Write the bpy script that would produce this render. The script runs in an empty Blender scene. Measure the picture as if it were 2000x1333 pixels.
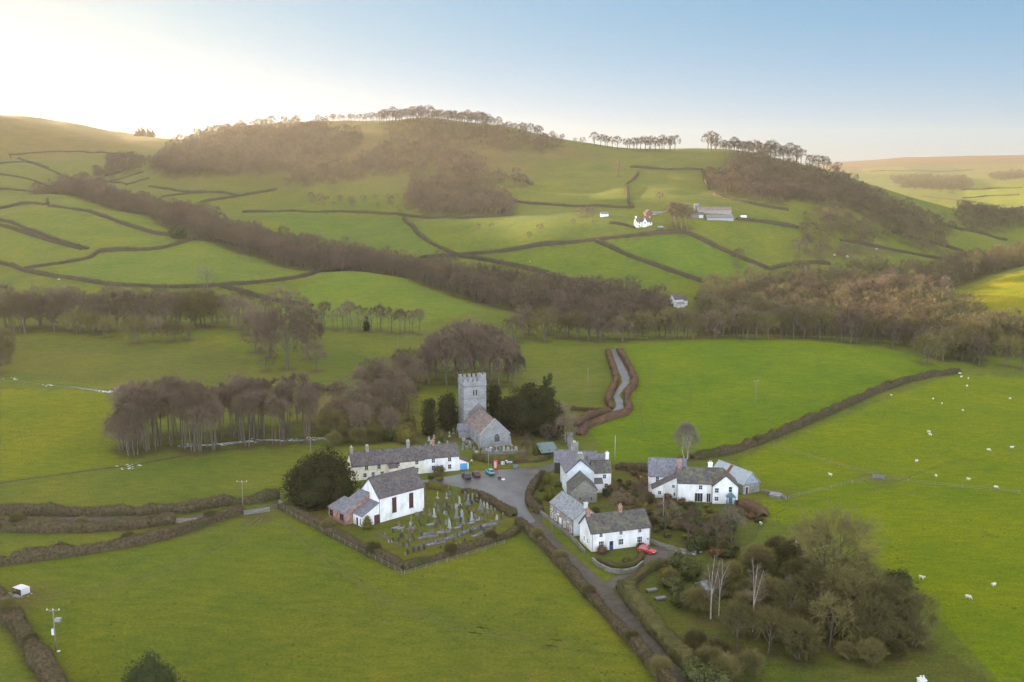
import bpy, math, random
import numpy as np
from mathutils import Vector
random.seed(7); RS=np.random.RandomState(11)
S=bpy.context.scene; COL=S.collection
# ---------------------------------------------------------------- camera geometry
F=1850.; H0=380.; TH=math.atan((667-H0)/F); CAMH=78.
cT,sT=math.cos(TH),math.sin(TH)
def ray(px,py):
    a=(px-1000)/F; b=(667-py)/F
    return np.array([a,cT+b*sT,-sT+b*cT])
def atY(px,py,Y):
    r=ray(px,py); t=Y/r[1]; return (r[0]*t,Y,CAMH+r[2]*t)
def rayx(px,Y,z=0):          # x for a pixel column at depth Y
    dep=Y*cT-(z-CAMH)*sT
    return (px-1000)/F*dep
# ---------------------------------------------------------------- terrain
def KY(Y): return Y*float(np.interp(Y,[130,250,350,480,900,3000],[2.03,1.87,1.72,1.5,1.4,1.4]))
VIS=[(0,650,260),(250,645,262),(450,640,262),(0,560,340),(0,520,400),(200,490,440),(400,475,470),(650,528,375),(350,556,345),
(122,378,640),(185,396,600),(297,417,540),(395,462,490),(60,405,580),(0,430,520),(700,530,370),(800,560,345),(950,606,300),
(500,425,600),(600,490,520),(800,500,500),(870,500,490),(700,450,600),(900,520,460),(1100,560,400),(1250,585,350),(1330,602,335),
(1400,560,390),(1500,520,430),(1650,500,470),(1800,490,520),(1900,500,520),(2000,480,600),(1250,455,480),(1340,455,480),(1420,430,490),
(1100,440,500),(850,430,560),(1000,405,600),(700,410,640),(1150,330,700),(900,380,650),(950,300,740),(800,300,800),(600,350,760),
(540,365,760),(300,345,820),(420,385,720),(600,395,700),(370,272,1000),(450,247,980),(550,240,960),(620,236,950),(740,240,920),
(830,230,900),(900,240,890),(1000,252,870),(1060,264,860),(1200,287,840),(1340,294,830),(1410,292,820),(1480,302,790),(1560,320,740),
(1650,345,690),(1740,378,640),(1850,434,570),(1600,400,560),(1500,380,600),(1400,340,660),(1300,350,640),(1700,440,540),
(0,225,1500),(60,228,1500),(150,245,1450),(260,265,1380),(350,272,1300),(0,320,1150),(200,300,1150),(100,350,950),(200,345,950),
(0,350,900),(0,385,700),(60,372,760),(300,310,1100),(250,370,800),(1950,470,590),(2050,430,640),
(1650,317,3000),(1760,309,3000),(1880,306,3000),(2000,305,3000),(2150,303,3000),(1700,340,2300),(1850,345,2300),(2000,350,2000),(1750,370,1800),(1900,410,1300),
(1980,360,1500),(2150,350,1400),(1800,400,1400),(1850,440,1000),(2000,430,900),(1900,450,760),(2100,410,900),
(1850,576,345),(1920,555,350),(2000,530,350),(2100,500,350),(1900,610,300),(2000,605,300),(2100,590,300),
(-60,224,1500),(-120,218,1500),(-40,226,1300),(0,229,1340),(-45,226,1400),(35,231,1420),(0,230,1660),(-300,560,350),(-700,500,400),
(1100,676,250),(1220,671,247),(1400,664,248),(1600,668,243),(1750,688,232),(1850,716,222),(1900,738,212),(2000,738,213),(2150,745,210)]
HID=[(950,360,-6),(800,430,-4),(700,450,-2),(600,480,0),(500,520,5),(400,560,12),(300,640,22),(200,720,32),(130,850,45),
(1100,310,-6),(1250,300,-8),(1400,300,-8),(1550,300,-6),(1700,290,-5),(1800,280,-4),(1500,350,-6),(1650,340,-5),(1750,330,-4),(1800,400,-3),(1900,420,0),(2000,280,-3),(2000,430,5),
(450,1200,95),(830,1150,100),(1100,1100,75),(1400,1050,45),(1650,900,25),(1850,800,10),(100,1900,120),(600,1700,80),(1100,1800,60),(1500,2200,60),(1500,3600,90),(1900,3700,90),(0,3400,60),(800,3500,20),
(-500,1900,180),(-500,3000,80),(2500,1500,120),(3000,800,100),(-2000,600,60),(560,330,0),(480,320,0),(350,310,0),(100,300,0)]
CP=[]
for px,py,Y in VIS:
    CP.append(atY(px,py,KY(Y)))
for px,Y,z in HID:
    pyo=360+1333*(57-z)/Y; CP.append(atY(px,pyo,KY(Y)))
for x in (-150,-110,-70,-35,0,35,70,110,150):
    for y in (60,110,150,190,230,265):
        if abs(x)<y*0.9+40: CP.append((x,y,0.))
for x,y in ((-90,300),(-40,300),(0,300),(50,300),(100,290),(160,290),(-140,280)): CP.append((x,y,0.3))
for x in (-600,-250,0,250,600):
    for y in (-1500,-500,-50): CP.append((x,y,-0.002*abs(y)))
SUNAZ=math.radians(-53); SUNEL=math.radians(8.9)
# unseen ridge added west of the frame: shades the valley, gap lets sun through
for t,n_,z in ((2000,-900,330),(2000,-500,350),(2000,-100,350),(2000,250,350),(2000,420,335),(1650,300,250),(1650,-100,250),(1500,480,170),(1650,650,175),(2000,590,276),(2000,632,256),(2000,668,335),(2400,640,230),(2400,400,330),(2400,690,400),(2400,730,380),(2400,790,310),(2400,870,260),(2400,1000,260),(2700,640,190),(2700,780,250),(1300,300,150),(1300,-100,150),(900,200,50),(900,-100,50)):
    a,b=math.sin(SUNAZ),math.cos(SUNAZ); CP.append((a*t-a*0+b*n_*1.0,b*t-a*n_,z))
CP+=[(-4500,0,60),(4500,0,60),(0,-4500,0),(-4500,4500,60),(4500,4500,60),(0,5000,20)]
CP=np.array(CP,float)
XY=CP[:,:2]
def kern(A,B):
    d2=((A[:,None,:]-B[None,:,:])**2).sum(-1); return np.sqrt(d2+30.**2)
n=len(CP); M=np.zeros((n+1,n+1)); M[:n,:n]=kern(XY,XY)-np.eye(n)*6.0; M[:n,n]=1; M[n,:n]=1
W=np.linalg.solve(M,np.append(CP[:,2],0))
def hraw(P):
    P=np.asarray(P,float); out=np.empty(len(P))
    for i in range(0,len(P),20000):
        out[i:i+20000]=kern(P[i:i+20000],XY)@W[:n]+W[n]
    return out
# polar grid (azimuth from +Y, log radius)
AZ=np.concatenate([np.linspace(-180,-50,66)[:-1],np.linspace(-50,-32,91)[:-1],np.linspace(-32,32,641)[:-1],np.linspace(32,50,61)[:-1],np.linspace(50,180,66)])
RR=np.concatenate([np.geomspace(4,90,40)[:-1],np.geomspace(90,5200,420)])
AZr=np.radians(AZ)
GX=np.outer(RR,np.sin(AZr)); GY=np.outer(RR,np.cos(AZr))
GZ=hraw(np.stack([GX.ravel(),GY.ravel()],1)).reshape(GX.shape)
# gentle small relief away from the village
def vnoise(x,y,s,seed):
    r=np.random.RandomState(seed); o=0
    for k in range(6):
        a=r.uniform(0,6.28); f=r.uniform(.6,1.6)/s; ph=r.uniform(0,6.28)
        o=o+np.sin((x*np.cos(a)+y*np.sin(a))*f*6.283+ph)
    return o/6
far=np.clip((np.hypot(GX,GY)-330)/300,0,1)
relief=vnoise(GX,GY,160,3)*2.5+vnoise(GX,GY,60,4)*.8
GZ=GZ+relief*far
# the village stands on level ground
vil=np.clip((1-np.maximum(np.abs(GX-10)/75,np.abs(GY-195)/85))*4,0,1); vil=vil*vil*(3-2*vil)
GZ=GZ*(1-vil)
LR=np.log(RR)
def tz(x,y):
    x=np.atleast_1d(np.asarray(x,float)); y=np.atleast_1d(np.asarray(y,float))
    r=np.hypot(x,y); a=np.degrees(np.arctan2(x,y))
    i=np.clip(np.searchsorted(RR,r)-1,0,len(RR)-2); j=np.clip(np.searchsorted(AZ,a)-1,0,len(AZ)-2)
    fr=np.clip((r-RR[i])/(RR[i+1]-RR[i]),0,1); fa=np.clip((a-AZ[j])/(AZ[j+1]-AZ[j]),0,1)
    z=(GZ[i,j]*(1-fr)*(1-fa)+GZ[i+1,j]*fr*(1-fa)+GZ[i,j+1]*(1-fr)*fa+GZ[i+1,j+1]*fr*fa)
    return z
def gz(x,y): return float(tz(x,y)[0])
_T=np.geomspace(40,5000,2500)
def hit(px,py,back=0):
    """first point of the ground seen at a pixel"""
    r=ray(px,py); t=_T/r[1]
    x=r[0]*t; y=_T; z=CAMH+r[2]*t
    d=z-tz(x,y); k=np.argmax(d<0)
    if d[k]>=0:
        k=int(np.argmin(d[:2200]));
        return np.array([x[k],y[k],gz(x[k],y[k])])
    k=max(k,1); f=d[k-1]/(d[k-1]-d[k]); X=x[k-1]+(x[k]-x[k-1])*f; Yy=y[k-1]+(y[k]-y[k-1])*f
    return np.array([X,Yy,gz(X,Yy)])
def proj(x,y,z):
    z=z-CAMH; dep=y*cT-z*sT; up=y*sT+z*cT
    return 1000+F*x/dep, 667-F*up/dep
def g0(px,py,z=0.):
    r=ray(px,py); t=(z-CAMH)/r[2]; return np.array([r[0]*t,r[1]*t])
EXPO=2.42
SKYK=1.1; SKYG=1.5; SKYFILL_TOP=(2.2,2.2,2.2); SKYFILL_BACK=(9.0,10.6,13.2); SKYT0=(.68,.82,1.50); SKYT1=(.35,.66,.93)
# ---------------------------------------------------------------- generic helpers
def tag(o,label=None,cat=None,group=None,kind=None):
    if label: o['label']=label
    if cat: o['category']=cat
    if group: o['group']=group
    if kind: o['kind']=kind
    return o
def link(o,parent=None):
    COL.objects.link(o)
    if parent is not None: o.parent=parent
    return o
def empty(name,loc,rz=0,sc=1):
    o=bpy.data.objects.new(name,None); o.location=[float(v) for v in loc]; o.rotation_euler=(0,0,rz); o.scale=(sc,)*3
    o.empty_display_size=.5
    return link(o)
def mesh_np(name,V,Fs,mats,mi=None,smooth=False):
    """V (n,3); Fs: list of int arrays (k,3) or (k,4)"""
    me=bpy.data.meshes.new(name); V=np.asarray(V,np.float32)
    Fs=[np.asarray(f,np.int32) for f in (Fs if isinstance(Fs,list) else [Fs]) if len(f)]
    loops=np.concatenate([f.ravel() for f in Fs]); cnt=np.concatenate([np.full(len(f),f.shape[1],np.int32) for f in Fs])
    me.vertices.add(len(V)); me.vertices.foreach_set('co',V.ravel())
    me.loops.add(len(loops)); me.loops.foreach_set('vertex_index',loops)
    me.polygons.add(len(cnt)); me.polygons.foreach_set('loop_start',np.concatenate([[0],np.cumsum(cnt)[:-1]]).astype(np.int32))
    me.polygons.foreach_set('loop_total',cnt)
    if smooth: me.polygons.foreach_set('use_smooth',np.ones(len(cnt),bool))
    for m in (mats if isinstance(mats,(list,tuple)) else [mats]): me.materials.append(m)
    if mi is not None: me.polygons.foreach_set('material_index',np.asarray(mi,np.int32))
    me.update(calc_edges=True); me.validate()
    return me
def obj(name,me,parent=None,loc=None):
    o=bpy.data.objects.new(name,me)
    if loc is not None: o.location=[float(v) for v in loc]
    return link(o,parent)
class MB:
    """collects polygons and links them as one mesh object"""
    def __init__(s): s.v=[];s.f=[];s.m=[]
    def add(s,vs,fs,m=0):
        n=len(s.v); s.v+= [tuple(map(float,v)) for v in vs]; s.f+=[tuple(i+n for i in f) for f in fs]; s.m+=[m]*len(fs); return s
    def box(s,c,d,rz=0,m=0,tilt=None):
        x,y,z=[k/2 for k in d]; P=[(-x,-y,-z),(x,-y,-z),(x,y,-z),(-x,y,-z),(-x,-y,z),(x,-y,z),(x,y,z),(-x,y,z)]
        ca,sa=math.cos(rz),math.sin(rz)
        P=[(p[0]*ca-p[1]*sa+c[0],p[0]*sa+p[1]*ca+c[1],p[2]+c[2]) for p in P]
        return s.add(P,[(0,3,2,1),(4,5,6,7),(0,1,5,4),(1,2,6,5),(2,3,7,6),(3,0,4,7)],m)
    def slab(s,q,t,m=0):
        """a plate: four corners (top face, ccw from above), thickness t downward along its normal"""
        a=[Vector(p) for p in q]; n=(a[1]-a[0]).cross(a[2]-a[0]).normalized()
        k=len(a); P=[tuple(p) for p in a]+[tuple(p-n*t) for p in a]
        fs=[tuple(range(k)),tuple(range(2*k-1,k-1,-1))]+[(i,i+k,(i+1)%k+k,(i+1)%k) for i in range(k)]
        return s.add(P,fs,m)
    def tube(s,p0,p1,r0,r1=None,n=6,m=0,cap=True):
        r1=r0 if r1 is None else r1; p0=Vector(p0);p1=Vector(p1); d=(p1-p0).normalized()
        a=d.orthogonal().normalized(); b=d.cross(a)
        P=[p0+(a*math.cos(6.2832*i/n)+b*math.sin(6.2832*i/n))*r0 for i in range(n)]+[p1+(a*math.cos(6.2832*i/n)+b*math.sin(6.2832*i/n))*r1 for i in range(n)]
        fs=[(i,(i+1)%n,n+(i+1)%n,n+i) for i in range(n)]
        if cap: fs+=[tuple(range(n-1,-1,-1)),tuple(range(n,2*n))]
        return s.add([tuple(p) for p in P],fs,m)
    def prism(s,poly,ax,a,b,m=0):
        """poly in the plane normal to ax ('x','y','z'), from a to b"""
        def P(q,h): return {'x':(h,q[0],q[1]),'y':(q[0],h,q[1]),'z':(q[0],q[1],h)}[ax]
        k=len(poly); vs=[P(q,a) for q in poly]+[P(q,b) for q in poly]
        return s.add(vs,[tuple(range(k-1,-1,-1)),tuple(range(k,2*k))]+[(i,(i+1)%k,k+(i+1)%k,k+i) for i in range(k)],m)
    def lathe(s,prof,n=12,c=(0,0,0),m=0,sq=1):
        k=len(prof); vs=[(c[0]+r*math.cos(6.2832*j/n),c[1]+r*sq*math.sin(6.2832*j/n),c[2]+z) for r,z in prof for j in range(n)]
        fs=[(i*n+j,i*n+(j+1)%n,(i+1)*n+(j+1)%n,(i+1)*n+j) for i in range(k-1) for j in range(n)]
        fs+=[tuple(range(n-1,-1,-1)),tuple(range((k-1)*n,k*n))]
        return s.add(vs,fs,m)
    def build(s,name,mats,parent=None,loc=None,smooth=False,bevel=0):
        me=bpy.data.meshes.new(name); me.from_pydata(s.v,[],s.f)
        for m in (mats if isinstance(mats,(list,tuple)) else [mats]): me.materials.append(m)
        me.polygons.foreach_set('material_index',s.m)
        import bmesh
        bm=bmesh.new(); bm.from_mesh(me)
        bmesh.ops.recalc_face_normals(bm,faces=bm.faces)
        if bevel:
            es=[e for e in bm.edges if len(e.link_faces)==2 and e.calc_face_angle(0)>.6]
            bmesh.ops.bevel(bm,geom=es,offset=bevel,segments=2,affect='EDGES',profile=.6)
        bm.to_mesh(me); bm.free()
        if smooth: me.polygons.foreach_set('use_smooth',[True]*len(me.polygons))
        me.update(); return obj(name,me,parent,loc)
def copy_tree(o,parent=None):
    c=o.copy(); COL.objects.link(c)
    if parent is not None: c.parent=parent
    for ch in list(o.children): copy_tree(ch,c)
    return c
# ---------------------------------------------------------------- materials
def srgb(*c): return tuple(((v/255+.055)/1.055)**2.4 if v>10 else v/255/12.92 for v in c)
MATS={}
def nmat(name,c1,c2,scale=1.,rough=.85,bump=0.,bscale=None,c3=None,s3=.15,detail=5,spec=.3,metal=0,stretch=None,amt3=.5,lo=.35,hi=.65,coord='Object',alpha=1):
    m=bpy.data.materials.new(name); m.use_nodes=True; nt=m.node_tree; N=nt.nodes; L=nt.links
    bs=N['Principled BSDF']; bs.inputs['Roughness'].default_value=rough; bs.inputs['Specular IOR Level'].default_value=spec; bs.inputs['Metallic'].default_value=metal
    tc=N.new('ShaderNodeTexCoord'); src=tc.outputs[coord]
    if coord=='World':
        pass
    if stretch:
        mp=N.new('ShaderNodeMapping'); mp.inputs['Scale'].default_value=stretch; L.new(src,mp.inputs['Vector']); src=mp.outputs[0]
    def noise(sc,det,lo,hi):
        n=N.new('ShaderNodeTexNoise'); n.inputs['Scale'].default_value=sc; n.inputs['Detail'].default_value=det; n.inputs['Roughness'].default_value=.6; L.new(src,n.inputs['Vector'])
        r=N.new('ShaderNodeMapRange'); r.inputs['From Min'].default_value=lo; r.inputs['From Max'].default_value=hi; L.new(n.outputs['Fac'],r.inputs['Value']); return n,r
    n1,r1=noise(scale,detail,lo,hi)
    mx=N.new('ShaderNodeMix'); mx.data_type='RGBA'; mx.inputs['A'].default_value=(*c1,1); mx.inputs['B'].default_value=(*c2,1); L.new(r1.outputs[0],mx.inputs['Factor'])
    out=mx.outputs['Result']
    if c3:
        n3,r3=noise(s3,4,.5,.7); mu=N.new('ShaderNodeMath'); mu.operation='MULTIPLY'; mu.inputs[1].default_value=amt3; L.new(r3.outputs[0],mu.inputs[0])
        m3=N.new('ShaderNodeMix'); m3.data_type='RGBA'; m3.inputs['B'].default_value=(*c3,1); L.new(out,m3.inputs['A']); L.new(mu.outputs[0],m3.inputs['Factor']); out=m3.outputs['Result']
    L.new(out,bs.inputs['Base Color'])
    if bump:
        nb=N.new('ShaderNodeTexNoise'); nb.inputs['Scale'].default_value=bscale or scale*2; nb.inputs['Detail'].default_value=4; L.new(src,nb.inputs['Vector'])
        b=N.new('ShaderNodeBump'); b.inputs['Strength'].default_value=min(bump,1); b.inputs['Distance'].default_value=.05*max(1,bump); L.new(nb.outputs['Fac'],b.inputs['Height']); L.new(b.outputs[0],bs.inputs['Normal'])
    MATS[name]=m; return m
def stone_mat(name,c1,c2,cm,scale=2.2,rough=.9,moss=None):
    """rubble stonework: cells of differing tone with mortar between, real relief"""
    m=bpy.data.materials.new(name); m.use_nodes=True; nt=m.node_tree; N=nt.nodes; L=nt.links; bs=N['Principled BSDF']; bs.inputs['Roughness'].default_value=rough; bs.inputs['Specular IOR Level'].default_value=.2
    tc=N.new('ShaderNodeTexCoord'); mp=N.new('ShaderNodeMapping'); mp.inputs['Scale'].default_value=(1,1,1.9); L.new(tc.outputs['Object'],mp.inputs[0])
    v=N.new('ShaderNodeTexVoronoi'); v.inputs['Scale'].default_value=scale; L.new(mp.outputs[0],v.inputs['Vector'])
    sp=N.new('ShaderNodeSeparateColor'); L.new(v.outputs['Color'],sp.inputs[0])
    mx=N.new('ShaderNodeMix'); mx.data_type='RGBA'; mx.inputs['A'].default_value=(*c1,1); mx.inputs['B'].default_value=(*c2,1); L.new(sp.outputs[0],mx.inputs['Factor'])
    e=N.new('ShaderNodeTexVoronoi'); e.feature='DISTANCE_TO_EDGE'; e.inputs['Scale'].default_value=scale; L.new(mp.outputs[0],e.inputs['Vector'])
    r=N.new('ShaderNodeMapRange'); r.inputs['From Min'].default_value=.02; r.inputs['From Max'].default_value=.08; L.new(e.outputs['Distance'],r.inputs['Value'])
    m2=N.new('ShaderNodeMix'); m2.data_type='RGBA'; m2.inputs['A'].default_value=(*cm,1); L.new(r.outputs[0],m2.inputs['Factor']); L.new(mx.outputs['Result'],m2.inputs['B'])
    n=N.new('ShaderNodeTexNoise'); n.inputs['Scale'].default_value=.45; n.inputs['Detail'].default_value=6; L.new(tc.outputs['Object'],n.inputs['Vector'])
    rr=N.new('ShaderNodeMapRange'); rr.inputs['From Min'].default_value=.45; rr.inputs['From Max'].default_value=.75; rr.inputs['To Max'].default_value=.7; L.new(n.outputs['Fac'],rr.inputs['Value'])
    m3=N.new('ShaderNodeMix'); m3.data_type='RGBA'; m3.inputs['B'].default_value=(*(moss or tuple(k*.5 for k in c1)),1); L.new(m2.outputs['Result'],m3.inputs['A']); L.new(rr.outputs[0],m3.inputs['Factor'])
    L.new(m3.outputs['Result'],bs.inputs['Base Color'])
    b=N.new('ShaderNodeBump'); b.inputs['Strength'].default_value=.8; b.inputs['Distance'].default_value=.06; L.new(r.outputs[0],b.inputs['Height']); L.new(b.outputs[0],bs.inputs['Normal'])
    MATS[name]=m; return m
def brick_mat(name,c1,c2,cm,scale=1.0,bw=.5,rh=.25,mort=.02,axisrot=None,rough=.85,moss=None,mossamt=.6,bump=.5,s3=.5):
    m=bpy.data.materials.new(name); m.use_nodes=True; nt=m.node_tree; N=nt.nodes; L=nt.links; bs=N['Principled BSDF']; bs.inputs['Roughness'].default_value=rough; bs.inputs['Specular IOR Level'].default_value=.3
    tc=N.new('ShaderNodeTexCoord'); geo=N.new('ShaderNodeNewGeometry')
    # coordinates: along the wall/eaves (x+y mix) and up (z)
    se=N.new('ShaderNodeSeparateXYZ'); L.new(tc.outputs['Object'],se.inputs[0])
    ad=N.new('ShaderNodeMath'); ad.operation='ADD'; L.new(se.outputs[0],ad.inputs[0]); L.new(se.outputs[1],ad.inputs[1])
    cb=N.new('ShaderNodeCombineXYZ'); L.new(ad.outputs[0],cb.inputs[0]); L.new(se.outputs[2],cb.inputs[1])
    t=N.new('ShaderNodeTexBrick'); t.inputs['Scale'].default_value=scale; t.inputs['Brick Width'].default_value=bw; t.inputs['Row Height'].default_value=rh; t.inputs['Mortar Size'].default_value=mort
    t.inputs['Color1'].default_value=(*c1,1); t.inputs['Color2'].default_value=(*c2,1); t.inputs['Mortar'].default_value=(*cm,1); L.new(cb.outputs[0],t.inputs['Vector'])
    out=t.outputs['Color']
    n=N.new('ShaderNodeTexNoise'); n.inputs['Scale'].default_value=1.6; n.inputs['Detail'].default_value=8; L.new(tc.outputs['Object'],n.inputs['Vector'])
    mr=N.new('ShaderNodeMapRange'); mr.inputs['From Min'].default_value=.3; mr.inputs['From Max'].default_value=.7; mr.inputs['To Min'].default_value=.55; mr.inputs['To Max'].default_value=1.35; L.new(n.outputs['Fac'],mr.inputs['Value'])
    mm=N.new('ShaderNodeMix'); mm.data_type='RGBA'; mm.blend_type='MULTIPLY'; mm.inputs['Factor'].default_value=1; L.new(out,mm.inputs['A']); L.new(mr.outputs[0],mm.inputs['B']); out=mm.outputs['Result']
    if moss:
        n2=N.new('ShaderNodeTexNoise'); n2.inputs['Scale'].default_value=s3; n2.inputs['Detail'].default_value=8; n2.inputs['Roughness'].default_value=.7; L.new(tc.outputs['Object'],n2.inputs['Vector'])
        r2=N.new('ShaderNodeMapRange'); r2.inputs['From Min'].default_value=.5; r2.inputs['From Max'].default_value=.62; r2.inputs['To Max'].default_value=mossamt; L.new(n2.outputs['Fac'],r2.inputs['Value'])
        m2=N.new('ShaderNodeMix'); m2.data_type='RGBA'; m2.inputs['B'].default_value=(*moss,1); L.new(out,m2.inputs['A']); L.new(r2.outputs[0],m2.inputs['Factor']); out=m2.outputs['Result']
    L.new(out,bs.inputs['Base Color'])
    b=N.new('ShaderNodeBump'); b.inputs['Strength'].default_value=bump; b.inputs['Distance'].default_value=.04; L.new(t.outputs['Fac'],b.inputs['Height']); b.invert=True; L.new(b.outputs[0],bs.inputs['Normal'])
    MATS[name]=m; return m
def rand_tint(m,amt=.35,hue=None):
    """vary colour per object (trees of one stand are never identical)"""
    nt=m.node_tree; N=nt.nodes; L=nt.links; bs=N['Principled BSDF']; lk=bs.inputs['Base Color'].links[0]; src=lk.from_socket
    oi=N.new('ShaderNodeObjectInfo'); mr=N.new('ShaderNodeMapRange'); mr.inputs['To Min'].default_value=1-amt; mr.inputs['To Max'].default_value=1+amt; L.new(oi.outputs['Random'],mr.inputs['Value'])
    mm=N.new('ShaderNodeMix'); mm.data_type='RGBA'; mm.blend_type='MULTIPLY'; mm.inputs['Factor'].default_value=1; L.new(src,mm.inputs['A']); L.new(mr.outputs[0],mm.inputs['B'])
    L.new(mm.outputs['Result'],bs.inputs['Base Color'])
M_white=nmat('limewash',(.82,.82,.81),(.68,.67,.64),.9,.8,.15,6,c3=(.42,.40,.34),s3=.5,amt3=.5,stretch=(1,1,.45))
M_cream=nmat('cream_render',(.74,.70,.57),(.62,.58,.46),.8,.85,.15,6,c3=(.4,.36,.28),s3=.4,amt3=.4)
M_render=nmat('grey_render',(.62,.65,.66),(.52,.55,.56),.9,.85,.1,6,c3=(.35,.35,.33),s3=.3,amt3=.4)
M_stone=stone_mat('church_rubble_stone',(.33,.335,.345),(.20,.205,.215),(.36,.355,.34),1.9,moss=(.20,.19,.16))
M_stoneb=stone_mat('cottage_rubble_stone',(.30,.29,.26),(.17,.165,.15),(.34,.32,.28),2.4,moss=(.12,.13,.08))
M_stonew=stone_mat('garden_wall_stone',(.26,.25,.22),(.15,.145,.13),(.2,.2,.16),2.6,moss=(.08,.10,.03))
M_brick=brick_mat('red_brick',(.36,.15,.10),(.28,.12,.085),(.36,.30,.26),2.2,.5,.17,.03)
M_brickface=brick_mat('buff_brick_facade',(.33,.26,.21),(.26,.20,.17),(.36,.33,.29),2.0,.5,.18,.03)
M_slate=brick_mat('dark_slate',(.085,.075,.08),(.125,.105,.105),(.04,.038,.04),2.0,.5,.32,.02,rough=.7,moss=(.16,.145,.12),mossamt=.5)
M_slatem=brick_mat('mossy_slate',(.075,.07,.07),(.115,.105,.095),(.04,.038,.036),2.0,.5,.32,.02,rough=.75,moss=(.15,.145,.08),mossamt=.75)
M_slateg=brick_mat('pale_grey_slate',(.26,.28,.31),(.21,.23,.26),(.12,.13,.15),2.0,.5,.32,.015,rough=.55,moss=(.30,.31,.32),mossamt=.4)
M_slateb=brick_mat('blue_grey_slate',(.15,.155,.19),(.19,.19,.22),(.09,.09,.11),2.0,.5,.32,.015,rough=.6,moss=(.13,.13,.11),mossamt=.4)
M_tile=brick_mat('lichened_stone_tile',(.165,.125,.115),(.225,.175,.16),(.09,.07,.06),1.6,.5,.34,.03,rough=.85,moss=(.33,.30,.27),mossamt=.75,s3=1.1)
M_redroof=nmat('maroon_sheet',(.12,.05,.06),(.09,.04,.05),1,.5)
M_tin=nmat('weathered_sheet_metal',(.30,.35,.42),(.40,.45,.52),1.2,.45,.2,8,metal=.3,stretch=(1,6,1),c3=(.16,.18,.22),s3=.8,amt3=.6)
M_rust=nmat('rusty_sheet',(.20,.09,.05),(.13,.06,.04),2,.8)
M_teal=nmat('green_felt_roof',(.09,.14,.14),(.115,.165,.16),1.5,.7)
M_dark=nmat('dark_timber',(.035,.028,.022),(.06,.045,.035),3,.8)
M_wood=nmat('weathered_pole_timber',(.24,.20,.16),(.16,.135,.11),3,.85,stretch=(6,6,.5))
M_palewood=nmat('pale_pole_timber',(.42,.38,.32),(.32,.29,.24),3,.85,stretch=(6,6,.5))
M_metal=nmat('galvanised_metal',(.38,.40,.42),(.30,.32,.33),4,.45,metal=.6)
M_blue=nmat('sky_blue_paint',(.10,.34,.62),(.08,.30,.56),2,.5)
M_dblue=nmat('deep_blue_paint',(.02,.07,.18),(.025,.09,.21),2,.45)
M_bluegreen=nmat('blue_green_paint',(.10,.20,.24),(.08,.16,.20),2,.5)
M_trim=nmat('white_gloss_trim',(.80,.80,.80),(.72,.72,.71),3,.5)
M_darktrim=nmat('dark_trim',(.03,.033,.04),(.05,.05,.055),3,.5)
M_brown=nmat('brown_paint',(.10,.04,.035),(.08,.03,.03),3,.6)
M_glass=nmat('window_glass',(.015,.02,.025),(.03,.036,.042),.9,.08,spec=.7)
M_lead=nmat('leaded_red_glass',(.035,.014,.016),(.12,.05,.04),6,.3,spec=.5)
M_pot=nmat('terracotta_pot',(.50,.26,.17),(.42,.21,.14),5,.8)
M_potw=nmat('buff_pot',(.62,.58,.50),(.5,.46,.4),5,.8)
M_redbarn=nmat('faded_red_cladding',(.24,.085,.07),(.19,.075,.065),.6,.85)
M_redbox=nmat('pillar_red_paint',(.50,.025,.02),(.42,.02,.018),2,.35,spec=.5)
M_grave=nmat('grey_gravestone',(.22,.22,.22),(.13,.13,.13),3,.85,.4,10,c3=(.12,.13,.07),s3=1.2,amt3=.5)
M_gravep=nmat('pale_gravestone',(.38,.38,.37),(.27,.27,.26),3,.85,.3,10,c3=(.2,.2,.15),s3=1.2,amt3=.4)
M_graved=nmat('dark_gravestone',(.07,.07,.075),(.045,.045,.05),3,.5)
M_graveb=nmat('brown_gravestone',(.20,.15,.13),(.13,.10,.085),3,.85,.3,10)
M_marble=nmat('blue_grey_marble_chips',(.17,.20,.27),(.28,.31,.37),9,.6)
M_road=nmat('wet_asphalt',(.10,.10,.115),(.05,.048,.054),.22,.30,.25,30,c3=(.15,.135,.125),s3=.12,amt3=.8,spec=.5)
M_track=nmat('muddy_asphalt',(.10,.085,.07),(.065,.056,.047),.5,.75,.3,20,c3=(.045,.05,.022),s3=.6,amt3=.5)
M_drive=nmat('gravel_drive',(.115,.10,.085),(.08,.07,.06),.8,.9,.5,20,c3=(.06,.06,.03),s3=.3,amt3=.5)
M_water=nmat('rippled_water',(.035,.04,.035),(.06,.06,.05),2,.22,.5,5,spec=1.0)
M_foam=nmat('white_water',(.6,.62,.65),(.15,.17,.17),1.2,.4,.5,4,spec=.7)
M_bark=nmat('grey_brown_bark',(.12,.098,.072),(.085,.07,.052),1.2,.9,c3=(.09,.10,.045),s3=.5,amt3=.5)
M_barkp=nmat('pale_bark',(.40,.35,.28),(.25,.21,.165),1.2,.9)
M_twig=nmat('purple_brown_twigs',(.165,.118,.082),(.115,.084,.058),.3,.9,spec=.1); rand_tint(M_twig,.38)
M_twigo=nmat('olive_brown_twigs',(.150,.128,.048),(.105,.092,.034),.3,.9,spec=.1); rand_tint(M_twigo,.42)
M_twigg=nmat('grey_lichen_twigs',(.20,.165,.125),(.15,.125,.095),.3,.9,spec=.1); rand_tint(M_twigg,.2)
M_twigr=nmat('russet_twigs',(.17,.09,.05),(.12,.065,.04),.3,.9,spec=.1); rand_tint(M_twigr,.2)
M_yew=nmat('yew_foliage',(.020,.023,.007),(.034,.034,.012),.7,.9,spec=.1,c3=(.055,.042,.014),s3=.35,amt3=.6)
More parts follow.
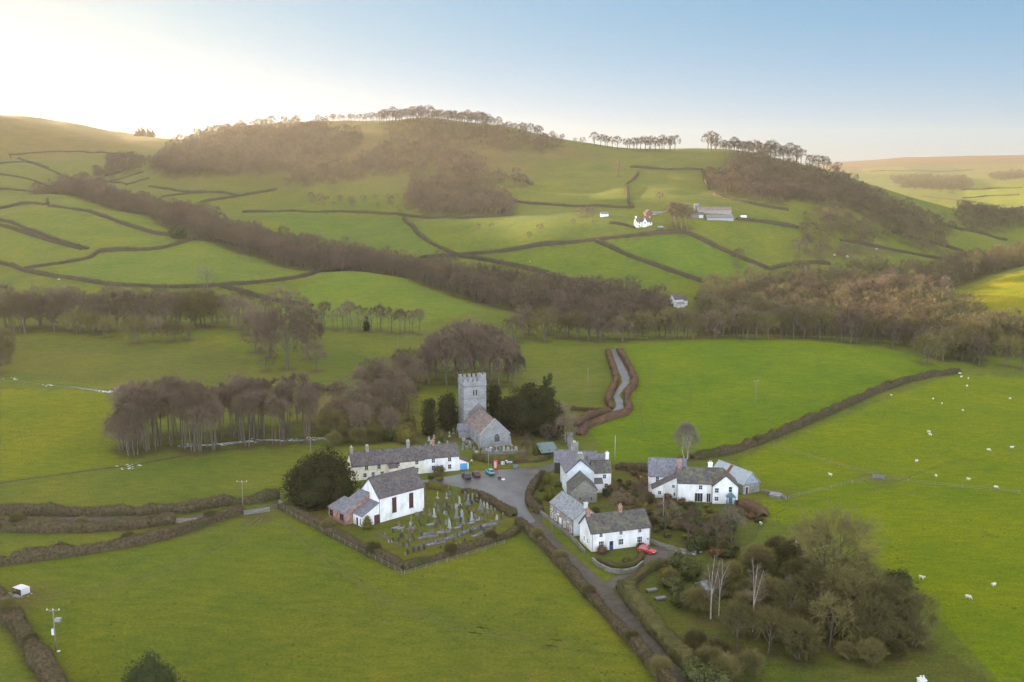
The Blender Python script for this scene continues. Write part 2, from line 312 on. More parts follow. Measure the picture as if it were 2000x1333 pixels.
M_ever=nmat('evergreen_foliage',(.030,.042,.013),(.052,.064,.02),.8,.9,spec=.15)
M_gold=nmat('golden_shrub_foliage',(.16,.13,.025),(.11,.10,.02),.8,.9,spec=.15,c3=(.06,.07,.02),s3=.6,amt3=.6)
M_olive=nmat('olive_shrub_foliage',(.085,.088,.028),(.055,.062,.02),.8,.9,spec=.15); rand_tint(M_olive,.3)
M_topi=nmat('clipped_golden_yew',(.13,.115,.018),(.085,.085,.016),1.2,.9,spec=.15)
M_hedge=nmat('winter_hedge',(.12,.088,.05),(.042,.036,.02),1.7,.95,2.0,3,c3=(.05,.06,.02),s3=.18,amt3=.8,spec=.1)
M_hedger=nmat('red_brown_hedge',(.15,.088,.055),(.09,.06,.038),.6,.95,1.0,3,c3=(.08,.07,.035),s3=.25,amt3=.5,spec=.1)
M_hedgeg=nmat('olive_hedge',(.105,.098,.035),(.06,.06,.022),.6,.95,1.0,3,c3=(.12,.075,.045),s3=.25,amt3=.6,spec=.1)
M_hedged=nmat('dark_far_hedge',(.075,.060,.038),(.05,.045,.027),.2,.95,spec=.1,c3=(.05,.055,.025),s3=.08,amt3=.7)
M_wool=nmat('sheep_wool',(.62,.59,.50),(.48,.45,.37),6,.95,.5,20)
M_black=nmat('black_rubber',(.02,.02,.02),(.03,.03,.03),5,.7)
M_redbrown=nmat('bracken_shrub',(.15,.085,.045),(.10,.065,.035),.8,.9,spec=.1)
# ---------------------------------------------------------------- world, sun, camera
w=bpy.data.worlds.new('World'); S.world=w; w.use_nodes=True
sky=w.node_tree.nodes.new('ShaderNodeTexSky'); sky.sky_type='NISHITA'; sky.sun_disc=False
sky.sun_elevation=SUNEL; sky.sun_rotation=SUNAZ; sky.altitude=200; sky.air_density=1.0; sky.dust_density=1.2; sky.ozone_density=1.6
wn=w.node_tree; WN=wn.nodes; WL=wn.links
# the low winter sky near the horizon is softened, the unseen upper dome is brightened to fill the shade
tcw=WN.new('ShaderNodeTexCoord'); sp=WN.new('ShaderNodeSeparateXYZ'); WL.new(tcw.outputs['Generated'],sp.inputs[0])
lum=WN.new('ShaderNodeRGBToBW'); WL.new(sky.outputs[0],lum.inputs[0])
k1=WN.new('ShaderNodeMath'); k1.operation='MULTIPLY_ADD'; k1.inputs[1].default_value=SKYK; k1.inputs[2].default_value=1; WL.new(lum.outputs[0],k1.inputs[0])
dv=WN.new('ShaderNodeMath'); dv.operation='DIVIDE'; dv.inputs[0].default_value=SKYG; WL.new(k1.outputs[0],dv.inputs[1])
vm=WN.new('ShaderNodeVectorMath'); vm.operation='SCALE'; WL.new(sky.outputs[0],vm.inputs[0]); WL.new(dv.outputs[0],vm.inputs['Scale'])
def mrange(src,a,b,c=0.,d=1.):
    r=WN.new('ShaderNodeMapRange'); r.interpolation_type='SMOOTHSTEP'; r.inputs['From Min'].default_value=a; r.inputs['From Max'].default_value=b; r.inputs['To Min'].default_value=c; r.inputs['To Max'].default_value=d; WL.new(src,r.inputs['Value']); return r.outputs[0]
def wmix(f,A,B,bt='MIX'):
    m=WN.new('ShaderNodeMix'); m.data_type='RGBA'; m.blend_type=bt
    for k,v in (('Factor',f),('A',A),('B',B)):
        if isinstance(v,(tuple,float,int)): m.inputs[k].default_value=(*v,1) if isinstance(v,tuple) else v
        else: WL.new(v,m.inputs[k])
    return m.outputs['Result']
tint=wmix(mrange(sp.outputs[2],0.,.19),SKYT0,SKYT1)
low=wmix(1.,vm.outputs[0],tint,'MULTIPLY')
back=wmix(mrange(sp.outputs[1],.05,-.5),low,SKYFILL_BACK)      # bright veil added behind the camera to light the walls
full=wmix(mrange(sp.outputs[2],.20,.45),back,SKYFILL_TOP)
class _o: pass
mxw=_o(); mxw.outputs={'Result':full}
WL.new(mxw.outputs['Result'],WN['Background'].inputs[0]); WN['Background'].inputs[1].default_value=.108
sl=bpy.data.lights.new('sun','SUN'); sl.energy=5.0; sl.angle=math.radians(.5); sl.color=(1,.72,.42)
so=bpy.data.objects.new('sun',sl); COL.objects.link(so)
sd=Vector((math.sin(SUNAZ)*math.cos(SUNEL),math.cos(SUNAZ)*math.cos(SUNEL),math.sin(SUNEL))); so.rotation_euler=sd.to_track_quat('Z','Y').to_euler(); so.location=(0,-40,120)
cd=bpy.data.cameras.new('camera'); co=bpy.data.objects.new('camera',cd); COL.objects.link(co); S.camera=co
co.location=(0,0,CAMH); co.rotation_euler=(math.pi/2-TH,0,0); cd.sensor_width=36; cd.lens=36*F/2000; cd.clip_end=20000; cd.clip_start=.5
S.view_settings.view_transform='Standard'; S.view_settings.look='None'; S.view_settings.exposure=EXPO; S.view_settings.gamma=1
try: S.cycles.volume_bounces=1; S.cycles.max_bounces=6; S.cycles.transparent_max_bounces=8
except Exception: pass
HAZE=.00005
# ---------------------------------------------------------------- plants
def dirs_up(n,rs,lo=-.15):
    """n unit vectors spread over the upper part of a sphere"""
    i=np.arange(n)+.5; z=lo+(1-lo)*(1-i/n); z=np.clip(z+rs.uniform(-.5,.5,n)*(1-lo)/n,-1,1); a=i*2.39996+rs.uniform(-.3,.3,n)
    r=np.sqrt(1-z*z); return np.stack([r*np.cos(a),r*np.sin(a),z],1)
def tubes(P0,P1,R0,R1,k=3):
    """many tapered tubes at once"""
    P0=np.asarray(P0,float);P1=np.asarray(P1,float);n=len(P0); d=P1-P0; d/=np.linalg.norm(d,axis=1,keepdims=True)+1e-9
    up=np.where(np.abs(d[:,2:3])>.9,np.array([[1,0,0.]]),np.array([[0,0,1.]])); a=np.cross(d,up); a/=np.linalg.norm(a,axis=1,keepdims=True); b=np.cross(d,a)
    V=np.empty((n,2,k,3)); R0=np.broadcast_to(R0,(n,));R1=np.broadcast_to(R1,(n,))
    for j in range(k):
        c,s_=math.cos(6.2832*j/k),math.sin(6.2832*j/k)
        V[:,0,j]=P0+(a*c+b*s_)*R0[:,None]; V[:,1,j]=P1+(a*c+b*s_)*R1[:,None]
    base=(np.arange(n)*2*k)[:,None]
    Fq=np.concatenate([base+np.array([[j,(j+1)%k,k+(j+1)%k,k+j]]) for j in range(k)])
    return V.reshape(-1,3),Fq
def curve_tubes(P0,P1,R0,R1,rs,bend=.12,k=3):
    M_=(P0+P1)/2; L_=np.linalg.norm(P1-P0,axis=1,keepdims=True); M_=M_+rs.normal(0,bend,M_.shape)*L_*.6+np.array([0,0,1])*L_*bend*.6
    Rm=(np.asarray(R0)+np.asarray(R1))/2
    V1,F1=tubes(P0,M_,R0,Rm,k); V2,F2=tubes(M_,P1,Rm,R1,k)
    return np.concatenate([V1,V2]),np.concatenate([F1,F2+len(V1)])
def blades(P,D,L_,w,rs):
    n=len(P); D=D/(np.linalg.norm(D,axis=1,keepdims=True)+1e-9); s_=np.cross(D,rs.normal(0,1,(n,3))); s_/=np.linalg.norm(s_,axis=1,keepdims=True)+1e-9
    w=np.broadcast_to(w,(n,)); L_=np.broadcast_to(L_,(n,))
    V=np.stack([P-s_*w[:,None]/2,P+s_*w[:,None]/2,P+D*L_[:,None]],1).reshape(-1,3)
    return V,np.arange(3*n).reshape(-1,3)
def cat(parts):
    """join (V,F) lists, tris and quads apart"""
    V=[];T=[];Q=[];n=0
    for v,f in parts:
        V.append(v); (T if f.shape[1]==3 else Q).append(f+n); n+=len(v)
    return np.concatenate(V),[np.concatenate(x) for x in (Q,T) if x]
def bare_tree(seed,H=14,R=5,base=.25,n=(7,5,6),k=12,bw=.05,bl=1.1,flat=.85,trunks=1,lo=-.2,tr=None,rag=0.):
    """returns (trunk V,F) and (crown V,F): leader, limbs, boughs, shoots, twigs"""
    rs=np.random.RandomState(seed); tr=tr or H*.022; c=np.array([0,0,H*(base+(1-base)*.45)]); e=np.array([R,R,H-c[2]])
    tp=[];cp=[]
    n1,n2,n3=n
    D1=dirs_up(n1*trunks,rs,lo); lumps=rs.uniform(.78-rag*.7,1.12+rag*.3,n1*trunks)
    P1=c+D1*e*.5*lumps[:,None]
    forks=[]
    for t in range(trunks):
        a=rs.uniform(0,6.28); off=np.array([math.cos(a),math.sin(a),0])*(.0 if trunks==1 else R*.18)
        b0=off*.6; b1=off*1.3+np.array([rs.normal(0,.25),rs.normal(0,.25),H*base]); b2=off*1.8+np.array([rs.normal(0,.4),rs.normal(0,.4),H*(base+(1-base)*.5)])
        tp.append(tubes(np.array([b0+[0,0,-.6],b1]),np.array([b1,b2]),np.array([tr*1.25,tr*.85]),np.array([tr*.85,tr*.4]),6))
        forks.append((b1,b2))
    S1=np.array([ (lambda f,u:f[0]*(1-u)+f[1]*u)(forks[i%trunks],np.clip((D1[i][2]-lo)/(1-lo)*.9+rs.uniform(-.1,.1),0,1)) for i in range(len(P1))])
    tp.append(curve_tubes(S1,P1,np.full(len(P1),tr*.42),np.full(len(P1),tr*.22),rs,.1,4))
    P2=[];S2=[];D2=[]
    for i in range(len(P1)):
        d=D1[i]+rs.normal(0,.42,(n2,3)); d/=np.linalg.norm(d,axis=1,keepdims=True)
        P2.append(c+d*e*(.78*lumps[i])*rs.uniform(.85,1.05,(n2,1))); S2.append(np.repeat(P1[i:i+1],n2,0)); D2.append(d)
    P2=np.concatenate(P2);S2=np.concatenate(S2);D2=np.concatenate(D2); lm=np.repeat(lumps,n2)
    cp.append(curve_tubes(S2,P2,np.full(len(P2),tr*.2),np.full(len(P2),tr*.09),rs,.12,3))
    P3=[];S3=[];D3=[]
    for i in range(len(P2)):
        d=D2[i]+rs.normal(0,.26,(n3,3)); d/=np.linalg.norm(d,axis=1,keepdims=True); u=rs.uniform(.86-rag,1.0+rag*.4,(n3,1))
        P3.append(c+d*e*lm[i]*u); S3.append(P2[i]+rs.normal(0,.1,(n3,3))); D3.append(d)
    P3=np.concatenate(P3);S3=np.concatenate(S3);D3=np.concatenate(D3)
    cp.append(tubes(S3,P3,np.full(len(P3),tr*.085),np.full(len(P3),tr*.03),3))
    # twigs along shoots
    m=len(P3)*k; idx=np.repeat(np.arange(len(P3)),k); u=rs.uniform(.1,1.05,(m,1)); P=S3[idx]*(1-u)+P3[idx]*u
    d=D3[idx]+rs.normal(0,.55,(m,3)); cp.append(blades(P,d,rs.uniform(.6,1.2,m)*bl,rs.uniform(.7,1.3,m)*bw,rs))
    return cat(tp),cat(cp)
def conifer_birch(seed,H=13,bw=.04):
    """birch: slender pale leaders with fine upswept side shoots"""
    rs=np.random.RandomState(seed); tp=[];cp=[]
    leaders=[(np.array([0,0,-.4]),np.array([0,0,H*.36]),.16,.13)]
    k=rs.randint(3,5); P=[np.array([0,0,H*.36])]*k; E=[np.array([rs.uniform(-1.9,1.9),rs.uniform(-1.2,1.2),H*rs.uniform(.8,1.0)]) for _ in range(k)]
    E[0]=np.array([.5,0,H])
    tp.append(tubes([leaders[0][0]],[leaders[0][1]],.17,.12,7)); P=np.array(P);E=np.array(E)
    V,Fq=curve_tubes(P,E,np.full(k,.1),np.full(k,.02),rs,.05,5); tp.append((V,Fq))
    S2=[];P2=[]
    for i in range(k):
        for u in np.linspace(.05,.95,16):
            s_=P[i]*(1-u)+E[i]*u; a=rs.uniform(0,6.28); r=(1-u)*1.9+.4; S2.append(s_);P2.append(s_+np.array([math.cos(a)*r,math.sin(a)*r,r*rs.uniform(.5,1.1)]))
    for u in np.linspace(.55,1,8):
        s_=np.array([0,0,H*.36*u]); a=rs.uniform(0,6.28); r=rs.uniform(1.2,2.6); S2.append(s_);P2.append(s_+np.array([math.cos(a)*r,math.sin(a)*r,r*.7]))
    S2=np.array(S2);P2=np.array(P2); cp.append(curve_tubes(S2,P2,np.full(len(S2),.03),np.full(len(S2),.01),rs,.1,3))
    m=len(S2)*14; idx=np.repeat(np.arange(len(S2)),14); u=rs.uniform(.2,1,(m,1)); Q=S2[idx]*(1-u)+P2[idx]*u; d=(P2-S2)[idx]; d=d/np.linalg.norm(d,axis=1,keepdims=True)+rs.normal(0,.5,(m,3)); cp.append(blades(Q,d,rs.uniform(.3,.8,m),bw,rs))
    return cat(tp),cat(cp)
def foliage(seed,blobs,n,s,droop=0.,shell=.78):
    """leaf sprays through lobes; blobs: (cx,cy,cz,rx,ry,rz)"""
    rs=np.random.RandomState(seed); B=np.array(blobs,float); w=B[:,3]*B[:,4]+B[:,4]*B[:,5]+B[:,3]*B[:,5]; idx=rs.choice(len(B),n,p=w/w.sum())
    d=rs.normal(0,1,(n,3)); d/=np.linalg.norm(d,axis=1,keepdims=True); lump=1+.20*np.sin(d[:,0]*7+idx)*np.sin(d[:,1]*6+idx*2)*1+.14*np.sin(d[:,2]*9+idx*1.7)
    r=(shell+(1.10-shell)*rs.beta(2,1.3,(n,1)))*lump[:,None]; C=B[idx,:3]+d*B[idx,3:]*r
    nn=d+rs.normal(0,.6,(n,3)); nn/=np.linalg.norm(nn,axis=1,keepdims=True); a=np.cross(nn,rs.normal(0,1,(n,3))); a/=np.linalg.norm(a,axis=1,keepdims=True); b=np.cross(nn,a)
    sz=s*rs.uniform(.6,1.4,(n,1)); a=a*sz; b=b*sz*rs.uniform(.4,.8,(n,1)); a[:,2]-=droop*sz[:,0]
    V=np.stack([C-a,C-b*.6+a*.1,C+a,C+b],1).reshape(-1,3); V[:,2]=np.maximum(V[:,2],.02)
    parts=[(V,np.arange(4*n).reshape(-1,4))]
    # opaque inner mass
    u=np.linspace(0,2*np.pi,11)[:-1]; vv=np.linspace(-1.35,1.35,7)
    for bb in B:
        P=np.array([[math.cos(p)*math.cos(t),math.cos(p)*math.sin(t),math.sin(p)] for p in vv for t in u]); P=P*bb[3:]*(shell*.86)*(1+.06*rs.normal(0,1,(len(P),1)))+bb[:3]; P[:,2]=np.maximum(P[:,2],0)
        q=np.array([[i*10+j,i*10+(j+1)%10,(i+1)*10+(j+1)%10,(i+1)*10+j] for i in range(6) for j in range(10)]); parts.append((P,q))
        top=len(P); 
    return cat(parts)
BROWN=[]   # places where the turf gives way to leaf litter: (x,y,r,amount)
TREES={}
def treedef(key,fn,mt,mc,**kw):
    t,c=fn(**kw); TREES[key]=(mesh_np('trunk',t[0],t[1],mt,smooth=True),mesh_np('crown',c[0],c[1],mc))
for i in range(4):
    treedef('oak%d'%i,bare_tree,M_bark,M_twig,seed=20+i,H=14,R=6.2,base=.16,n=(8,5,6),k=13,bw=.055,bl=1.2,rag=.14)
    treedef('oakg%d'%i,bare_tree,M_bark,M_twigo,seed=30+i,H=14,R=6.4,base=.14,n=(8,5,6),k=13,bw=.055,bl=1.2,rag=.14)
    treedef('alder%d'%i,bare_tree,M_bark,M_twig,seed=40+i,H=19,R=4.6,base=.46,n=(7,5,6),k=15,bw=.045,bl=1.1,trunks=1+i%2,tr=.17,rag=.12)
    treedef('ridge%d'%i,bare_tree,M_bark,M_twig,seed=50+i,H=16,R=6.0,base=.34,n=(7,4,5),k=11,bw=.10,bl=1.5,tr=.42)
    treedef('shrub%d'%i,bare_tree,M_bark,M_twigo,seed=60+i,H=5,R=3.2,base=.05,n=(9,6,5),k=14,bw=.035,bl=.85,trunks=3,tr=.06,lo=0,rag=.32)
    treedef('far%d'%i,bare_tree,M_bark,M_twig,seed=70+i,H=14,R=6.4,base=.12,n=(6,4,3),k=9,bw=.18,bl=1.8,tr=.3)
for i in range(3):
    treedef('ash%d'%i,bare_tree,M_bark,M_twigg,seed=80+i,H=15,R=5.2,base=.3,n=(7,4,5),k=9,bw=.04,bl=1.1,tr=.30)
    treedef('tall%d'%i,bare_tree,M_bark,M_twig,seed=85+i,H=26,R=9.8,base=.20,n=(11,6,7),k=18,bw=.075,bl=1.4,tr=.55)
    treedef('birch%d'%i,conifer_birch,M_barkp,M_twigg,seed=90+i)
    treedef('willow%d'%i,bare_tree,M_bark,M_twigo,seed=95+i,H=12,R=6.0,base=.12,n=(10,5,6),k=14,bw=.045,bl=1.2,trunks=2,tr=.22,rag=.25)
treedef('vase',bare_tree,M_barkp,M_twigg,seed=101,H=13,R=4.4,base=.18,n=(9,5,6),k=10,bw=.04,bl=.9,trunks=3,lo=.05,tr=.2)
def put_tree(key,x,y,sc=1,label='',group=None,cat_='tree',name='bare_tree',rz=None,sz=1,brown=True,z=None):
    tm,cm=TREES[key]
    if name=='bare_tree':
        k=key.rstrip('0123456789'); name={'oak':'oak_tree','oakg':'oak_tree','alder':'alder_tree','ridge':'beech_tree','shrub':'bush','ash':'ash_tree','tall':'ash_tree','birch':'birch_tree','willow':'willow_tree','far':'thorn_tree','vase':'ash_tree'}[k]
    r=empty(name,(x,y,gz(x,y) if z is None else z),random.uniform(0,6.28) if rz is None else rz); r.scale=(sc,sc,sc*sz)
    obj('trunk',tm,r); obj('crown',cm,r); tag(r,label,cat_,group)
    if brown: BROWN.append((x,y,4.5*sc,.35 if key.startswith('shrub') else .75))
    return r
def put_foliage(name,label,cat_,x,y,blobs,n,s,mat,trunk=None,group=None,seed=None,droop=0.,rz=0,brown=False,shell=.78,loc_z=None):
    v,f=foliage(seed if seed is not None else int(x*13+y*7)&0xffff,blobs,n,s,droop,shell)
    r=empty(name,(x,y,gz(x,y) if loc_z is None else loc_z),rz); obj('foliage',mesh_np('foliage',v,f,mat),r)
    if trunk:
        m=MB(); m.tube((0,0,-.3),(0,0,trunk[1]),trunk[0],trunk[0]*.6,8); m.build('trunk',M_bark,r,smooth=True)
    tag(r,label,cat_,group)
    if brown: BROWN.append((x,y,max(b[3] for b in blobs)*1.2,.8))
    return r
# hedges
def resample(pts,step):
    P=np.array(pts,float); d=np.r_[0,np.cumsum(np.hypot(*np.diff(P,axis=0).T))]; n=max(2,int(d[-1]/step)+1); t=np.linspace(0,d[-1],n)
    # smooth through a cubic-ish average
    Q=np.stack([np.interp(t,d,P[:,0]),np.interp(t,d,P[:,1])],1)
    for _ in range(3):
        if n>4: Q[1:-1]=(Q[:-2]+2*Q[1:-1]+Q[2:])/4
    return Q
def hedge(label,pts,w=1.6,h=1.8,mat=None,group=None,near=True,name='hedge',seed=None,nb=None,cat_='hedge',rag=1.,twig=None):
    """pts are world xy"""
    mat=mat or M_hedge; seed=seed if seed is not None else len(COL.objects)
    rs=np.random.RandomState(seed); Q=resample(pts,.7 if near else 4.); n=len(Q)
    T=np.gradient(Q,axis=0); T/=np.linalg.norm(T,axis=1,keepdims=True)+1e-9; Nn=np.stack([-T[:,1],T[:,0]],1)
    sec=np.array([(-.5,-.15),(-.53,.3),(-.50,.84),(-.42,.98),(0,1.0),(.42,.98),(.50,.84),(.53,.3),(.5,-.15)])
    if not near: sec=sec[[0,2,3,5,6,8]]
    k=len(sec); z0=tz(Q[:,0],Q[:,1]); hv=h*(1+.20*rag*np.interp(np.arange(n),np.arange(0,n+6,5),rs.normal(0,1,len(np.arange(0,n+6,5))))); wv=w*(1+.17*rag*np.interp(np.arange(n),np.arange(0,n+8,7),rs.normal(0,1,len(np.arange(0,n+8,7))))+.05*rag*rs.normal(0,1,n)); wv=np.clip(wv,w*.6,w*1.5)
    hv=np.clip(hv,h*.6,h*1.5); hv[0]*=.8;hv[-1]*=.8
    jit=rs.normal(0,.075*rag*min(h,w),(n,k,3)); 
    V=np.empty((n,k,3)); V[:,:,0]=Q[:,0:1]+Nn[:,0:1]*sec[None,:,0]*wv[:,None]; V[:,:,1]=Q[:,1:2]+Nn[:,1:2]*sec[None,:,0]*wv[:,None]; V[:,:,2]=z0[:,None]+sec[None,:,1]*hv[:,None]
    if not near:   # follow the slope on both sides
        zz=tz(V[:,:,0].ravel(),V[:,:,1].ravel()).reshape(n,k); V[:,:,2]+= (zz-z0[:,None])
    V+=jit*np.array([1,1,.8]); 
    idx=lambda i,j:i*k+j
    Fq=np.array([[idx(i,j),idx(i+1,j),idx(i+1,j+1),idx(i,j+1)] for i in range(n-1) for j in range(k-1)])
    c0=len(V.reshape(-1,3)); Vv=V.reshape(-1,3); Vv=np.vstack([Vv,V[0].mean(0),V[-1].mean(0)])
    Ft=np.array([[c0,j,j+1] for j in range(k-1)]+[[c0+1,idx(n-1,j+1),idx(n-1,j)] for j in range(k-1)])
    parts=[(Vv,Fq),(Vv,Ft)]
    Lh=np.hypot(*np.diff(Q,axis=0).T).sum()
    nbl=int((nb if nb is not None else (170 if near else 8))*Lh)
    fi=rs.randint(0,len(Fq),nbl); u=rs.uniform(0,1,(nbl,1)); vv=rs.uniform(0,1,(nbl,1))
    q=Fq[fi]; C=(Vv[q[:,0]]*(1-u)+Vv[q[:,1]]*u)*(1-vv)+(Vv[q[:,3]]*(1-u)+Vv[q[:,2]]*u)*vv
    ctr=np.stack([Q[fi//(k-1),0],Q[fi//(k-1),1],z0[fi//(k-1)]+h*.35],1); d=C-ctr; d/=np.linalg.norm(d,axis=1,keepdims=True)+1e-9; d=d+np.array([0,0,.4])+rs.normal(0,.5,d.shape)
    bl=blades(C-d*.06,d,rs.uniform(.15,.75,nbl)*(1 if near else 2.0)*rag,(.04 if near else .22),rs)
    V_,F_=cat([(Vv,Fq),bl]); base=len(V_)
    me=mesh_np('hedge',V_,F_+[Ft],mat)
    o=obj(name,me); tag(o,label,cat_,group)
    for i in range(0,n,4 if near else 2): BROWN.append((Q[i,0],Q[i,1],w*1.0,.7))
    return o
def hpx(L): return [tuple(hit(px,py)[:2]) for px,py in L]
def inpoly(P,poly):
    x,y=P[:,0],P[:,1]; c=np.zeros(len(P),bool); n=len(poly)
    for i in range(n):
        x0,y0=poly[i];x1,y1=poly[(i+1)%n]
        with np.errstate(divide='ignore',invalid='ignore'):
            k=((y0>y)!=(y1>y))&(x<(x1-x0)*(y-y0)/((y1-y0) if y1!=y0 else 1e-9)+x0)
        c^=k
    return c
def scatter(poly,sp,seed,jit=.42):
    """jittered hex points inside a world polygon"""
    rs=np.random.RandomState(seed); P=np.array(poly); lo=P.min(0);hi=P.max(0); xs=np.arange(lo[0],hi[0]+sp,sp); ys=np.arange(lo[1],hi[1]+sp*.87,sp*.87)
    G=np.array([(x+(sp/2 if j%2 else 0),y) for j,y in enumerate(ys) for x in xs]); G=G+rs.uniform(-jit,jit,G.shape)*sp
    return G[inpoly(G,poly)]
def belt(line,side=1):
    """polygon from a centreline [(px,Yold,halfwidth m)]"""
    C=[(rayx(px,KY(Y)),KY(Y),w) for px,Y,w in line]; P=np.array([c[:2] for c in C]); T=np.gradient(P,axis=0); T/=np.linalg.norm(T,axis=1,keepdims=True); N_=np.stack([-T[:,1],T[:,0]],1); W_=np.array([c[2] for c in C])[:,None]
    return [tuple(p) for p in P+N_*W_]+[tuple(p) for p in (P-N_*W_)[::-1]]
def wood(name,label,pts,keys,sc=(.8,1.2),seed=1,cat_='wood'):
    """a far wood that reads as one mass: one object"""
    rs=np.random.RandomState(seed); V=[];Q=[];T=[];mi=[];n=0; QM=[];TM=[]
    data=[]
    for k in keys:
        t=TREESRAW[k]; data.append(t)
    z=tz(pts[:,0],pts[:,1])
    for i,(x,y) in enumerate(pts):
        v,fs,ms=data[rs.randint(len(data))]; a=rs.uniform(0,6.28); s_=rs.uniform(*sc); c,s2=math.cos(a)*s_,math.sin(a)*s_
        v2=np.empty_like(v); v2[:,0]=v[:,0]*c-v[:,1]*s2+x; v2[:,1]=v[:,0]*s2+v[:,1]*c+y; v2[:,2]=v[:,2]*s_*rs.uniform(.85,1.15)+z[i]; V.append(v2)
        for f,m in zip(fs,ms): (Q if f.shape[1]==4 else T).append(f+n); (QM if f.shape[1]==4 else TM).append(m)
        n+=len(v)
        BROWN.append((x,y,6.5*s_,.85))
    me=mesh_np(name,np.concatenate(V),[np.concatenate(Q),np.concatenate(T)],[M_bark,WTW[0],WTW[1]],np.concatenate(QM+TM))
    o=obj(name,me); tag(o,label,cat_,kind='stuff'); return o
M_wtw=nmat('far_wood_twigs',(.155,.108,.070),(.088,.064,.044),.055,.9,spec=.1,detail=2,c3=(.125,.10,.056),s3=.02,amt3=.6)
M_wtw2=nmat('far_wood_olive_twigs',(.165,.138,.066),(.10,.088,.042),.055,.9,spec=.1,detail=2,c3=(.16,.108,.07),s3=.02,amt3=.6)
WTW=(M_wtw,M_wtw2)
TREESRAW={}
for i in range(5):
    t,c=bare_tree(seed=230+i,H=13,R=6.2,base=.10,n=(7,4,4),k=11,bw=.115,bl=1.25,tr=.22,lo=-.1,rag=.12)
    for key,tw in (('n%d'%i,1),('m%d'%i,2)):
        vv=np.concatenate([t[0],c[0]]); fs=list(t[1])+[f+len(t[0]) for f in c[1]]
        TREESRAW[key]=(vv,fs,[np.zeros(len(f),int) for f in t[1]]+[np.full(len(f),tw) for f in c[1]])
for i in range(5):
    t,c=bare_tree(seed=200+i,H=12.5,R=6.4,base=.08,n=(6,4,4),k=6,bw=.24,bl=1.5,tr=.22,lo=-.1)
    for key,tw in (('w%d'%i,1),('v%d'%i,2)):
        vv=np.concatenate([t[0],c[0]]); fs=list(t[1])+[f+len(t[0]) for f in c[1]]
        ms=[np.zeros(len(f),int) for f in t[1]]+[np.full(len(f),tw) for f in c[1]]
        TREESRAW[key]=(vv,fs,ms)
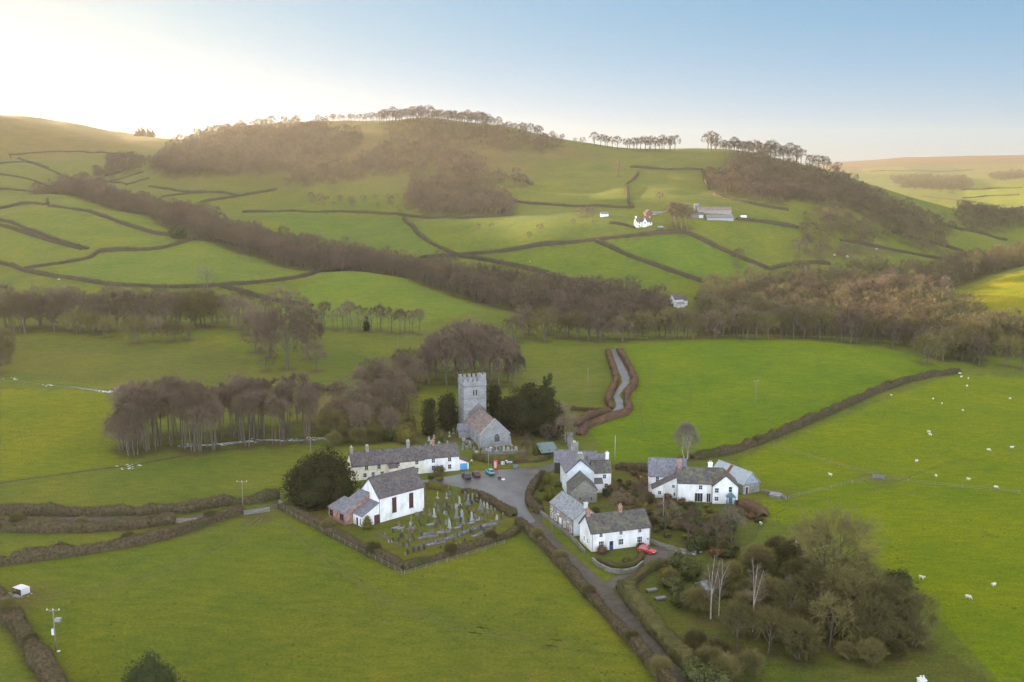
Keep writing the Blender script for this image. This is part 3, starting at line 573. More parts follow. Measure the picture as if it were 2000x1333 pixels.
# ---------------------------------------------------------------- buildings
class House:
    def __init__(s,name,label,cat_,p,ang,z=0.,group=None):
        s.r=empty(name,(p[0],p[1],z),math.radians(ang)); tag(s.r,label,cat_,group)
    def part(s,mb,name,mats,parent=None,**k): return mb.build(name,mats,parent or s.r,**k)
    def gable(s,x0,x1,y0,y1,ze,zr,axis,wall,roof,oh=.3,th=.14,zb=-.4,rp=.5,barge=None,ridge=True,wallname='wall',label=None,gutter=True,ohg=None):
        """gabled block; ridge along axis ('x'/'y'); rp = ridge position across"""
        m=MB(); ohg=oh if ohg is None else ohg
        if axis=='x': a0,a1,b0,b1=y0,y1,x0,x1
        else: a0,a1,b0,b1=x0,x1,y0,y1
        rm=a0+(a1-a0)*rp; m.prism([(a0,zb),(a1,zb),(a1,ze),(rm,zr-.05),(a0,ze)],axis,b0,b1)
        w=s.part(m,wallname,wall); 
        if label: w['label']=label
        R=MB(); sl0=(zr-ze)/(rm-a0); sl1=(zr-ze)/(a1-rm); t=.12
        P=lambda a,b,z:((b,a,z) if axis=='x' else (a,b,z))
        o0,o1=b0-ohg,b1+ohg
        l=[P(a0-oh,o0,ze-sl0*oh+t),P(a0-oh,o1,ze-sl0*oh+t),P(rm,o1,zr+t),P(rm,o0,zr+t)]
        r=[P(a1+oh,o0,ze-sl1*oh+t),P(rm,o0,zr+t),P(rm,o1,zr+t),P(a1+oh,o1,ze-sl1*oh+t)]
        if axis!='x': l=[l[0],l[3],l[2],l[1]]; r=[r[0],r[3],r[2],r[1]]
        R.slab(l,th); R.slab(r,th)
        if ridge: R.tube(P(rm,o0-.02,zr+t+.0),P(rm,o1+.02,zr+t+.0),.11,n=6)
        ro=s.part(R,'roof',roof)
        if barge:
            for b in (o0-.03,o1+.03):
                g=MB()
                for q,sgn in ((a0-oh,sl0),(a1+oh,sl1)):
                    z_=(ze-sgn*oh+t); A=Vector(P(q,b,z_-.1)); B_=Vector(P(rm,b,zr+t-.1)); d=.045
                    off=Vector(P(0,d,0)); up=Vector((0,0,.12))
                    g.add([A-off-up,A+off-up,B_+off-up,B_-off-up,A-off+up,A+off+up,B_+off+up,B_-off+up],[(0,1,2,3),(4,5,6,7),(0,1,5,4),(1,2,6,5),(2,3,7,6),(3,0,4,7)])
                g.build('bargeboard',barge,ro)
        if gutter:
            for q,sgn in ((a0-oh,sl0),(a1+oh,sl1)):
                g=MB(); g.tube(P(q-.03*(1 if q<rm else -1),b0,ze-sgn*oh+.02),P(q-.03*(1 if q<rm else -1),b1,ze-sgn*oh+.02),.06,n=5)
                g.build('gutter',M_darktrim,ro)
        return ro
    def shed(s,x0,x1,y0,y1,zlo,zhi,low,wall,roof,oh=.25,th=.12,zb=-.4,label=None,wallname='wall'):
        """lean-to; low = side of the low eaves: 'x-','x+','y-','y+'"""
        m=MB(); ax=low[0]
        z00={'x-':(zlo,zhi,zhi,zlo),'x+':(zhi,zlo,zlo,zhi),'y-':(zlo,zlo,zhi,zhi),'y+':(zhi,zhi,zlo,zlo)}[low]
        c=[(x0,y0),(x1,y0),(x1,y1),(x0,y1)]
        m.add([(q[0],q[1],zb) for q in c]+[(q[0],q[1],z) for q,z in zip(c,z00)],[(3,2,1,0),(4,5,6,7),(0,1,5,4),(1,2,6,5),(2,3,7,6),(3,0,4,7)])
        w=s.part(m,wallname,wall)
        if label: w['label']=label
        run=(x1-x0) if ax=='x' else (y1-y0); sl=(zhi-zlo)/run
        X0,X1,Y0,Y1=x0,x1,y0,y1
        if low=='x-': X0-=oh;Y0-=oh*.6;Y1+=oh*.6;X1-=.004
        if low=='x+': X1+=oh;Y0-=oh*.6;Y1+=oh*.6;X0+=.004
        if low=='y-': Y0-=oh;X0-=oh*.6;X1+=oh*.6;Y1-=.004
        if low=='y+': Y1+=oh;X0-=oh*.6;X1+=oh*.6;Y0+=.004
        def zz(x,y):
            return {'x-':zlo+sl*(x-x0),'x+':zlo+sl*(x1-x),'y-':zlo+sl*(y-y0),'y+':zlo+sl*(y1-y)}[low]+.1
        R=MB(); R.slab([(X0,Y0,zz(X0,Y0)),(X1,Y0,zz(X1,Y0)),(X1,Y1,zz(X1,Y1)),(X0,Y1,zz(X0,Y1))],th)
        return s.part(R,'roof',roof)
    def window(s,face,a,z,w,h,at,frame=None,cols=2,rows=2,glass=None,sill=True,name='window',label=None,arch=False,th=.05):
        """face: 'y-' (front, at=y),'y+','x-','x+'; a = centre along the face; z = centre height"""
        frame=frame or M_trim; glass=glass or M_glass
        w*=1.1; h*=1.1; s.k=getattr(s,'k',0)+1
        n={'y-':(0,-1),'y+':(0,1),'x-':(-1,0),'x+':(1,0)}[face]
        def C(da,dz,out): return (a+da,at+n[1]*out,z+dz) if face[0]=='y' else (at+n[0]*out,a+da,z+dz)
        def D(wa,d,hz_): return (wa,d,hz_) if face[0]=='y' else (d,wa,hz_)
        m=MB(); b=.07
        m.box(C(0,h/2-b/2,.03),D(w,th+.04,b)); m.box(C(0,-h/2+b/2,.03),D(w,th+.04,b))
        for sg in (-1,1): m.box(C(sg*(w/2-b/2),0,.03),D(b,th+.04,h-2*b))
        for i in range(1,cols): m.box(C(-w/2+w*i/cols,0,.025),D(.045,th+.02,h-2*b))
        for j in range(1,rows):
            for i in range(cols): 
                seg=w/cols-.06; m.box(C(-w/2+w*(i+.5)/cols,-h/2+h*j/rows,.022),D(seg,th+.01,.04))
        f=s.part(m,name,frame)
        if label: f['label']=label
        p=MB(); p.box(C(0,0,.012),D(w-2*b,.03,h-2*b)); p.build('pane',glass,f)
        if sill:
            q=MB(); q.box(C(0,-h/2-.05,.08),D(w+.2,.16,.08)); q.build('sill',frame if frame is M_trim else M_grave,f)
        return f
    def door(s,face,a,w,h,at,mat,frame=None,z0=0.,label=None,glazed=False):
        n={'y-':(0,-1),'y+':(0,1),'x-':(-1,0),'x+':(1,0)}[face]
        def C(da,dz,out): return (a+da,at+n[1]*out,z0+dz) if face[0]=='y' else (at+n[0]*out,a+da,z0+dz)
        def D(wa,d,hz_): return (wa,d,hz_) if face[0]=='y' else (d,wa,hz_)
        m=MB(); m.box(C(0,h/2,.03),D(w,.06,h)); 
        for k in (-1,1):
            for zz in (.28,.72): m.box(C(k*w*.22,h*zz,.07),D(w*.3,.03,h*.32))
        d=s.part(m,'door',mat)
        if label: d['label']=label
        fr=MB()
        for k in (-1,1): fr.box(C(k*(w/2+.05),h/2,.045),D(.09,.1,h))
        fr.box(C(0,h+.05,.045),D(w+.19,.1,.09)); fr.build('frame',frame or M_trim,d)
        hd=MB(); hd.box(C(w*.36,h*.48,.11),D(.1,.06,.05)); hd.build('handle',M_metal,d)
        if glazed:
            g=MB(); g.box(C(0,h*.72,.095),D(w*.6,.03,h*.38)); g.build('pane',M_glass,d)
        return d
    def chimney(s,x,y,z0,z1,w,d,mat,roof,pots=2,potm=None,rz=0,label=None):
        m=MB(); m.box((x,y,(z0+z1)/2),(w,d,z1-z0),rz,0); m.box((x,y,z1+.06),(w+.16,d+.16,.14),rz,0); m.box((x,y,z0+(z1-z0)*.3),(w+.08,d+.08,.12),rz,0)
        ch=m.build('chimney',mat,roof)
        if label: ch['label']=label
        p=MB()
        for i in range(pots):
            o=(i-(pots-1)/2)*.42
            px_,py_=(x+o,y) if w>=d else (x,y+o)
            p.lathe([(.13,z1+.12),(.16,z1+.16),(.12,z1+.3),(.11,z1+.55),(.15,z1+.6),(.13,z1+.62)],10,(px_,py_,0),1)
        if pots:  # pots belong to the chimney mesh
            me=ch.data; me.materials.append(potm or M_pot)
            n=len(me.vertices)
            v=[tuple(q.co) for q in me.vertices]+p.v; f=[tuple(pp.vertices) for pp in me.polygons]+[tuple(i+n for i in ff) for ff in p.f]; mi=[0]*len(me.polygons)+[1]*len(p.f)
            me2=bpy.data.meshes.new('chimney'); me2.from_pydata(v,[],f); me2.materials.append(mat); me2.materials.append(potm or M_pot); me2.polygons.foreach_set('material_index',mi); me2.update(); ch.data=me2
        return ch
# ---- white chapel
A=g0(742,1022); h=House('chapel','white rendered chapel with two tall leaded windows, left of the graveyard','chapel',A,43)
L_,W_=13.4,8.2
ro=h.gable(0,L_,0,W_,6.2,10.2,'x',M_white,M_slate,oh=.25,barge=M_darktrim)
for x in (4.3,9.4): h.window('y-',x,3.5,1.15,3.4,0,frame=M_brown,cols=2,rows=6,glass=M_lead)
h.shed(-4.9,0,.02,4.1,2.7,5.0,'x-',M_white,M_slateb,label='white lean-to at the chapel gable')
h.door('y-',-.85,1.3,2.1,.02,M_brown,frame=M_darktrim)
h.door('x-',2.2,.8,2.0,-4.9,M_darktrim,frame=M_trim)
h.window('x-',.9,1.2,.5,1.6,-4.9,cols=1,rows=2,sill=False)
rv=h.shed(-7.2,-.02,4.12,8.0,3.0,6.6,'x-',M_brick,M_slateb,label='brick vestry with a sloping slate roof')
h.shed(-7.2,-2.5,8.02,11.2,3.0,4.5,'x-',M_brick,M_slateb)
h.window('x-',5.4,1.75,1.5,1.4,-7.2,frame=M_brown,cols=2,rows=2); h.window('x-',9.9,1.75,1.3,1.4,-7.2,frame=M_brown,cols=2,rows=2)
h.window('x+',4.1,3.3,1.1,3.2,L_,frame=M_brown,cols=2,rows=6,glass=M_lead)
m=MB(); m.tube((-.08,-.1,0),(-.08,-.1,6.1),.05); m.build('drainpipe',M_darktrim,h.r)
# ---- terrace: white house and cream row
A=g0(829,925.4); h=House('terraced_cottages','long terrace of cream cottages and a white house with blue doors, below the church','terrace',A,17)
ro=h.gable(0,10.1,0,5.6,4.4,7.3,'x',M_white,M_slate,oh=.25,label='white front with blue doors')
for x in (2.6,7.3): h.window('y-',x,3.45,.95,1.15,0); h.window('y-',x,1.35,.95,1.3,0)
h.door('y-',4.9,.95,2.0,0,M_blue,z0=.1,label='sky blue front door')
m=MB(); m.box((3.6,-1.0,2.35),(2.3,1.3,.09)); 
h.chimney(3.2,2.8,7.0,8.6,.7,.6,M_brick,ro,1,label='orange brick chimney')
# garage
rg=h.shed(10.12,13.0,.3,5.0,2.0,3.3,'x+',M_white,M_redroof)
h.door('y-',11.5,2.2,1.9,.3,M_blue,label='sky blue garage door')
# cream row, set at a slight angle
h2=empty('cottage_row',(0,0,0)); bpy.data.objects.remove(h2)
ang=math.radians(5)
class Sub(House):
    def __init__(s,parent,x,y,ang): s.par=parent.r; s.x,s.y,s.a=x,y,ang; s.r=parent.r
    def part(s,mb,name,mats,parent=None,**k):
        if parent is None:
            c,s_=math.cos(s.a),math.sin(s.a); mb.v=[(v[0]*c-v[1]*s_+s.x,v[0]*s_+v[1]*c+s.y,v[2]) for v in mb.v]
            o=mb.build(name,mats,s.par,**k); return o
        return mb.build(name,mats,parent,**k)
class SubM(Sub):
    pass
_ob=MB.build
def subbuild(sub):
    """let sub-part meshes follow the same turn"""
    def b(self,name,mats,parent=None,**k):
        if parent is not None and parent is not sub.par and not getattr(self,'_done',False):
            c,s_=math.cos(sub.a),math.sin(sub.a); self.v=[(v[0]*c-v[1]*s_+sub.x,v[0]*s_+v[1]*c+sub.y,v[2]) for v in self.v]; self._done=True
        return _ob(self,name,mats,parent,**k)
    return b
class in_sub:
    def __init__(s,sub): s.sub=sub
    def __enter__(s): MB.build=subbuild(s.sub); return s.sub
    def __exit__(s,*a): MB.build=_ob
# chimney() rebuilds from the mesh, so pots inside a Sub are turned there too
def sub_chimney(sub,x,y,z0,z1,w,d,mat,roof,pots=1,potm=None):
    m=MB(); m.box((x,y,(z0+z1)/2),(w,d,z1-z0)); m.box((x,y,z1+.06),(w+.16,d+.16,.14))
    for i in range(pots):
        o=(i-(pots-1)/2)*.42; q=(x+o,y) if w>=d else (x,y+o)
        m.lathe([(.13,z1+.12),(.16,z1+.16),(.12,z1+.3),(.11,z1+.55),(.15,z1+.6),(.13,z1+.62)],10,(q[0],q[1],0),1)
    return m.build('chimney',[mat,potm or M_potw],roof)
s2=Sub(h,0,0,math.radians(4))
with in_sub(s2):
    r2=s2.gable(-20.5,-.03,-.05,6.6,4.2,7.3,'x',M_cream,M_slate,oh=.25,label='cream rendered cottage fronts',rp=.44)
    for x in (-2.2,-7.6,-9.9,-13.0,-16.5): s2.window('y-',x,3.35,.95,1.1,-.05,frame=M_cream if x<-12 else M_trim)
    for x in (-2.2,-8,-12.2,-17): s2.window('y-',x,1.3,.95,1.2,-.05)
    s2.door('y-',-5.2,.9,2,-.05,M_brown); s2.door('y-',-14.7,.9,2,-.05,M_bluegreen)
    sub_chimney(s2,-3.9,2.9,6.9,8.9,.9,.8,M_stoneb,r2,2); sub_chimney(s2,-15.6,2.9,6.9,8.6,.9,.8,M_stoneb,r2,2); sub_chimney(s2,-20.0,2.9,6.0,8.7,.8,.9,M_stoneb,r2,1)
    p=MB(); p.box((-9.4,-1.2,1.5),(2.2,2.2,3.4)); s2.part(p,'porch',M_cream)
    p=MB(); p.slab([(-10.7,-2.5,3.2),(-8.1,-2.5,3.2),(-8.1,0,3.9),(-10.7,0,3.9)],.1); s2.part(p,'porch_roof',M_slate)
# ---- church: nave, tower, porch
A=g0(937.4,876); h=House('stone_church','old stone church with a battlemented west tower and lichened tile roof among dark yews','church',A,17)
NW,NL=9.6,19.5
ro=h.gable(0,NW,0,NL,4.1,8.6,'y',M_stone,M_tile,oh=.15,ohg=-.02,ridge=True,gutter=False)
# raised coping on the east gable
g=MB()
for x0,x1 in ((-.3,NW/2),(NW+.3,NW/2)):
    a_=Vector((x0,-.18,3.95)); b_=Vector((x1,-.18,8.95)); up=Vector((0,0,.2)); off=Vector((0,.4,0))
    g.add([a_-up,a_-up+off,b_-up+off,b_-up,a_+up,a_+up+off,b_+up+off,b_+up],[(0,1,2,3),(4,5,6,7),(0,1,5,4),(1,2,6,5),(2,3,7,6),(3,0,4,7)])
g.build('coping',M_gravep,ro)
def arch_window(h,x,zb,w,hh,at,lights=3):
    """pointed-head traceried window on the y- face"""
    m=MB(); n=10; R=w/2
    outer=[(x-R,zb)]+[(x-R*math.cos(math.pi*i/n),zb+hh-R*1.0+R*1.1*math.sin(math.pi*i/n)) for i in range(n+1)]+[(x+R,zb)]
    inn=[(x-R+.13,zb+.1)]+[(x-(R-.13)*math.cos(math.pi*i/n),zb+hh-R+(R-.13)*1.1*math.sin(math.pi*i/n)) for i in range(n+1)]+[(x+R-.13,zb+.1)]
    k=len(outer)
    vs=[(p[0],at-.07,p[1]) for p in outer]+[(p[0],at-.07,p[1]) for p in inn]+[(p[0],at+.05,p[1]) for p in outer]+[(p[0],at+.05,p[1]) for p in inn]
    fs=[(i,i+1,k+i+1,k+i) for i in range(k-1)]+[(k-1,0,k,2*k-1)]
    fs+=[(i,i+1,2*k+i+1,2*k+i) for i in range(k-1)]+[(k+i,k+i+1,3*k+i+1,3*k+i) for i in range(k-1)]
    m.add(vs,fs)
    for i in range(1,lights): m.box((x-R+w*i/lights,at-.03,zb+(hh-R*.3)/2),(.1,.1,hh-R*.5))
    for i in range(lights):
        c=x-R+w*(i+.5)/lights; m.tube((c-.2,at-.04,zb+hh*.66),(c,at-.04,zb+hh*.80),.035,n=4); m.tube((c+.2,at-.04,zb+hh*.66),(c,at-.04,zb+hh*.80),.035,n=4)
    f=m.build('window',M_gravep,h.r)
    p=MB(); p.add([(q[0],at-.012,q[1]) for q in inn],[tuple(range(k))]); p.build('pane',M_glass,f)
    q=MB(); q.box((x,at-.1,zb-.08),(w+.5,.25,.16)); q.build('sill',M_gravep,f)
arch_window(h,5.5,1.5,1.9,2.6,0,3)
# buttresses and a lintelled south window
b=MB(); b.add([(-.55,-.5,-.3),(.3,-.5,-.3),(.3,.5,-.3),(-.55,.5,-.3),(-.3,-.3,3.2),(.2,-.3,3.2),(.2,.4,3.2),(-.3,.4,3.2)],[(0,1,2,3),(4,5,6,7),(0,1,5,4),(1,2,6,5),(2,3,7,6),(3,0,4,7)]); b.build('buttress',M_stone,h.r)
b=MB(); b.add([(9.3,-.5,-.3),(10.2,-.5,-.3),(10.2,.5,-.3),(9.3,.5,-.3),(9.4,-.3,3.2),(9.9,-.3,3.2),(9.9,.4,3.2),(9.4,.4,3.2)],[(0,1,2,3),(4,5,6,7),(0,1,5,4),(1,2,6,5),(2,3,7,6),(3,0,4,7)]); b.build('buttress',M_stone,h.r)
h.window('x-',3.0,2.3,1.3,1.7,0,frame=M_gravep,cols=3,rows=1); h.window('x-',8.0,2.4,1.2,1.6,0,frame=M_gravep,cols=2,rows=1)
# south porch
pr=MB(); 
rp_=h.gable(-3.6,-.02,12.4,15.6,2.6,4.6,'x',M_stone,M_slateb,oh=.2,gutter=False,wallname='porch')
p=MB(); p.prism([(13.2,0),(14.8,0),(14.8,1.6),(14.0,2.4),(13.2,1.6)],'x',-3.64,-3.58); p.build('porch_opening',M_dark,h.r)
# tower
TW=7.6; tx=-.15; ty=NL+.02; TH_=17.0
m=MB(); 
bt=.35
m.prism([(tx,ty),(tx+TW,ty),(tx+TW,ty+TW),(tx,ty+TW)],'z',-.5,16.0)
tw=m.build('tower',M_stone,h.r)
c=MB()
for z in (7.4,11.4,15.5): 
    for q,dims in (((tx+TW/2,ty-.04,z),(TW+.3,.16,.2)),((tx+TW/2,ty+TW+.04,z),(TW+.3,.16,.2)),((tx-.04,ty+TW/2,z),(.16,TW,.2)),((tx+TW+.04,ty+TW/2,z),(.16,TW,.2))): c.box(q,dims)
c.build('string_course',M_grave,tw)
# parapet, merlons, lead roof, stair turret
p=MB(); o=.12; t=.45
for (cx,cy,dx,dy) in ((tx+TW/2,ty-o+t/2,TW+2*o,t),(tx+TW/2,ty+TW+o-t/2,TW+2*o,t),(tx-o+t/2,ty+TW/2,t,TW-2*t+2*o),(tx+TW+o-t/2,ty+TW/2,t,TW-2*t+2*o)): p.box((cx,cy,16.5),(dx,dy,1.5))
nm=5
for i in range(nm):
    u=(i+.5)/nm*(TW+2*o)-o; wv=(TW+2*o)/nm*.6
    hh=1.0
    for yy in (ty-o+t/2,ty+TW+o-t/2): p.box((tx+u,yy,17.25+hh/2),(wv,t,hh)); p.box((tx+u,yy,17.25+hh+.06),(wv+.1,t+.12,.12))
    if 0<i<nm-1:
        for xx in (tx-o+t/2,tx+TW+o-t/2): p.box((xx,ty+u,17.25+hh/2),(t,wv,hh)); p.box((xx,ty+u,17.25+hh+.06),(t+.12,wv+.1,.12))
p.build('parapet',M_stone,tw)
p=MB(); p.box((tx+TW/2,ty+TW/2,16.05),(TW-.7,TW-.7,.1)); p.build('lead_roof',M_grave,tw)
p=MB(); p.box((tx+TW-.95,ty+1.0,17.5),(1.9,1.9,3.2))
for dx in (-.72,.72):
    for dy in (-.72,.72): p.box((tx+TW-.95+dx,ty+1.0+dy,19.4),(.5,.5,.6))
p.build('stair_turret',M_stone,tw)
def belfry(face,a,at,z):
    for k in (-.45,.45):
        f=h.window(face,a+k,z,.62,1.9,at,frame=M_gravep,cols=1,rows=1,glass=M_dark,sill=False,name='belfry_opening')
belfry('y-',tx+TW/2,ty,13.4); belfry('x-',ty+TW/2,tx,13.4)
h.window('x-',ty+TW/2,5.3,.5,1.5,tx,frame=M_gravep,cols=1,rows=1,glass=M_dark,sill=False)
# weathering of an older, steeper roof line on the tower
g=MB()
for sg in (-1,1): g.tube((NW/2+sg*3.7,ty-.06,6.0),(NW/2,ty-.06,9.6),.12,n=4)
g.build('roof_flashing',M_slatem,tw)
# ---- grey stone house with pale wing (two stepped gables towards us)
A=g0(1114,984); h=House('stone_house','double gabled grey stone house with big ridge chimneys and a white wing','house',(A[0]+.3,A[1]),6)
r0=h.gable(0,6.6,0,7.2,3.4,6.3,'y',M_stoneb,M_slatem,oh=.2,wallname='low_wing')
r1=h.gable(-.2,7.2,7.25,17.5,6.0,9.3,'y',M_render,M_slateb,oh=.25,barge=M_darktrim,label='grey rendered main gable')
h.chimney(3.5,8.2,8.3,10.6,1.9,.9,M_stoneb,r1,3,M_potw); h.chimney(3.5,17.0,8.3,11.3,2.0,1.3,M_stoneb,r1,2,M_potw)
r2=h.gable(7.25,12.2,9.5,14.0,5.0,7.6,'x',M_white,M_slatem,oh=.2,label='white rendered wing')
r3=h.gable(7.25,12.6,14.1,19.5,5.2,8.0,'x',M_render,M_slateb,oh=.2)
h.chimney(12.0,14.1,7.0,9.0,.8,1.1,M_white,r2,1,M_potw)
h.shed(7.24,9.6,7.8,9.48,2.6,3.5,'y-',M_white,M_slate)
h.window('y-',2.2,1.2,.7,.7,0,frame=M_gravep); h.window('y-',5.1,1.1,.5,.8,0,frame=M_gravep,cols=1)
h.window('y-',10.4,3.9,.9,1.1,9.5); h.window('y-',10.9,1.4,.9,1.1,9.5)
h.window('x+',11.7,3.9,.9,1.2,12.2); h.window('x-',10.5,4.5,.9,1.2,-.2); h.window('x-',14.0,4.5,.9,1.2,-.2); h.window('x-',12,1.6,.9,1.4,-.2)
# ---- low outbuilding with white shutters
A=g0(1083,925); h=House('shuttered_outbuilding','low dark stone outbuilding with one white shuttered window beside the square','outbuilding',A,-8)
ro=h.gable(0,11.5,0,5.8,3.3,5.9,'x',M_dark,M_slateb,oh=.3,gutter=False)
h.window('y-',5.0,1.75,1.3,1.6,0,cols=3,rows=3)
p=MB()
for k in (-1.05,1.05): p.box((5.0+k,-.05,1.75),(.75,.07,1.75))
p.build('shutter',M_trim,h.r)
h.door('y-',8.4,.9,2,0,M_trim)
# ---- green roofed shed
A=g0(1058,899); h=House('green_roofed_shed','open timber shed with a sloping pale green roof behind the square','shed',A,18)
p=MB()
for x,y in ((0,0),(4.8,0),(0,3.6),(4.8,3.6),(2.4,0)): p.box((x,y,1.5),(.18,.18,3.0))
p.box((2.4,3.6,1.5),(4.9,.08,2.6)); p.build('frame',M_dark,h.r)
R=MB(); R.slab([(-.4,-.8,2.3),(5.2,-.8,2.3),(5.2,4.1,4.1),(-.4,4.1,4.1)],.12); R.build('roof',M_teal,h.r)
# ---- brick-fronted cottage along the lane
A=g0(1074,1012); B_=g0(1117,1046); Lc=math.hypot(B_[0]-A[0],B_[1]-A[1]); ang=math.degrees(math.atan2(B_[1]-A[1],B_[0]-A[0]))
h=House('lane_cottage','brick and stone cottage with pale grey slate roof, side-on to the lane','cottage',A,ang)
L5=13.6
ro=h.gable(0,L5,0,6.6,3.9,6.3,'x',M_brickface,M_slateg,oh=.2,ridge=False)
p=MB(); p.prism([(-.0,-.3),(6.6,-.3),(6.6,3.95),(3.3,6.28),(0,3.95)],'x',L5+.005,L5+.06); p.build('end_wall',M_render,h.r)
p=MB(); p.prism([(-.0,-.3),(6.6,-.3),(6.6,3.95),(3.3,6.28),(0,3.95)],'x',-.06,-.005); p.build('end_wall',M_white,h.r)
for x in (1.3,5.0,10.7): h.window('y-',x,3.1,.85,.95,0,cols=2,rows=2)
for x in (1.3,3.6,8.6,12.2): h.window('y-',x,1.25,.9,1.3,0,cols=2,rows=3)
h.door('y-',6.3,.9,1.95,0,M_trim)
p=MB(); p.tube((L5-.1,-.12,0),(L5-.1,-.12,3.8),.05); p.build('drainpipe',M_darktrim,h.r); p=MB(); p.tube((.1,-.12,0),(.1,-.12,3.8),.05); p.build('drainpipe',M_darktrim,h.r)
h.chimney(L5-.5,3.3,6.0,7.4,.6,.8,M_render,ro,1); 
p=MB(); p.box((5.6,2.0,5.5),(.3,.3,.35)); p.build('roof_vent',M_metal,ro)
# ---- white cottage with blue door
A=g0(1155.3,1079); h=House('white_cottage','white two-storey cottage with a blue front door and mossy slate roof beside the lane','cottage',A,18)
L6,W6=14.2,6.9
ro=h.gable(0,L6,0,W6,4.3,7.3,'x',M_white,M_slatem,oh=.25,barge=M_darktrim)
h.chimney(.45,W6/2,6.8,8.4,.8,.9,M_brick,ro,2); h.chimney(8.3,W6/2,7.0,8.5,.75,.7,M_brick,ro,2)
for x in (2.2,7.0,11.6): h.window('y-',x,3.65,.8,.95,0,cols=2,rows=3)
for x in (2.3,7.0,11.6): h.window('y-',x,1.55,1.15,1.3,0,cols=3,rows=2)
h.door('y-',4.7,.95,2.0,0,M_dblue,glazed=True,label='deep blue front door')
h.window('x-',2.3,1.7,.6,1.1,0,cols=1,rows=2); h.window('x-',4.1,1.7,.6,1.1,0,cols=1,rows=2)
p=MB(); p.box((13.6,-.1,1.5),(.3,.12,.3)); p.build('meter_box',M_darktrim,h.r)
p=MB(); p.tube((.12,-.1,0),(.12,-.1,4.1),.045); p.build('drainpipe',M_darktrim,h.r); p=MB(); p.tube((L6-.15,-.1,0),(L6-.15,-.1,4.1),.045); p.build('drainpipe',M_darktrim,h.r)
# ---- white farmhouse of several ranges
A=g0(1355,981); h=House('white_farmhouse','rambling white farmhouse with several slate roofs, brick chimney and blue-grey porch','farmhouse',A,-6)
f=h
r1=h.gable(-4.2,7.4,.02,6.6,4.9,8.0,'x',M_white,M_slatem,oh=.2,label='white main range',rp=.55)       # main range
r2=h.gable(4.6,10.9,-.9,6.0,4.7,7.4,'y',M_white,M_slatem,oh=.2,barge=M_darktrim,label='white cross gable with the porch')
r3=h.gable(-11.2,-1.5,6.7,13.4,4.6,8.4,'x',M_white,M_slateb,oh=.25,label='white rear range')
r4=h.shed(-10.4,-4.22,2.4,6.68,2.3,5.6,'x-',M_white,M_slate,label='white lean-to')
h.chimney(-3.6,3.6,7.4,9.6,1.0,1.0,M_brick,r1,2); h.chimney(4.3,4.2,7.2,9.2,1.1,.9,M_white,r1,2,M_potw)
h.window('y-',1.6,3.9,.9,1.1,.02); h.window('y-',1.2,1.2,1.9,2.2,.02,frame=M_trim,cols=3,rows=1,sill=False); h.window('y-',3.7,1.2,1.0,2.2,.02,cols=2,rows=1,sill=False)
h.window('y-',5.6,3.5,.95,1.2,-.9); h.window('y-',5.6,1.3,.95,1.1,-.9); h.window('y-',9.0,3.9,.85,1.3,-.9,cols=1)
h.window('y-',-8.6,1.4,.8,.9,2.4); h.window('y-',-5.1,3.2,.7,.8,2.4); h.window('y-',-4.8,1.1,.5,.9,2.4,cols=1); h.window('y-',-9.0,3.6,.8,1.3,6.7)
h.window('x+',2.5,3.3,.8,1.2,10.9)
p=MB(); p.prism([(7.9,2.2),(10.3,2.2),(9.1,3.4)],'y',-2.5,-.92)
p.box((8.1,-2.3,1.1),(.12,.12,2.2)); p.box((10.1,-2.3,1.1),(.12,.12,2.2)); p.box((8.1,-1.6,.55),(.1,1.4,1.1)); p.box((10.1,-1.6,.55),(.1,1.4,1.1)); p.build('porch',M_bluegreen,h.r)
h.door('y-',9.1,.9,2.0,-.9,M_bluegreen)
p=MB(); p.tube((4.5,-.15,0),(4.5,-.15,4.6),.055); p.build('drainpipe',M_darktrim,h.r); p=MB(); p.tube((-4.3,-.1,0),(-4.3,-.1,4.7),.06); p.build('drainpipe',M_darktrim,h.r)
# ---- barn
A=g0(1451,967); h=House('stone_barn','stone barn with a patched blue-grey sheet metal roof beside the white farmhouse','barn',A,28)
ro=h.gable(0,5.6,0,13.0,2.8,5.6,'y',M_stoneb,M_tin,oh=.25,gutter=False)
p=MB(); p.slab([(-.27,7.0,2.83),(2.78,7.0,5.80),(2.78,7.0,5.80),(-.27,8.1,2.83)],.03)
p=MB(); p.add([(-.25,7.0,2.84),(2.8,7.0,5.76),(2.8,8.1,5.76),(-.25,8.1,2.84)],[(0,3,2,1)]); p.v=[(v[0],v[1],v[2]+.03) for v in p.v]; p.build('rusty_sheet',M_rust,ro)
p=MB(); p.prism([(.4,2.7),(5.2,2.7),(2.8,5.3)],'y',-.05,-.005); p.build('gable_boarding',M_tin,h.r)
h.door('y-',1.2,.9,1.9,0,M_dark)
# ---- tiny far white cottage, far farm
def far_gable(h,x0,x1,y0,y1,ze,zr,axis,w,r,**k): return h.gable(x0,x1,y0,y1,ze,zr,axis,w,r,gutter=False,zb=-3,**k)
P_=hit(1318,601); h=House('valley_cottage','small white cottage with dark roof standing alone at the edge of the valley wood','cottage',P_,30,P_[2])
far_gable(h,0,6.8,0,6.2,4.8,8.0,'x',M_white,M_slate); far_gable(h,6.82,11.0,1.0,5.4,3.8,6.2,'x',M_white,M_slate)
h.window('x-',2.0,1.6,1.0,1.5,0); h.window('x-',4.3,1.6,1.0,1.5,0); h.window('x-',3.1,4.6,1.0,1.1,0); h.shed(0.5,6.5,-2.0,-.02,2.2,3.1,'y-',M_white,M_slateg)
P_=hit(1243,446); h=House('far_farmhouse','pale farmhouse with a central gable on the hillside below the red barn','farmhouse',P_,8,P_[2])
k=.95
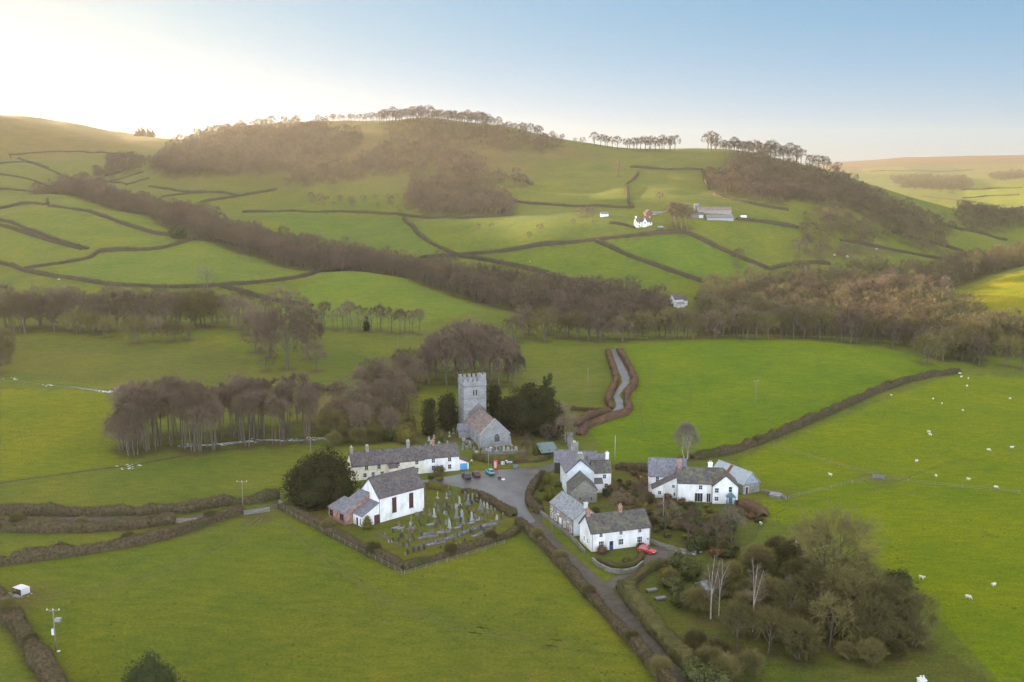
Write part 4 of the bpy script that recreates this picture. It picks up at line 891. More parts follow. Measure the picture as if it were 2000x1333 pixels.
r=far_gable(h,0,13*k,0,7,4.6,7.4,'x',M_cream,M_slate); far_gable(h,5*k,8.2*k,-1.2,2,5.0,7.6,'y',M_white,M_slate)
h.chimney(.5,3.5,6.8,8.7,1.0,1.0,M_white,r,0); h.chimney(12*k,3.5,6.8,8.7,1.0,1.0,M_stoneb,r,0)
for x in (2.3,11): h.window('y-',x,3.8,1,1.2,0); h.window('y-',x,1.4,1,1.2,0)
h.window('y-',6.3,3.8,1,1.2,-1.2)
P_=hit(1262,424); h=House('red_gabled_barn','faded red gabled barn with long grey roof on the far hillside','barn',P_,14,P_[2])
far_gable(h,0,5.2,0,7,2.8,5.2,'y',M_redbarn,M_slate); far_gable(h,5.22,20,1,6.5,2.2,4.0,'x',M_render,M_slateb)
M_barnred=M_redbox
P_=hit(1353,427); h=House('grey_farm_shed','low pale grey farm shed with mossy roof, left of the long white-fronted barn','farm shed',P_,3,P_[2])
far_gable(h,0,9,0,9,2.9,4.4,'x',M_grave,M_slatem); h.door('y-',6.5,3.0,2.2,0,M_render)
P_=hit(1381,431); h=House('long_farm_barn','long farm barn with white front wall and blue-grey roof on the far hillside','barn',P_,1,P_[2])
far_gable(h,0,20.5,0,9,2.0,4.0,'x',M_gravep,M_slateb); p=MB(); p.box((10.2,-.06,1.9),(20,.06,.6)); p.build('cladding',M_bluegreen,h.r)
P_=hit(1365,417); h=House('brown_farm_building','brown-roofed farm building directly behind the long white barn','farm building',P_,2,P_[2])
far_gable(h,0,26,0,9,2.4,4.6,'x',M_brickface,M_tile)
P_=hit(1357,412); h=House('farm_silo_shed','small pale upright farm shed above the grey farm shed','farm shed',P_,2,P_[2])
far_gable(h,0,3.0,0,4,4.4,5.2,'x',M_grave,M_slateg)
P_=hit(1174,425); h=House('field_shed','tiny white shed beside the russet shrubs below the hillside hedge','shed',P_,5,P_[2])
far_gable(h,0,6,0,4,2.6,4.0,'x',M_white,M_slateb)
# ---- garden sheds and oddments in the thicket
P_=hit(1378,1172); h=House('garden_shed','small weathered garden shed with grey roof seen between the birch trunks','shed',P_,22,0)
h.gable(0,2.6,0,3.4,2.0,2.9,'x',M_wood,M_slateg,oh=.2,gutter=False); h.door('y-',1.0,.8,1.8,0,M_dark); h.window('x-',1.7,1.2,.9,.7,0)
P_=hit(1533,1142); h=House('garden_hut','little hut with blue-grey roof and yellowish door at the edge of the thicket','hut',P_,-18,0)
h.gable(0,2.2,0,2.4,1.9,2.9,'y',M_palewood,M_slateb,oh=.2,gutter=False); h.door('y-',1.1,.8,1.7,0,M_cream)
# ---- chimney of the house just below the frame
P_=g0(1826,1478); h=House('half_hidden_house','slate roofed house mostly below the picture edge, its pale chimney showing bottom right','house',(P_[0]-7,P_[1]),4,0)
ro=h.gable(0,16,0,7,4.5,7.6,'x',M_white,M_slate); h.chimney(6.5,3.5,7.0,9.4,1.0,.8,M_render,ro,2,M_potw)
# ---------------------------------------------------------------- hedges (named by what they bound)
SAPL=[]
NG='hedges round the village fields'; FG='hedges between the far fields'
def H(label,px,w=1.6,h=1.8,mat=None,**k): return hedge(label,hpx(px),w,h,mat,NG,**k)
H('wide flat-topped brown hedge along the far left lane',[(-60,1034),(60,1036),(150,1037),(250,1033),(343,1020)],3.4,2.3,M_hedge)
H('long dark hedge running behind the left lane to the chapel yew',[(-60,1003),(100,1008),(250,1006),(360,1002),(430,988),(500,982),(545,975)],1.8,2.2,M_hedge)
H('thick brown hedge along the top of the near left field, ending at the gateway',[(-60,1112),(60,1096),(170,1082),(260,1066),(330,1050),(390,1030),(440,1012),(474,1003)],2.0,2.1,M_hedge)
H('clipped grey-brown hedge in front of the chapel, from the gateway to the corner post',[(551,993),(590,1012),(650,1043),(710,1075),(785,1113)],2.0,1.5,M_hedge)
H('clipped hedge along the near side of the chapel graveyard',[(787,1113),(850,1096),(920,1072),(985,1051),(1012,1040)],1.7,1.5,M_hedge)
H('brown clipped hedge between the graveyard and the village square',[(905,962),(940,975),(975,992),(1003,1010)],1.9,1.6,M_hedge)
H('golden clipped hedge beside the gravestones at the top of the graveyard',[(833,953),(850,955),(878,960)],1.8,1.6,M_topi)
H('long ragged brown hedge following the lane down the near field',[(1012,1022),(1040,1048),(1080,1085),(1120,1130),(1160,1175),(1210,1230),(1260,1285),(1310,1345),(1360,1400)],1.8,1.5,M_hedge)
H('thick diagonal hedge crossing the bottom left corner',[(-30,1150),(5,1185),(40,1235),(75,1290),(110,1345),(150,1400)],2.8,1.9,M_hedge)
H('rounded red-brown hedge on the left side of the sunken lane',[(1187,688),(1192,706),(1200,728),(1204,746),(1197,762),(1189,778),(1188,792),(1194,800)],1.9,1.9,M_hedger)
H('rounded red-brown hedge on the right side of the sunken lane',[(1209,686),(1222,708),(1234,730),(1241,746),(1237,760),(1224,772),(1224,790),(1230,802),(1218,812),(1180,822),(1145,836),(1133,852)],2.0,1.9,M_hedger)
H('red-brown hedge leaving the sunken lane towards the yews',[(1192,806),(1165,812),(1140,822),(1125,834)],2.0,1.9,M_hedger)
H('short hedge across the field corner left of the sunken lane',[(1115,802),(1150,804),(1182,806)],1.6,1.4,M_hedge)
H('long brown hedge curving up between the two big right-hand fields',[(1352,897),(1390,893),(1430,884),(1490,864),(1550,838),(1610,812),(1660,790),(1710,768),(1760,750),(1820,735),(1872,728)],2.2,2.0,M_hedge)
H('short dark hedge in the rough pasture behind the church trees',[(583,762),(620,763),(658,764)],2.0,2.2,M_hedge)
H('clipped olive hedge round the garden corner by the driveway',[(1222,1150),(1240,1138),(1258,1122),(1280,1110),(1300,1104)],1.4,1.3,M_hedgeg)
H('ragged green-brown hedge on the right verge of the lane',[(1222,1152),(1232,1178),(1255,1205),(1290,1245),(1330,1290),(1375,1345)],3.0,2.4,M_hedgeg)
H('low hedge round the front lawn of the white cottage',[(1166,1098),(1200,1110),(1235,1108),(1250,1096),(1253,1082)],.9,.8,M_hedgeg)
H('dark hedge behind the garden of the stone house',[(1205,915),(1240,920),(1278,922)],2.4,1.9,M_hedge)
H('churchyard hedge behind the telephone box',[(925,896),(950,903),(990,905),(1040,902),(1068,898)],1.8,1.5,M_hedgeg)
H('hedge curving round the garden beside the square',[(1062,930),(1050,945),(1036,962),(1032,978),(1040,992),(1055,1004)],1.8,1.7,M_hedge)
H('bushy hedge along the edge of the farmhouse garden',[(1448,985),(1475,1000),(1490,1010)],2.6,1.6,M_hedger)
def FH(label,px,w=3.2,h=2.6,back=0): return hedge(label,hpx(px),w*.58,h*.78,M_hedged,FG,near=False)
FH('dark hedge running level from the valley wood to the hillside farm',[(820,505),(890,501),(950,496),(1000,491),(1100,478),(1200,466),(1250,461),(1340,456)],4)
FH('dark hedge climbing from the long level hedge to the wood edge',[(888,499),(860,485),(835,472),(815,458),(800,440),(788,428)],4)
FH('hedge slanting down to the valley below the long level hedge',[(892,502),(925,506),(960,512),(1000,521),(1050,532),(1100,545),(1150,557),(1200,568),(1255,578)],3.6)
FH('hedge slanting between the two fields below the hillside farm',[(1165,473),(1200,490),(1240,506),(1280,521),(1330,538),(1375,553)],3.6)
FH('hedge curving down from the farm track past the round thicket',[(1338,457),(1362,466),(1385,477),(1415,492),(1450,508),(1480,518),(1503,528)],3.6)
FH('hedge along the foot of the hill pasture on the left',[(475,416),(540,415),(600,416),(660,415),(720,417),(778,420)],4)
FH('hedge above the hill farm fields, left of the pale farmhouse',[(1000,396),(1050,400),(1100,404),(1160,405),(1235,408)],3)
FH('thin hedge across the high pasture below the skyline clump',[(1232,328),(1270,331),(1310,333),(1372,333)],3)
FH('hedge slanting up to the foot of the orange wood',[(392,397),(430,391),(470,384),(510,377),(542,371)],3.4)
FH('V-shaped upper hedge below the orange wood',[(290,365),(330,371),(370,377),(402,377)],3)
FH('V-shaped lower hedge below the orange wood',[(315,386),(345,382),(375,379),(402,378)],3)
FH('long hedge across the middle of the left-hand hill fields',[(-30,502),(20,520),(50,532),(100,542),(150,548),(200,556),(260,561),(320,564),(380,563),(430,560),(480,556),(550,549),(610,539),(650,531),(690,524)],4)
FH('stepped hedge between two left-hand hill fields',[(48,526),(90,521),(140,513),(180,505),(192,492),(230,491),(270,491),(320,487),(350,477),(378,469)],4)
FH('double hedge line sweeping down the left hill towards the valley',[(95,405),(130,408),(165,414),(210,428),(260,446),(310,459),(350,466),(378,469)],4)
FH('dark hedge bordering the valley wood above the big green field',[(380,470),(430,475),(480,482),(530,492),(580,502),(630,513),(664,520)],3.6)
FH('hedge dividing the fields at the left picture edge, upper one',[(-30,428),(20,436),(50,448),(90,463),(130,477),(172,488)],3.4)
FH('thin hedge running close below the upper left edge hedge',[(-30,437),(20,448),(60,461),(110,476),(160,489)],2.2)
FH('hedge loop on the left hill beneath the brow',[(-30,412),(10,408),(40,400),(70,399),(95,402),(92,391)],3.4)
FH('short dark hedge at the left picture edge below the brow',[(-30,371),(20,372),(70,377),(110,381)],3.4)
FH('fine hedge on the high left pasture, upper level',[(18,304),(60,300),(110,297),(160,297),(210,301),(260,305)],3)
FH('fine hedge dropping across the high left pasture',[(20,305),(45,315),(75,325),(110,338)],3)
FH('hedge beside the copse on the far left slope',[(-20,323),(30,318),(60,318),(95,330)],3)
FH('little hedge between the strips beneath the left copse',[(212,356),(240,350),(262,343),(280,337)],2.6)
FH('second little hedge between the strips beneath the left copse',[(245,363),(268,356),(292,350)],2.6)
FH('hedge in the right-hand valley below the bare trees',[(1742,455),(1770,462),(1800,470),(1840,481),(1882,493)],3)
FH('hedge in the right-hand valley along the wood foot',[(1640,470),(1690,480),(1730,488),(1780,497)],3)
FH('upper hedge in the right-hand valley fields',[(1840,440),(1880,452),(1930,462),(1965,470)],3)
FH('thin hedge on the distant sunlit slope at the right edge',[(1880,372),(1910,371),(1950,369),(1995,368)],5)
FH('hedge on the distant moor edge fields',[(1700,336),(1760,335),(1830,336),(1900,333)],6)
FH('hedge rising to the clump by the steep pasture',[(1222,362),(1232,356),(1243,346),(1246,338)],4)
FH('dark hedge on the ridge pasture beside the lone bushes',[(1000,350),(1030,356),(1040,362)],5)
FH('farm track hedge in front of the hillside farm',[(1190,437),(1215,440),(1240,447)],3)

for lab,px in (('hedge running along the foot of the far left hill above the small fields',[(110,340),(160,352),(205,356),(250,362)]),
('upper connecting hedge between the V-shaped hedges and the valley wood',[(402,377),(430,378),(470,384)]),
('hedge joining the left copse to the high pasture hedge',[(255,306),(262,320),(240,336),(205,345)]),
('hedge dropping from the high pasture corner to the valley side',[(110,338),(135,352),(170,365),(205,378)]),
('left-hand upland hedge below the brow at the picture edge',[(-30,340),(20,345),(60,352),(100,368),(118,379)]),
('hedge closing the top of the level field under the brown wood',[(778,421),(800,424),(850,428),(900,428),(960,425),(1005,421)]),
('hedge linking the brown wood to the long hill hedge',[(1000,396),(985,405),(975,420)]),
('faint hedge up the pasture right of the brown wood',[(1235,408),(1228,395),(1225,378),(1222,362)]),
('hedge along the track right of the hillside farm',[(1440,431),(1480,434),(1520,440),(1560,448)]),
('hedge below the rocky pasture to the valley wood',[(1503,528),(1530,520),(1570,516),(1620,517)]),
('hedge crossing the pasture beneath the right ridge wood',[(1395,383),(1440,395),(1490,405),(1540,412)]),
('hedge on the high pasture left of the right ridge wood',[(1372,333),(1376,350),(1385,372)]),
('hedge at the bottom of the fields by the small white valley cottage',[(1255,578),(1285,582),(1312,590)]),
('hedge between the lower valley cottage field and the wood',[(1215,604),(1250,600),(1290,597),(1315,600)]),
('hedge up from the left belt of trees to the long left hedge',[(410,600),(404,585),(400,564)]),
('hedge edging the green spur field above the slim trees',[(430,562),(500,580),(560,592),(610,600)]),
('hedge along the right valley side under the lower ridge trees',[(1780,497),(1820,505),(1860,512)]),
('distant hedge across the side valley, left',[(1740,345),(1790,350),(1840,352)]),('distant hedge across the side valley, right',[(1880,388),(1930,384),(1990,382)]),('distant hedge below the side valley wood',[(1800,385),(1860,392),(1920,398)])): FH(lab[0].lower()+lab[1:],px,3.4)
# ---------------------------------------------------------------- roads, water, walls
def ribbon(name,pts,w,mat,dz=.03,kind='structure',sub=1.0,label=None,ws=None,kerb=False):
    Q=resample(pts,sub); n=len(Q); T=np.gradient(Q,axis=0); T/=np.linalg.norm(T,axis=1,keepdims=True)+1e-9; N_=np.stack([-T[:,1],T[:,0]],1)
    wv=np.interp(np.linspace(0,1,n),np.linspace(0,1,len(ws)),ws) if ws else np.full(n,w); rs=np.random.RandomState(n); 
    k=7; u=np.linspace(-.5,.5,k); V=np.empty((n,k,3)); e=rs.normal(0,.22,(n,2))
    for j in range(k):
        ww=wv+(e[:,0] if j==0 else e[:,1] if j==k-1 else 0); V[:,j,:2]=Q+N_*(u[j]*ww)[:,None]
    V[:,:,2]=tz(V[:,:,0].ravel(),V[:,:,1].ravel()).reshape(n,k)+dz
    Fq=np.array([[i*k+j,(i+1)*k+j,(i+1)*k+j+1,i*k+j+1] for i in range(n-1) for j in range(k-1)])
    Fq=Fq[:,::-1]
    o=obj(name,mesh_np(name,V.reshape(-1,3),Fq,mat)); tag(o,label,kind=kind); return o
def sheet(name,px,mat,dz,step=2.0,kind='structure'):
    """flat plate over the level ground of the village"""
    P=[tuple(g0(*p)) for p in px]; P=[tuple(q) for q in resample(P+[P[0]],1.2)[:-1]]
    m=MB(); m.add([(x,y,dz) for x,y in P],[tuple(range(len(P)))]); import bmesh
    me=bpy.data.meshes.new(name); me.from_pydata(m.v,[],m.f); bm=bmesh.new(); bm.from_mesh(me); bmesh.ops.triangulate(bm,faces=bm.faces); bmesh.ops.recalc_face_normals(bm,faces=bm.faces)
    if bm.faces and sum(f.normal.z for f in bm.faces)<0: bmesh.ops.reverse_faces(bm,faces=bm.faces)
    bm.to_mesh(me); bm.free(); me.materials.append(mat); o=obj(name,me); tag(o,kind=kind); return o
sheet('square',[(820,940),(850,936),(905,926),(960,919),(1010,917),(1060,911),(1085,905),(1108,893),(1126,892),(1112,905),(1090,915),(1066,925),(1048,944),(1034,965),(1028,985),(1034,1004),(1050,1022),(1022,1024),(1000,1005),(975,988),(940,968),(905,954),(870,948),(835,946)],M_road,.036)
ribbon('lane',hpx([(1035,1000),(1042,1022),(1062,1046),(1100,1085),(1140,1120),(1175,1153),(1215,1195),(1260,1245),(1310,1305),(1345,1345),(1400,1410)]),3.4,M_track,.03,ws=[5.2,4.2,4.0,3.9,3.9,3.8,3.8])
ribbon('lane',hpx([(1118,900),(1121,880),(1113,862),(1109,850),(1112,845)]),3.0,M_road,.03)
ribbon('lane',hpx([(1125,840),(1150,826),(1180,816),(1205,802),(1213,795),(1208,782),(1203,772),(1210,762),(1221,750),(1222,738),(1215,722),(1207,705),(1201,692),(1198,682)]),3.3,M_road,.05,ws=[2.6,2.6,3,2.6,2.6,3.8,3.4,2.6,2.0])
ribbon('lane',hpx([(560,985),(535,990),(500,998),(478,1002),(430,1001),(380,1012),(345,1016),(200,1014),(-40,1016)]),3.2,M_track,.035)
ribbon('path',hpx([(905,920),(900,905),(893,890),(888,872)]),1.4,M_drive,.05,sub=.5)
sheet('driveway',[(1180,1140),(1200,1128),(1228,1118),(1252,1103),(1262,1085),(1275,1070),(1300,1062),(1325,1075),(1318,1088),(1295,1100),(1270,1112),(1245,1128),(1225,1148),(1205,1155)],M_drive,.020)
ribbon('path',hpx([(735,1040),(755,1052),(780,1066),(812,1068),(850,1058),(900,1046),(950,1030),(985,1018)]),.9,M_drive,.05,sub=.5)
ribbon('stream',hpx([(-30,735),(20,741),(60,748),(100,754),(150,758),(200,766),(240,767)]),1.6,M_water,.06,sub=1,ws=[.7,.35,.35,.5,1.6,4])
ribbon('stream',hpx([(350,873),(400,871),(440,868),(480,864),(520,860),(560,862),(600,861),(630,858),(655,852)]),3.0,M_water,.06,sub=1,ws=[1,1.5,2,3,1.5,2,2,2.5,3.5])
ribbon('ditch',hpx([(-30,949),(60,936),(130,926),(200,917),(260,910),(300,902),(380,888),(440,880),(520,870),(590,866)]),1.3,M_hedge,.05,sub=1)
# riffles in the stream: real pale broken water
for px,py,n_ in ((215,766,26),(235,762,16),(370,871,10),(430,869,8),(487,862,16),(560,862,8),(607,859,12),(640,856,14),(100,753,6),(30,741,8),(250,914,10),(258,912,6)):
    c=hit(px,py); m=MB(); rs=np.random.RandomState(px)
    for i in range(n_):
        x=c[0]+rs.normal(0,2.0);y=c[1]+rs.normal(0,1.2); z=gz(x,y)+.11; r=rs.uniform(.2,.6); m.lathe([(r,0),(r*.7,.09),(.02,.13)],7,(x,y,z-.03),sq=.6)
    o=m.build('rapids',M_foam); tag(o,kind='structure')
def wall(label,px,w=.5,h=1.0,mat=None,flat=False,group='dry stone walls'):
    Q=resample(hpx(px),.5); n=len(Q); m=MB(); rs=np.random.RandomState(n+int(px[0][0])); T=np.gradient(Q,axis=0); T/=np.linalg.norm(T,axis=1,keepdims=True); N_=np.stack([-T[:,1],T[:,0]],1)
    sec=[(-.5,-.3),(-.42,.97),(.42,.97),(.5,-.3)]; V=[]
    for i in range(n):
        z=gz(*Q[i]); hh=h*(1+rs.normal(0,.05))
        for a,b in sec: V.append((Q[i][0]+N_[i][0]*a*w,Q[i][1]+N_[i][1]*a*w,z+b*hh))
    f=[(i*4+j,(i+1)*4+j,(i+1)*4+(j+1)%4,i*4+(j+1)%4) for i in range(n-1) for j in range(4)]+[(0,1,2,3),(4*n-1,4*n-2,4*n-3,4*n-4)]
    m.add(V,f); o=m.build('stone_wall',mat or M_stonew); tag(o,label,'wall'); return o
wall('low mossy stone wall round the front garden of the white cottage',[(1157,1098),(1168,1108),(1190,1119),(1220,1122),(1243,1116),(1256,1104)],.5,1.0)
wall('stone wall beside the lane below the lane cottage',[(1040,990),(1056,1004),(1078,1022),(1108,1046),(1126,1063),(1142,1082)],.4,.9)
wall('stone wall in the farmhouse garden behind the white cottage',[(1268,1060),(1300,1072),(1330,1080),(1360,1085)],.5,.9)
wall('long tan retaining wall behind the cream cottages',[(700,925),(712,918),(722,912)],.5,1.4)
wall('whitewashed garden wall left of the farmhouse',[(1250,941),(1265,941),(1279,942)],.35,1.5,M_white)
wall('stone churchyard wall below the church gable',[(940,886),(965,889),(1000,888),(1030,884)],.5,.9)
wall('grey stone wall end at the lane gateway',[(546,985),(552,992)],.5,1.2)
wall('low field wall beside the barn',[(1488,962),(1510,968),(1535,977)],.5,.9)
# saplings and brambles standing proud of the hedge tops
for px,py in ((35,1028),(160,1030),(300,1026),(120,1084),(250,1064),(410,1020),(1050,1055),(1095,1100),(1150,1165),(1235,1258),(1290,1320),(15,1200),(60,1265),(1480,866),(1590,820),(1735,757),(1820,735),(640,1038),(730,1085),(880,1085),(960,1058)):
    SAPL.append((px,py))
# ---------------------------------------------------------------- fences
def fence(label,px,n,h=1.1,rails=3,mat=None,step=2.5,kind_='post_and_rail_fence'):
    mat=mat or M_wood; Q=resample(hpx(px),step); c=Q.mean(0); r=empty(kind_,(c[0],c[1],gz(*c))); z0=gz(*c); tag(r,label,'fence')
    for q in Q[:90]:
        m=MB(); z=gz(*q)-z0; m.box((q[0]-c[0],q[1]-c[1],z+h/2-.1),(.11,.11,h+.2)); m.build('post',mat,r)
    for k in range(rails):
        m=MB()
        for a,b in zip(Q[:-1],Q[1:]):
            m.tube((a[0]-c[0],a[1]-c[1],gz(*a)-z0+h*(k+.8)/(rails+.2)),(b[0]-c[0],b[1]-c[1],gz(*b)-z0+h*(k+.8)/(rails+.2)),.022 if rails>3 else .035,n=4)
        m.build('rail',mat,r)
    return r
fence('post and wire fence along the outside of the chapel hedge',[(560,1003),(600,1025),(660,1056),(720,1088),(785,1122)],10,1.1,2)
fence('post and wire fence along the outside of the graveyard hedge',[(790,1124),(850,1107),(920,1085),(985,1064)],10,1.1,2)
fence('wire fence crossing the big sheep field towards the trough',[(1510,870),(1580,895),(1650,915),(1705,928)],10,1.0,2,step=5)
fence('wire fence running from the garden corner to the field trough',[(1540,976),(1590,962),(1650,948),(1705,936)],10,1.0,2,step=4)
fence('wire fence continuing right from the trough across the sheep field',[(1722,936),(1800,946),(1900,957),(1990,965)],10,1.0,2,step=6)
fence('short wooden fence in the garden by the driveway',[(1262,1063),(1290,1068),(1315,1074)],10,1.0,3)
# gates at the lane gateway
def gate(label,p0,p1,mat):
    a=hit(*p0)[:2];b=hit(*p1)[:2]; r=empty('field_gate',(a[0],a[1],gz(*a)),math.atan2(b[1]-a[1],b[0]-a[0])); L_=math.hypot(*(b-a)); tag(r,label,'gate')
    m=MB()
    for k in range(5): m.box((L_/2,0,.25+k*.24),(L_,.05,.06))
    m.tube((0,0,.2),(L_,0,1.2),.03,n=4); m.box((L_/2,0,.7),(.06,.06,1.1)); m.build('bars',mat,r)
    for x in (-.1,L_+.1):
        m=MB(); m.box((x,0,.65),(.18,.18,1.5)); m.build('post',M_wood,r)
gate('galvanised field gate across the gateway left of the chapel hedge',(478,1008),(526,1001),M_metal)
gate('small wooden gate where the lane meets the far left hedge',(343,1024),(385,1022),M_palewood)

M_worn=nmat('worn_turf',(.095,.105,.030),(.125,.125,.045),.5,.95,spec=.1)
for px,w_ in (([(1266,702),(1270,735),(1268,765),(1250,800),(1258,840)],.30),([(1338,730),(1350,765),(1346,800)],.25),([(1475,735),(1500,710),(1545,688),(1570,680)],.3),([(1590,685),(1600,705),(1596,720)],.3),
 ([(505,1012),(440,1060),(330,1110),(180,1150),(60,1168)],.45),([(512,1014),(452,1064),(340,1116),(190,1158),(66,1176)],.45),([(560,1020),(640,1090),(760,1170),(900,1220),(1080,1250),(1180,1262)],.4),([(552,1024),(630,1097),(750,1180),(895,1232),(1075,1262),(1170,1275)],.4),
 ([(1500,1010),(1560,985),(1700,960),(1850,905),(1980,890)],.35),([(0,860),(90,850),(180,862),(240,880)],.35),([(60,700),(180,690),(320,705),(450,720)],.4),([(700,680),(760,668),(820,672)],.4)):
    ribbon('track',hpx(px),w_,M_worn,.045)
# ---------------------------------------------------------------- trees by place
def T(keys,px,py,sc,label,group=None,**k):
    p=hit(px,py); key=random.choice(keys) if isinstance(keys,(list,tuple)) else keys; return put_tree(key,p[0],p[1],sc,label,group,**k)
oak=['oak%d'%i for i in range(4)]; oakg=['oakg%d'%i for i in range(4)]; ald=['alder%d'%i for i in range(4)]; rdg=['ridge%d'%i for i in range(4)]; shr=['shrub%d'%i for i in range(4)]; ash=['ash%d'%i for i in range(3)]; tall=['tall%d'%i for i in range(3)]; wil=['willow%d'%i for i in range(3)]; far_=['far%d'%i for i in range(4)]
# single trees
T('vase',1340,897,.88,'lone vase-shaped bare tree behind the white farmhouse')
T('tall1',602,702,.9,'broad bare tree close behind the right side of the tallest grey tree'); T('tall2',528,700,.85,'broad bare tree close behind the left side of the tallest grey tree')
T('tall0',560,722,1.08,'tallest broad grey bare tree on the rise left of the church'); T('oak1',618,726,.95,'leaning dark bare tree right of the tallest grey tree'); T('oak2',520,726,.8,'stout bare tree at the left foot of the tallest grey tree')
T('ash0',692,815,.75,'pale-stemmed bare tree in the rough ground behind the terrace'); T('shrub1',650,850,1.7,'grey bushy bare tree beside the stream end')
T('ash1',405,575,1.25,'solitary tall bare tree standing in front of the long left hedge')
T('birch0',1470,1235,1.05,'silver birch with several upswept stems, the rightmost of the three birches'); T('birch1',1388,1210,.95,'slender silver birch, leftmost of the three birches'); T('birch2',1404,1204,.85,'slender silver birch between the two others')
T('ash2',1428,1062,.6,'upright pale bare tree below the farmhouse garden'); T('willow0',1625,1160,1.45,'broad domed olive-brown bare tree, the largest at the field edge lower right')
T('oakg0',1440,517,.9,'round bare thicket tree on the hedge below the hillside farm'); T('oak3',1208,345,1.1,'broad bare tree on the steep pasture below the skyline')
T('oak0',973,552,.7,'small round-headed bare tree sticking up from the valley wood'); T('ash0',985,548,.5,'thin bare tree beside the round-headed one at the valley wood edge')
T('shrub0',1350,1000,.5,'small pruned pale fruit tree against the white farmhouse wall',cat_='fruit tree')
T('shrub2',858,930,.55,'climber-like bare shrub against the white terrace front',cat_='shrub')
for px,py in SAPL: T(shr,px,py,random.uniform(.45,.62),'scraggy bush growing up through one of the field hedges','bushes grown up through the hedges',cat_='bush')
G='alders by the stream on the left'
AL='tall slender bare alder in the close grove beside the stream, left of the church'
rs=np.random.RandomState(5)
for i in range(74):
    u=rs.uniform(0,1); px=255+u*365; py=895-u*30-rs.uniform(0,1)**1.2*46+rs.uniform(-2,4)
    T(ald,px,py,rs.uniform(.82,1.12)*(1-.10*u),AL,G)
for i in range(6): T(oak,rs.uniform(235,275),rs.uniform(872,892),rs.uniform(.75,.95),AL,G)
G='bare trees behind the church'; AL='tall bare grey-brown tree in the stand behind the church tower'
for px,py,s in ((838,752,.62),(852,742,.76),(872,752,.84),(890,742,.9),(905,755,.92),(925,745,.92),(942,756,.9),(958,745,.88),(975,757,.8),(992,748,.7),(1004,756,.55),(870,728,.75),(895,724,.85),(920,720,.86),(945,726,.82),(970,724,.72),(988,730,.6),(850,724,.6)): T(tall,px,py,s,AL,G)
G='scrub trees behind the terrace'; AL='brown bare scrub tree in the hollow behind the terrace'
for px,py,s in ((660,800,.8),(672,830,.8),(655,835,.7),(690,830,.85),(705,850,.8),(730,815,.8),(750,800,.85),(775,785,.9),(790,800,.8),(770,820,.75),(820,745,1.0),(780,738,.9),(800,735,.9),(745,745,.8),(700,775,.9),(722,762,1.0),(742,770,.9),(765,765,.9),(790,755,.95),(812,760,.9),(735,790,.7),(700,800,.8),(715,830,.8),(745,842,.7),(760,850,.7),(680,840,.7)): T(oak,px,py,s*.95,AL,G); T(oak,px+rs.uniform(-14,14),py+rs.uniform(-8,12),s*.8,AL,G)
for px,py,s in ((676,865,1.1),(700,868,1.3),(725,866,1.1),(652,872,1.1),(745,862,1.0),(800,850,1.0)): T(shr,px,py,s*.8,'low bare bush in the hollow behind the terrace','bushes behind the terrace',cat_='bush')
G='belt of bare trees on the left'; AL='bare tree in the belt across the left, below the hill fields'
for i in range(34):
    px=-20+i*13+rs.uniform(-7,7); py=650-rs.uniform(0,16)+(0 if px>90 else 6)
    T(oak if rs.rand()<.7 else wil,px,py,rs.uniform(1.25,1.7),AL,G)
for px,py,s in ((265,672,1.15),(300,668,.9),(335,668,.95),(365,665,.8),(185,655,1.0),(210,660,.9),(10,690,1.0),(-5,730,1.1),(5,712,1.0),(155,652,1.1)): T(oak+wil,px,py,s,'spreading bare tree standing out in front of the left belt','trees in front of the left belt')
G='trees left of the tallest grey tree'; AL='dark bare tree in the clump between the left belt and the tallest grey tree'
for px,py,s in ((425,632,.9),(445,640,1.05),(465,645,1.0),(485,655,1.0),(505,668,1.05),(500,690,1.0),(520,640,1.0),(550,625,1.1),(580,640,1.1),(600,660,1.0),(530,700,.8),(475,620,1.0),(615,680,.8)): T(oak,px,py,s*1.25,AL,G)
G='row of slim trees along the field edge'; AL='slim bare tree in the row along the field edge right of the tallest grey tree'
for i in range(20): T(ald if i%2 else ash,628+i*10+rs.uniform(-4,4),642+i*.6+rs.uniform(-3,4),rs.uniform(.62,.85),AL,G)
put=hit(716,648); put_foliage('conifer','small dark conifer in the row of slim trees at the field edge','conifer',put[0],put[1],[(0,0,2,1.8,1.8,2.2),(0,0,4.2,1.4,1.4,2),(0,0,6.4,.8,.8,1.6)],700,.35,M_yew,(.2,2))
# front ranks of the valley wood: nearest trees one by one, the rest as one mass
G='front rank of the valley wood'; AL='rounded bare tree in the front rank of the valley wood, above the big green fields'
fr=[]
for i in range(96):
    px=1000+i*9.6+rs.uniform(-5,5); base=np.interp(px,[1000,1100,1180,1250,1400,1600,1700,1800,1880,1950],[676,672,673,668,662,666,676,694,712,728])
    h_=hit(px,base+3); Y=h_[1]+rs.uniform(6,40); x=rayx(px,Y); put_tree(random.choice(oak+oakg),x,Y,rs.uniform(.85,1.2),AL,G)
CB=belt([(100,740,22),(150,700,25),(200,665,30),(300,605,36),(400,545,40),(500,500,38),(600,472,32),(700,442,30),(800,412,30),(900,388,34),(1000,362,40),(1100,335,46),(1200,318,36),(1300,308,28)])
COTT=hit(1333,601)
def clear(P): return P[~((np.abs(P[:,0]/P[:,1]-COTT[0]/COTT[1])<.020)&(P[:,1]<COTT[1]+14)&(P[:,1]>COTT[1]-80))]
P1=clear(scatter(CB,8.5,3)); 
wood('valley_wood','bare brown wood winding along the valley bottom from the left hills to the lane',P1,['n0','n1','n2','n3','n4'],(.75,1.5),5)
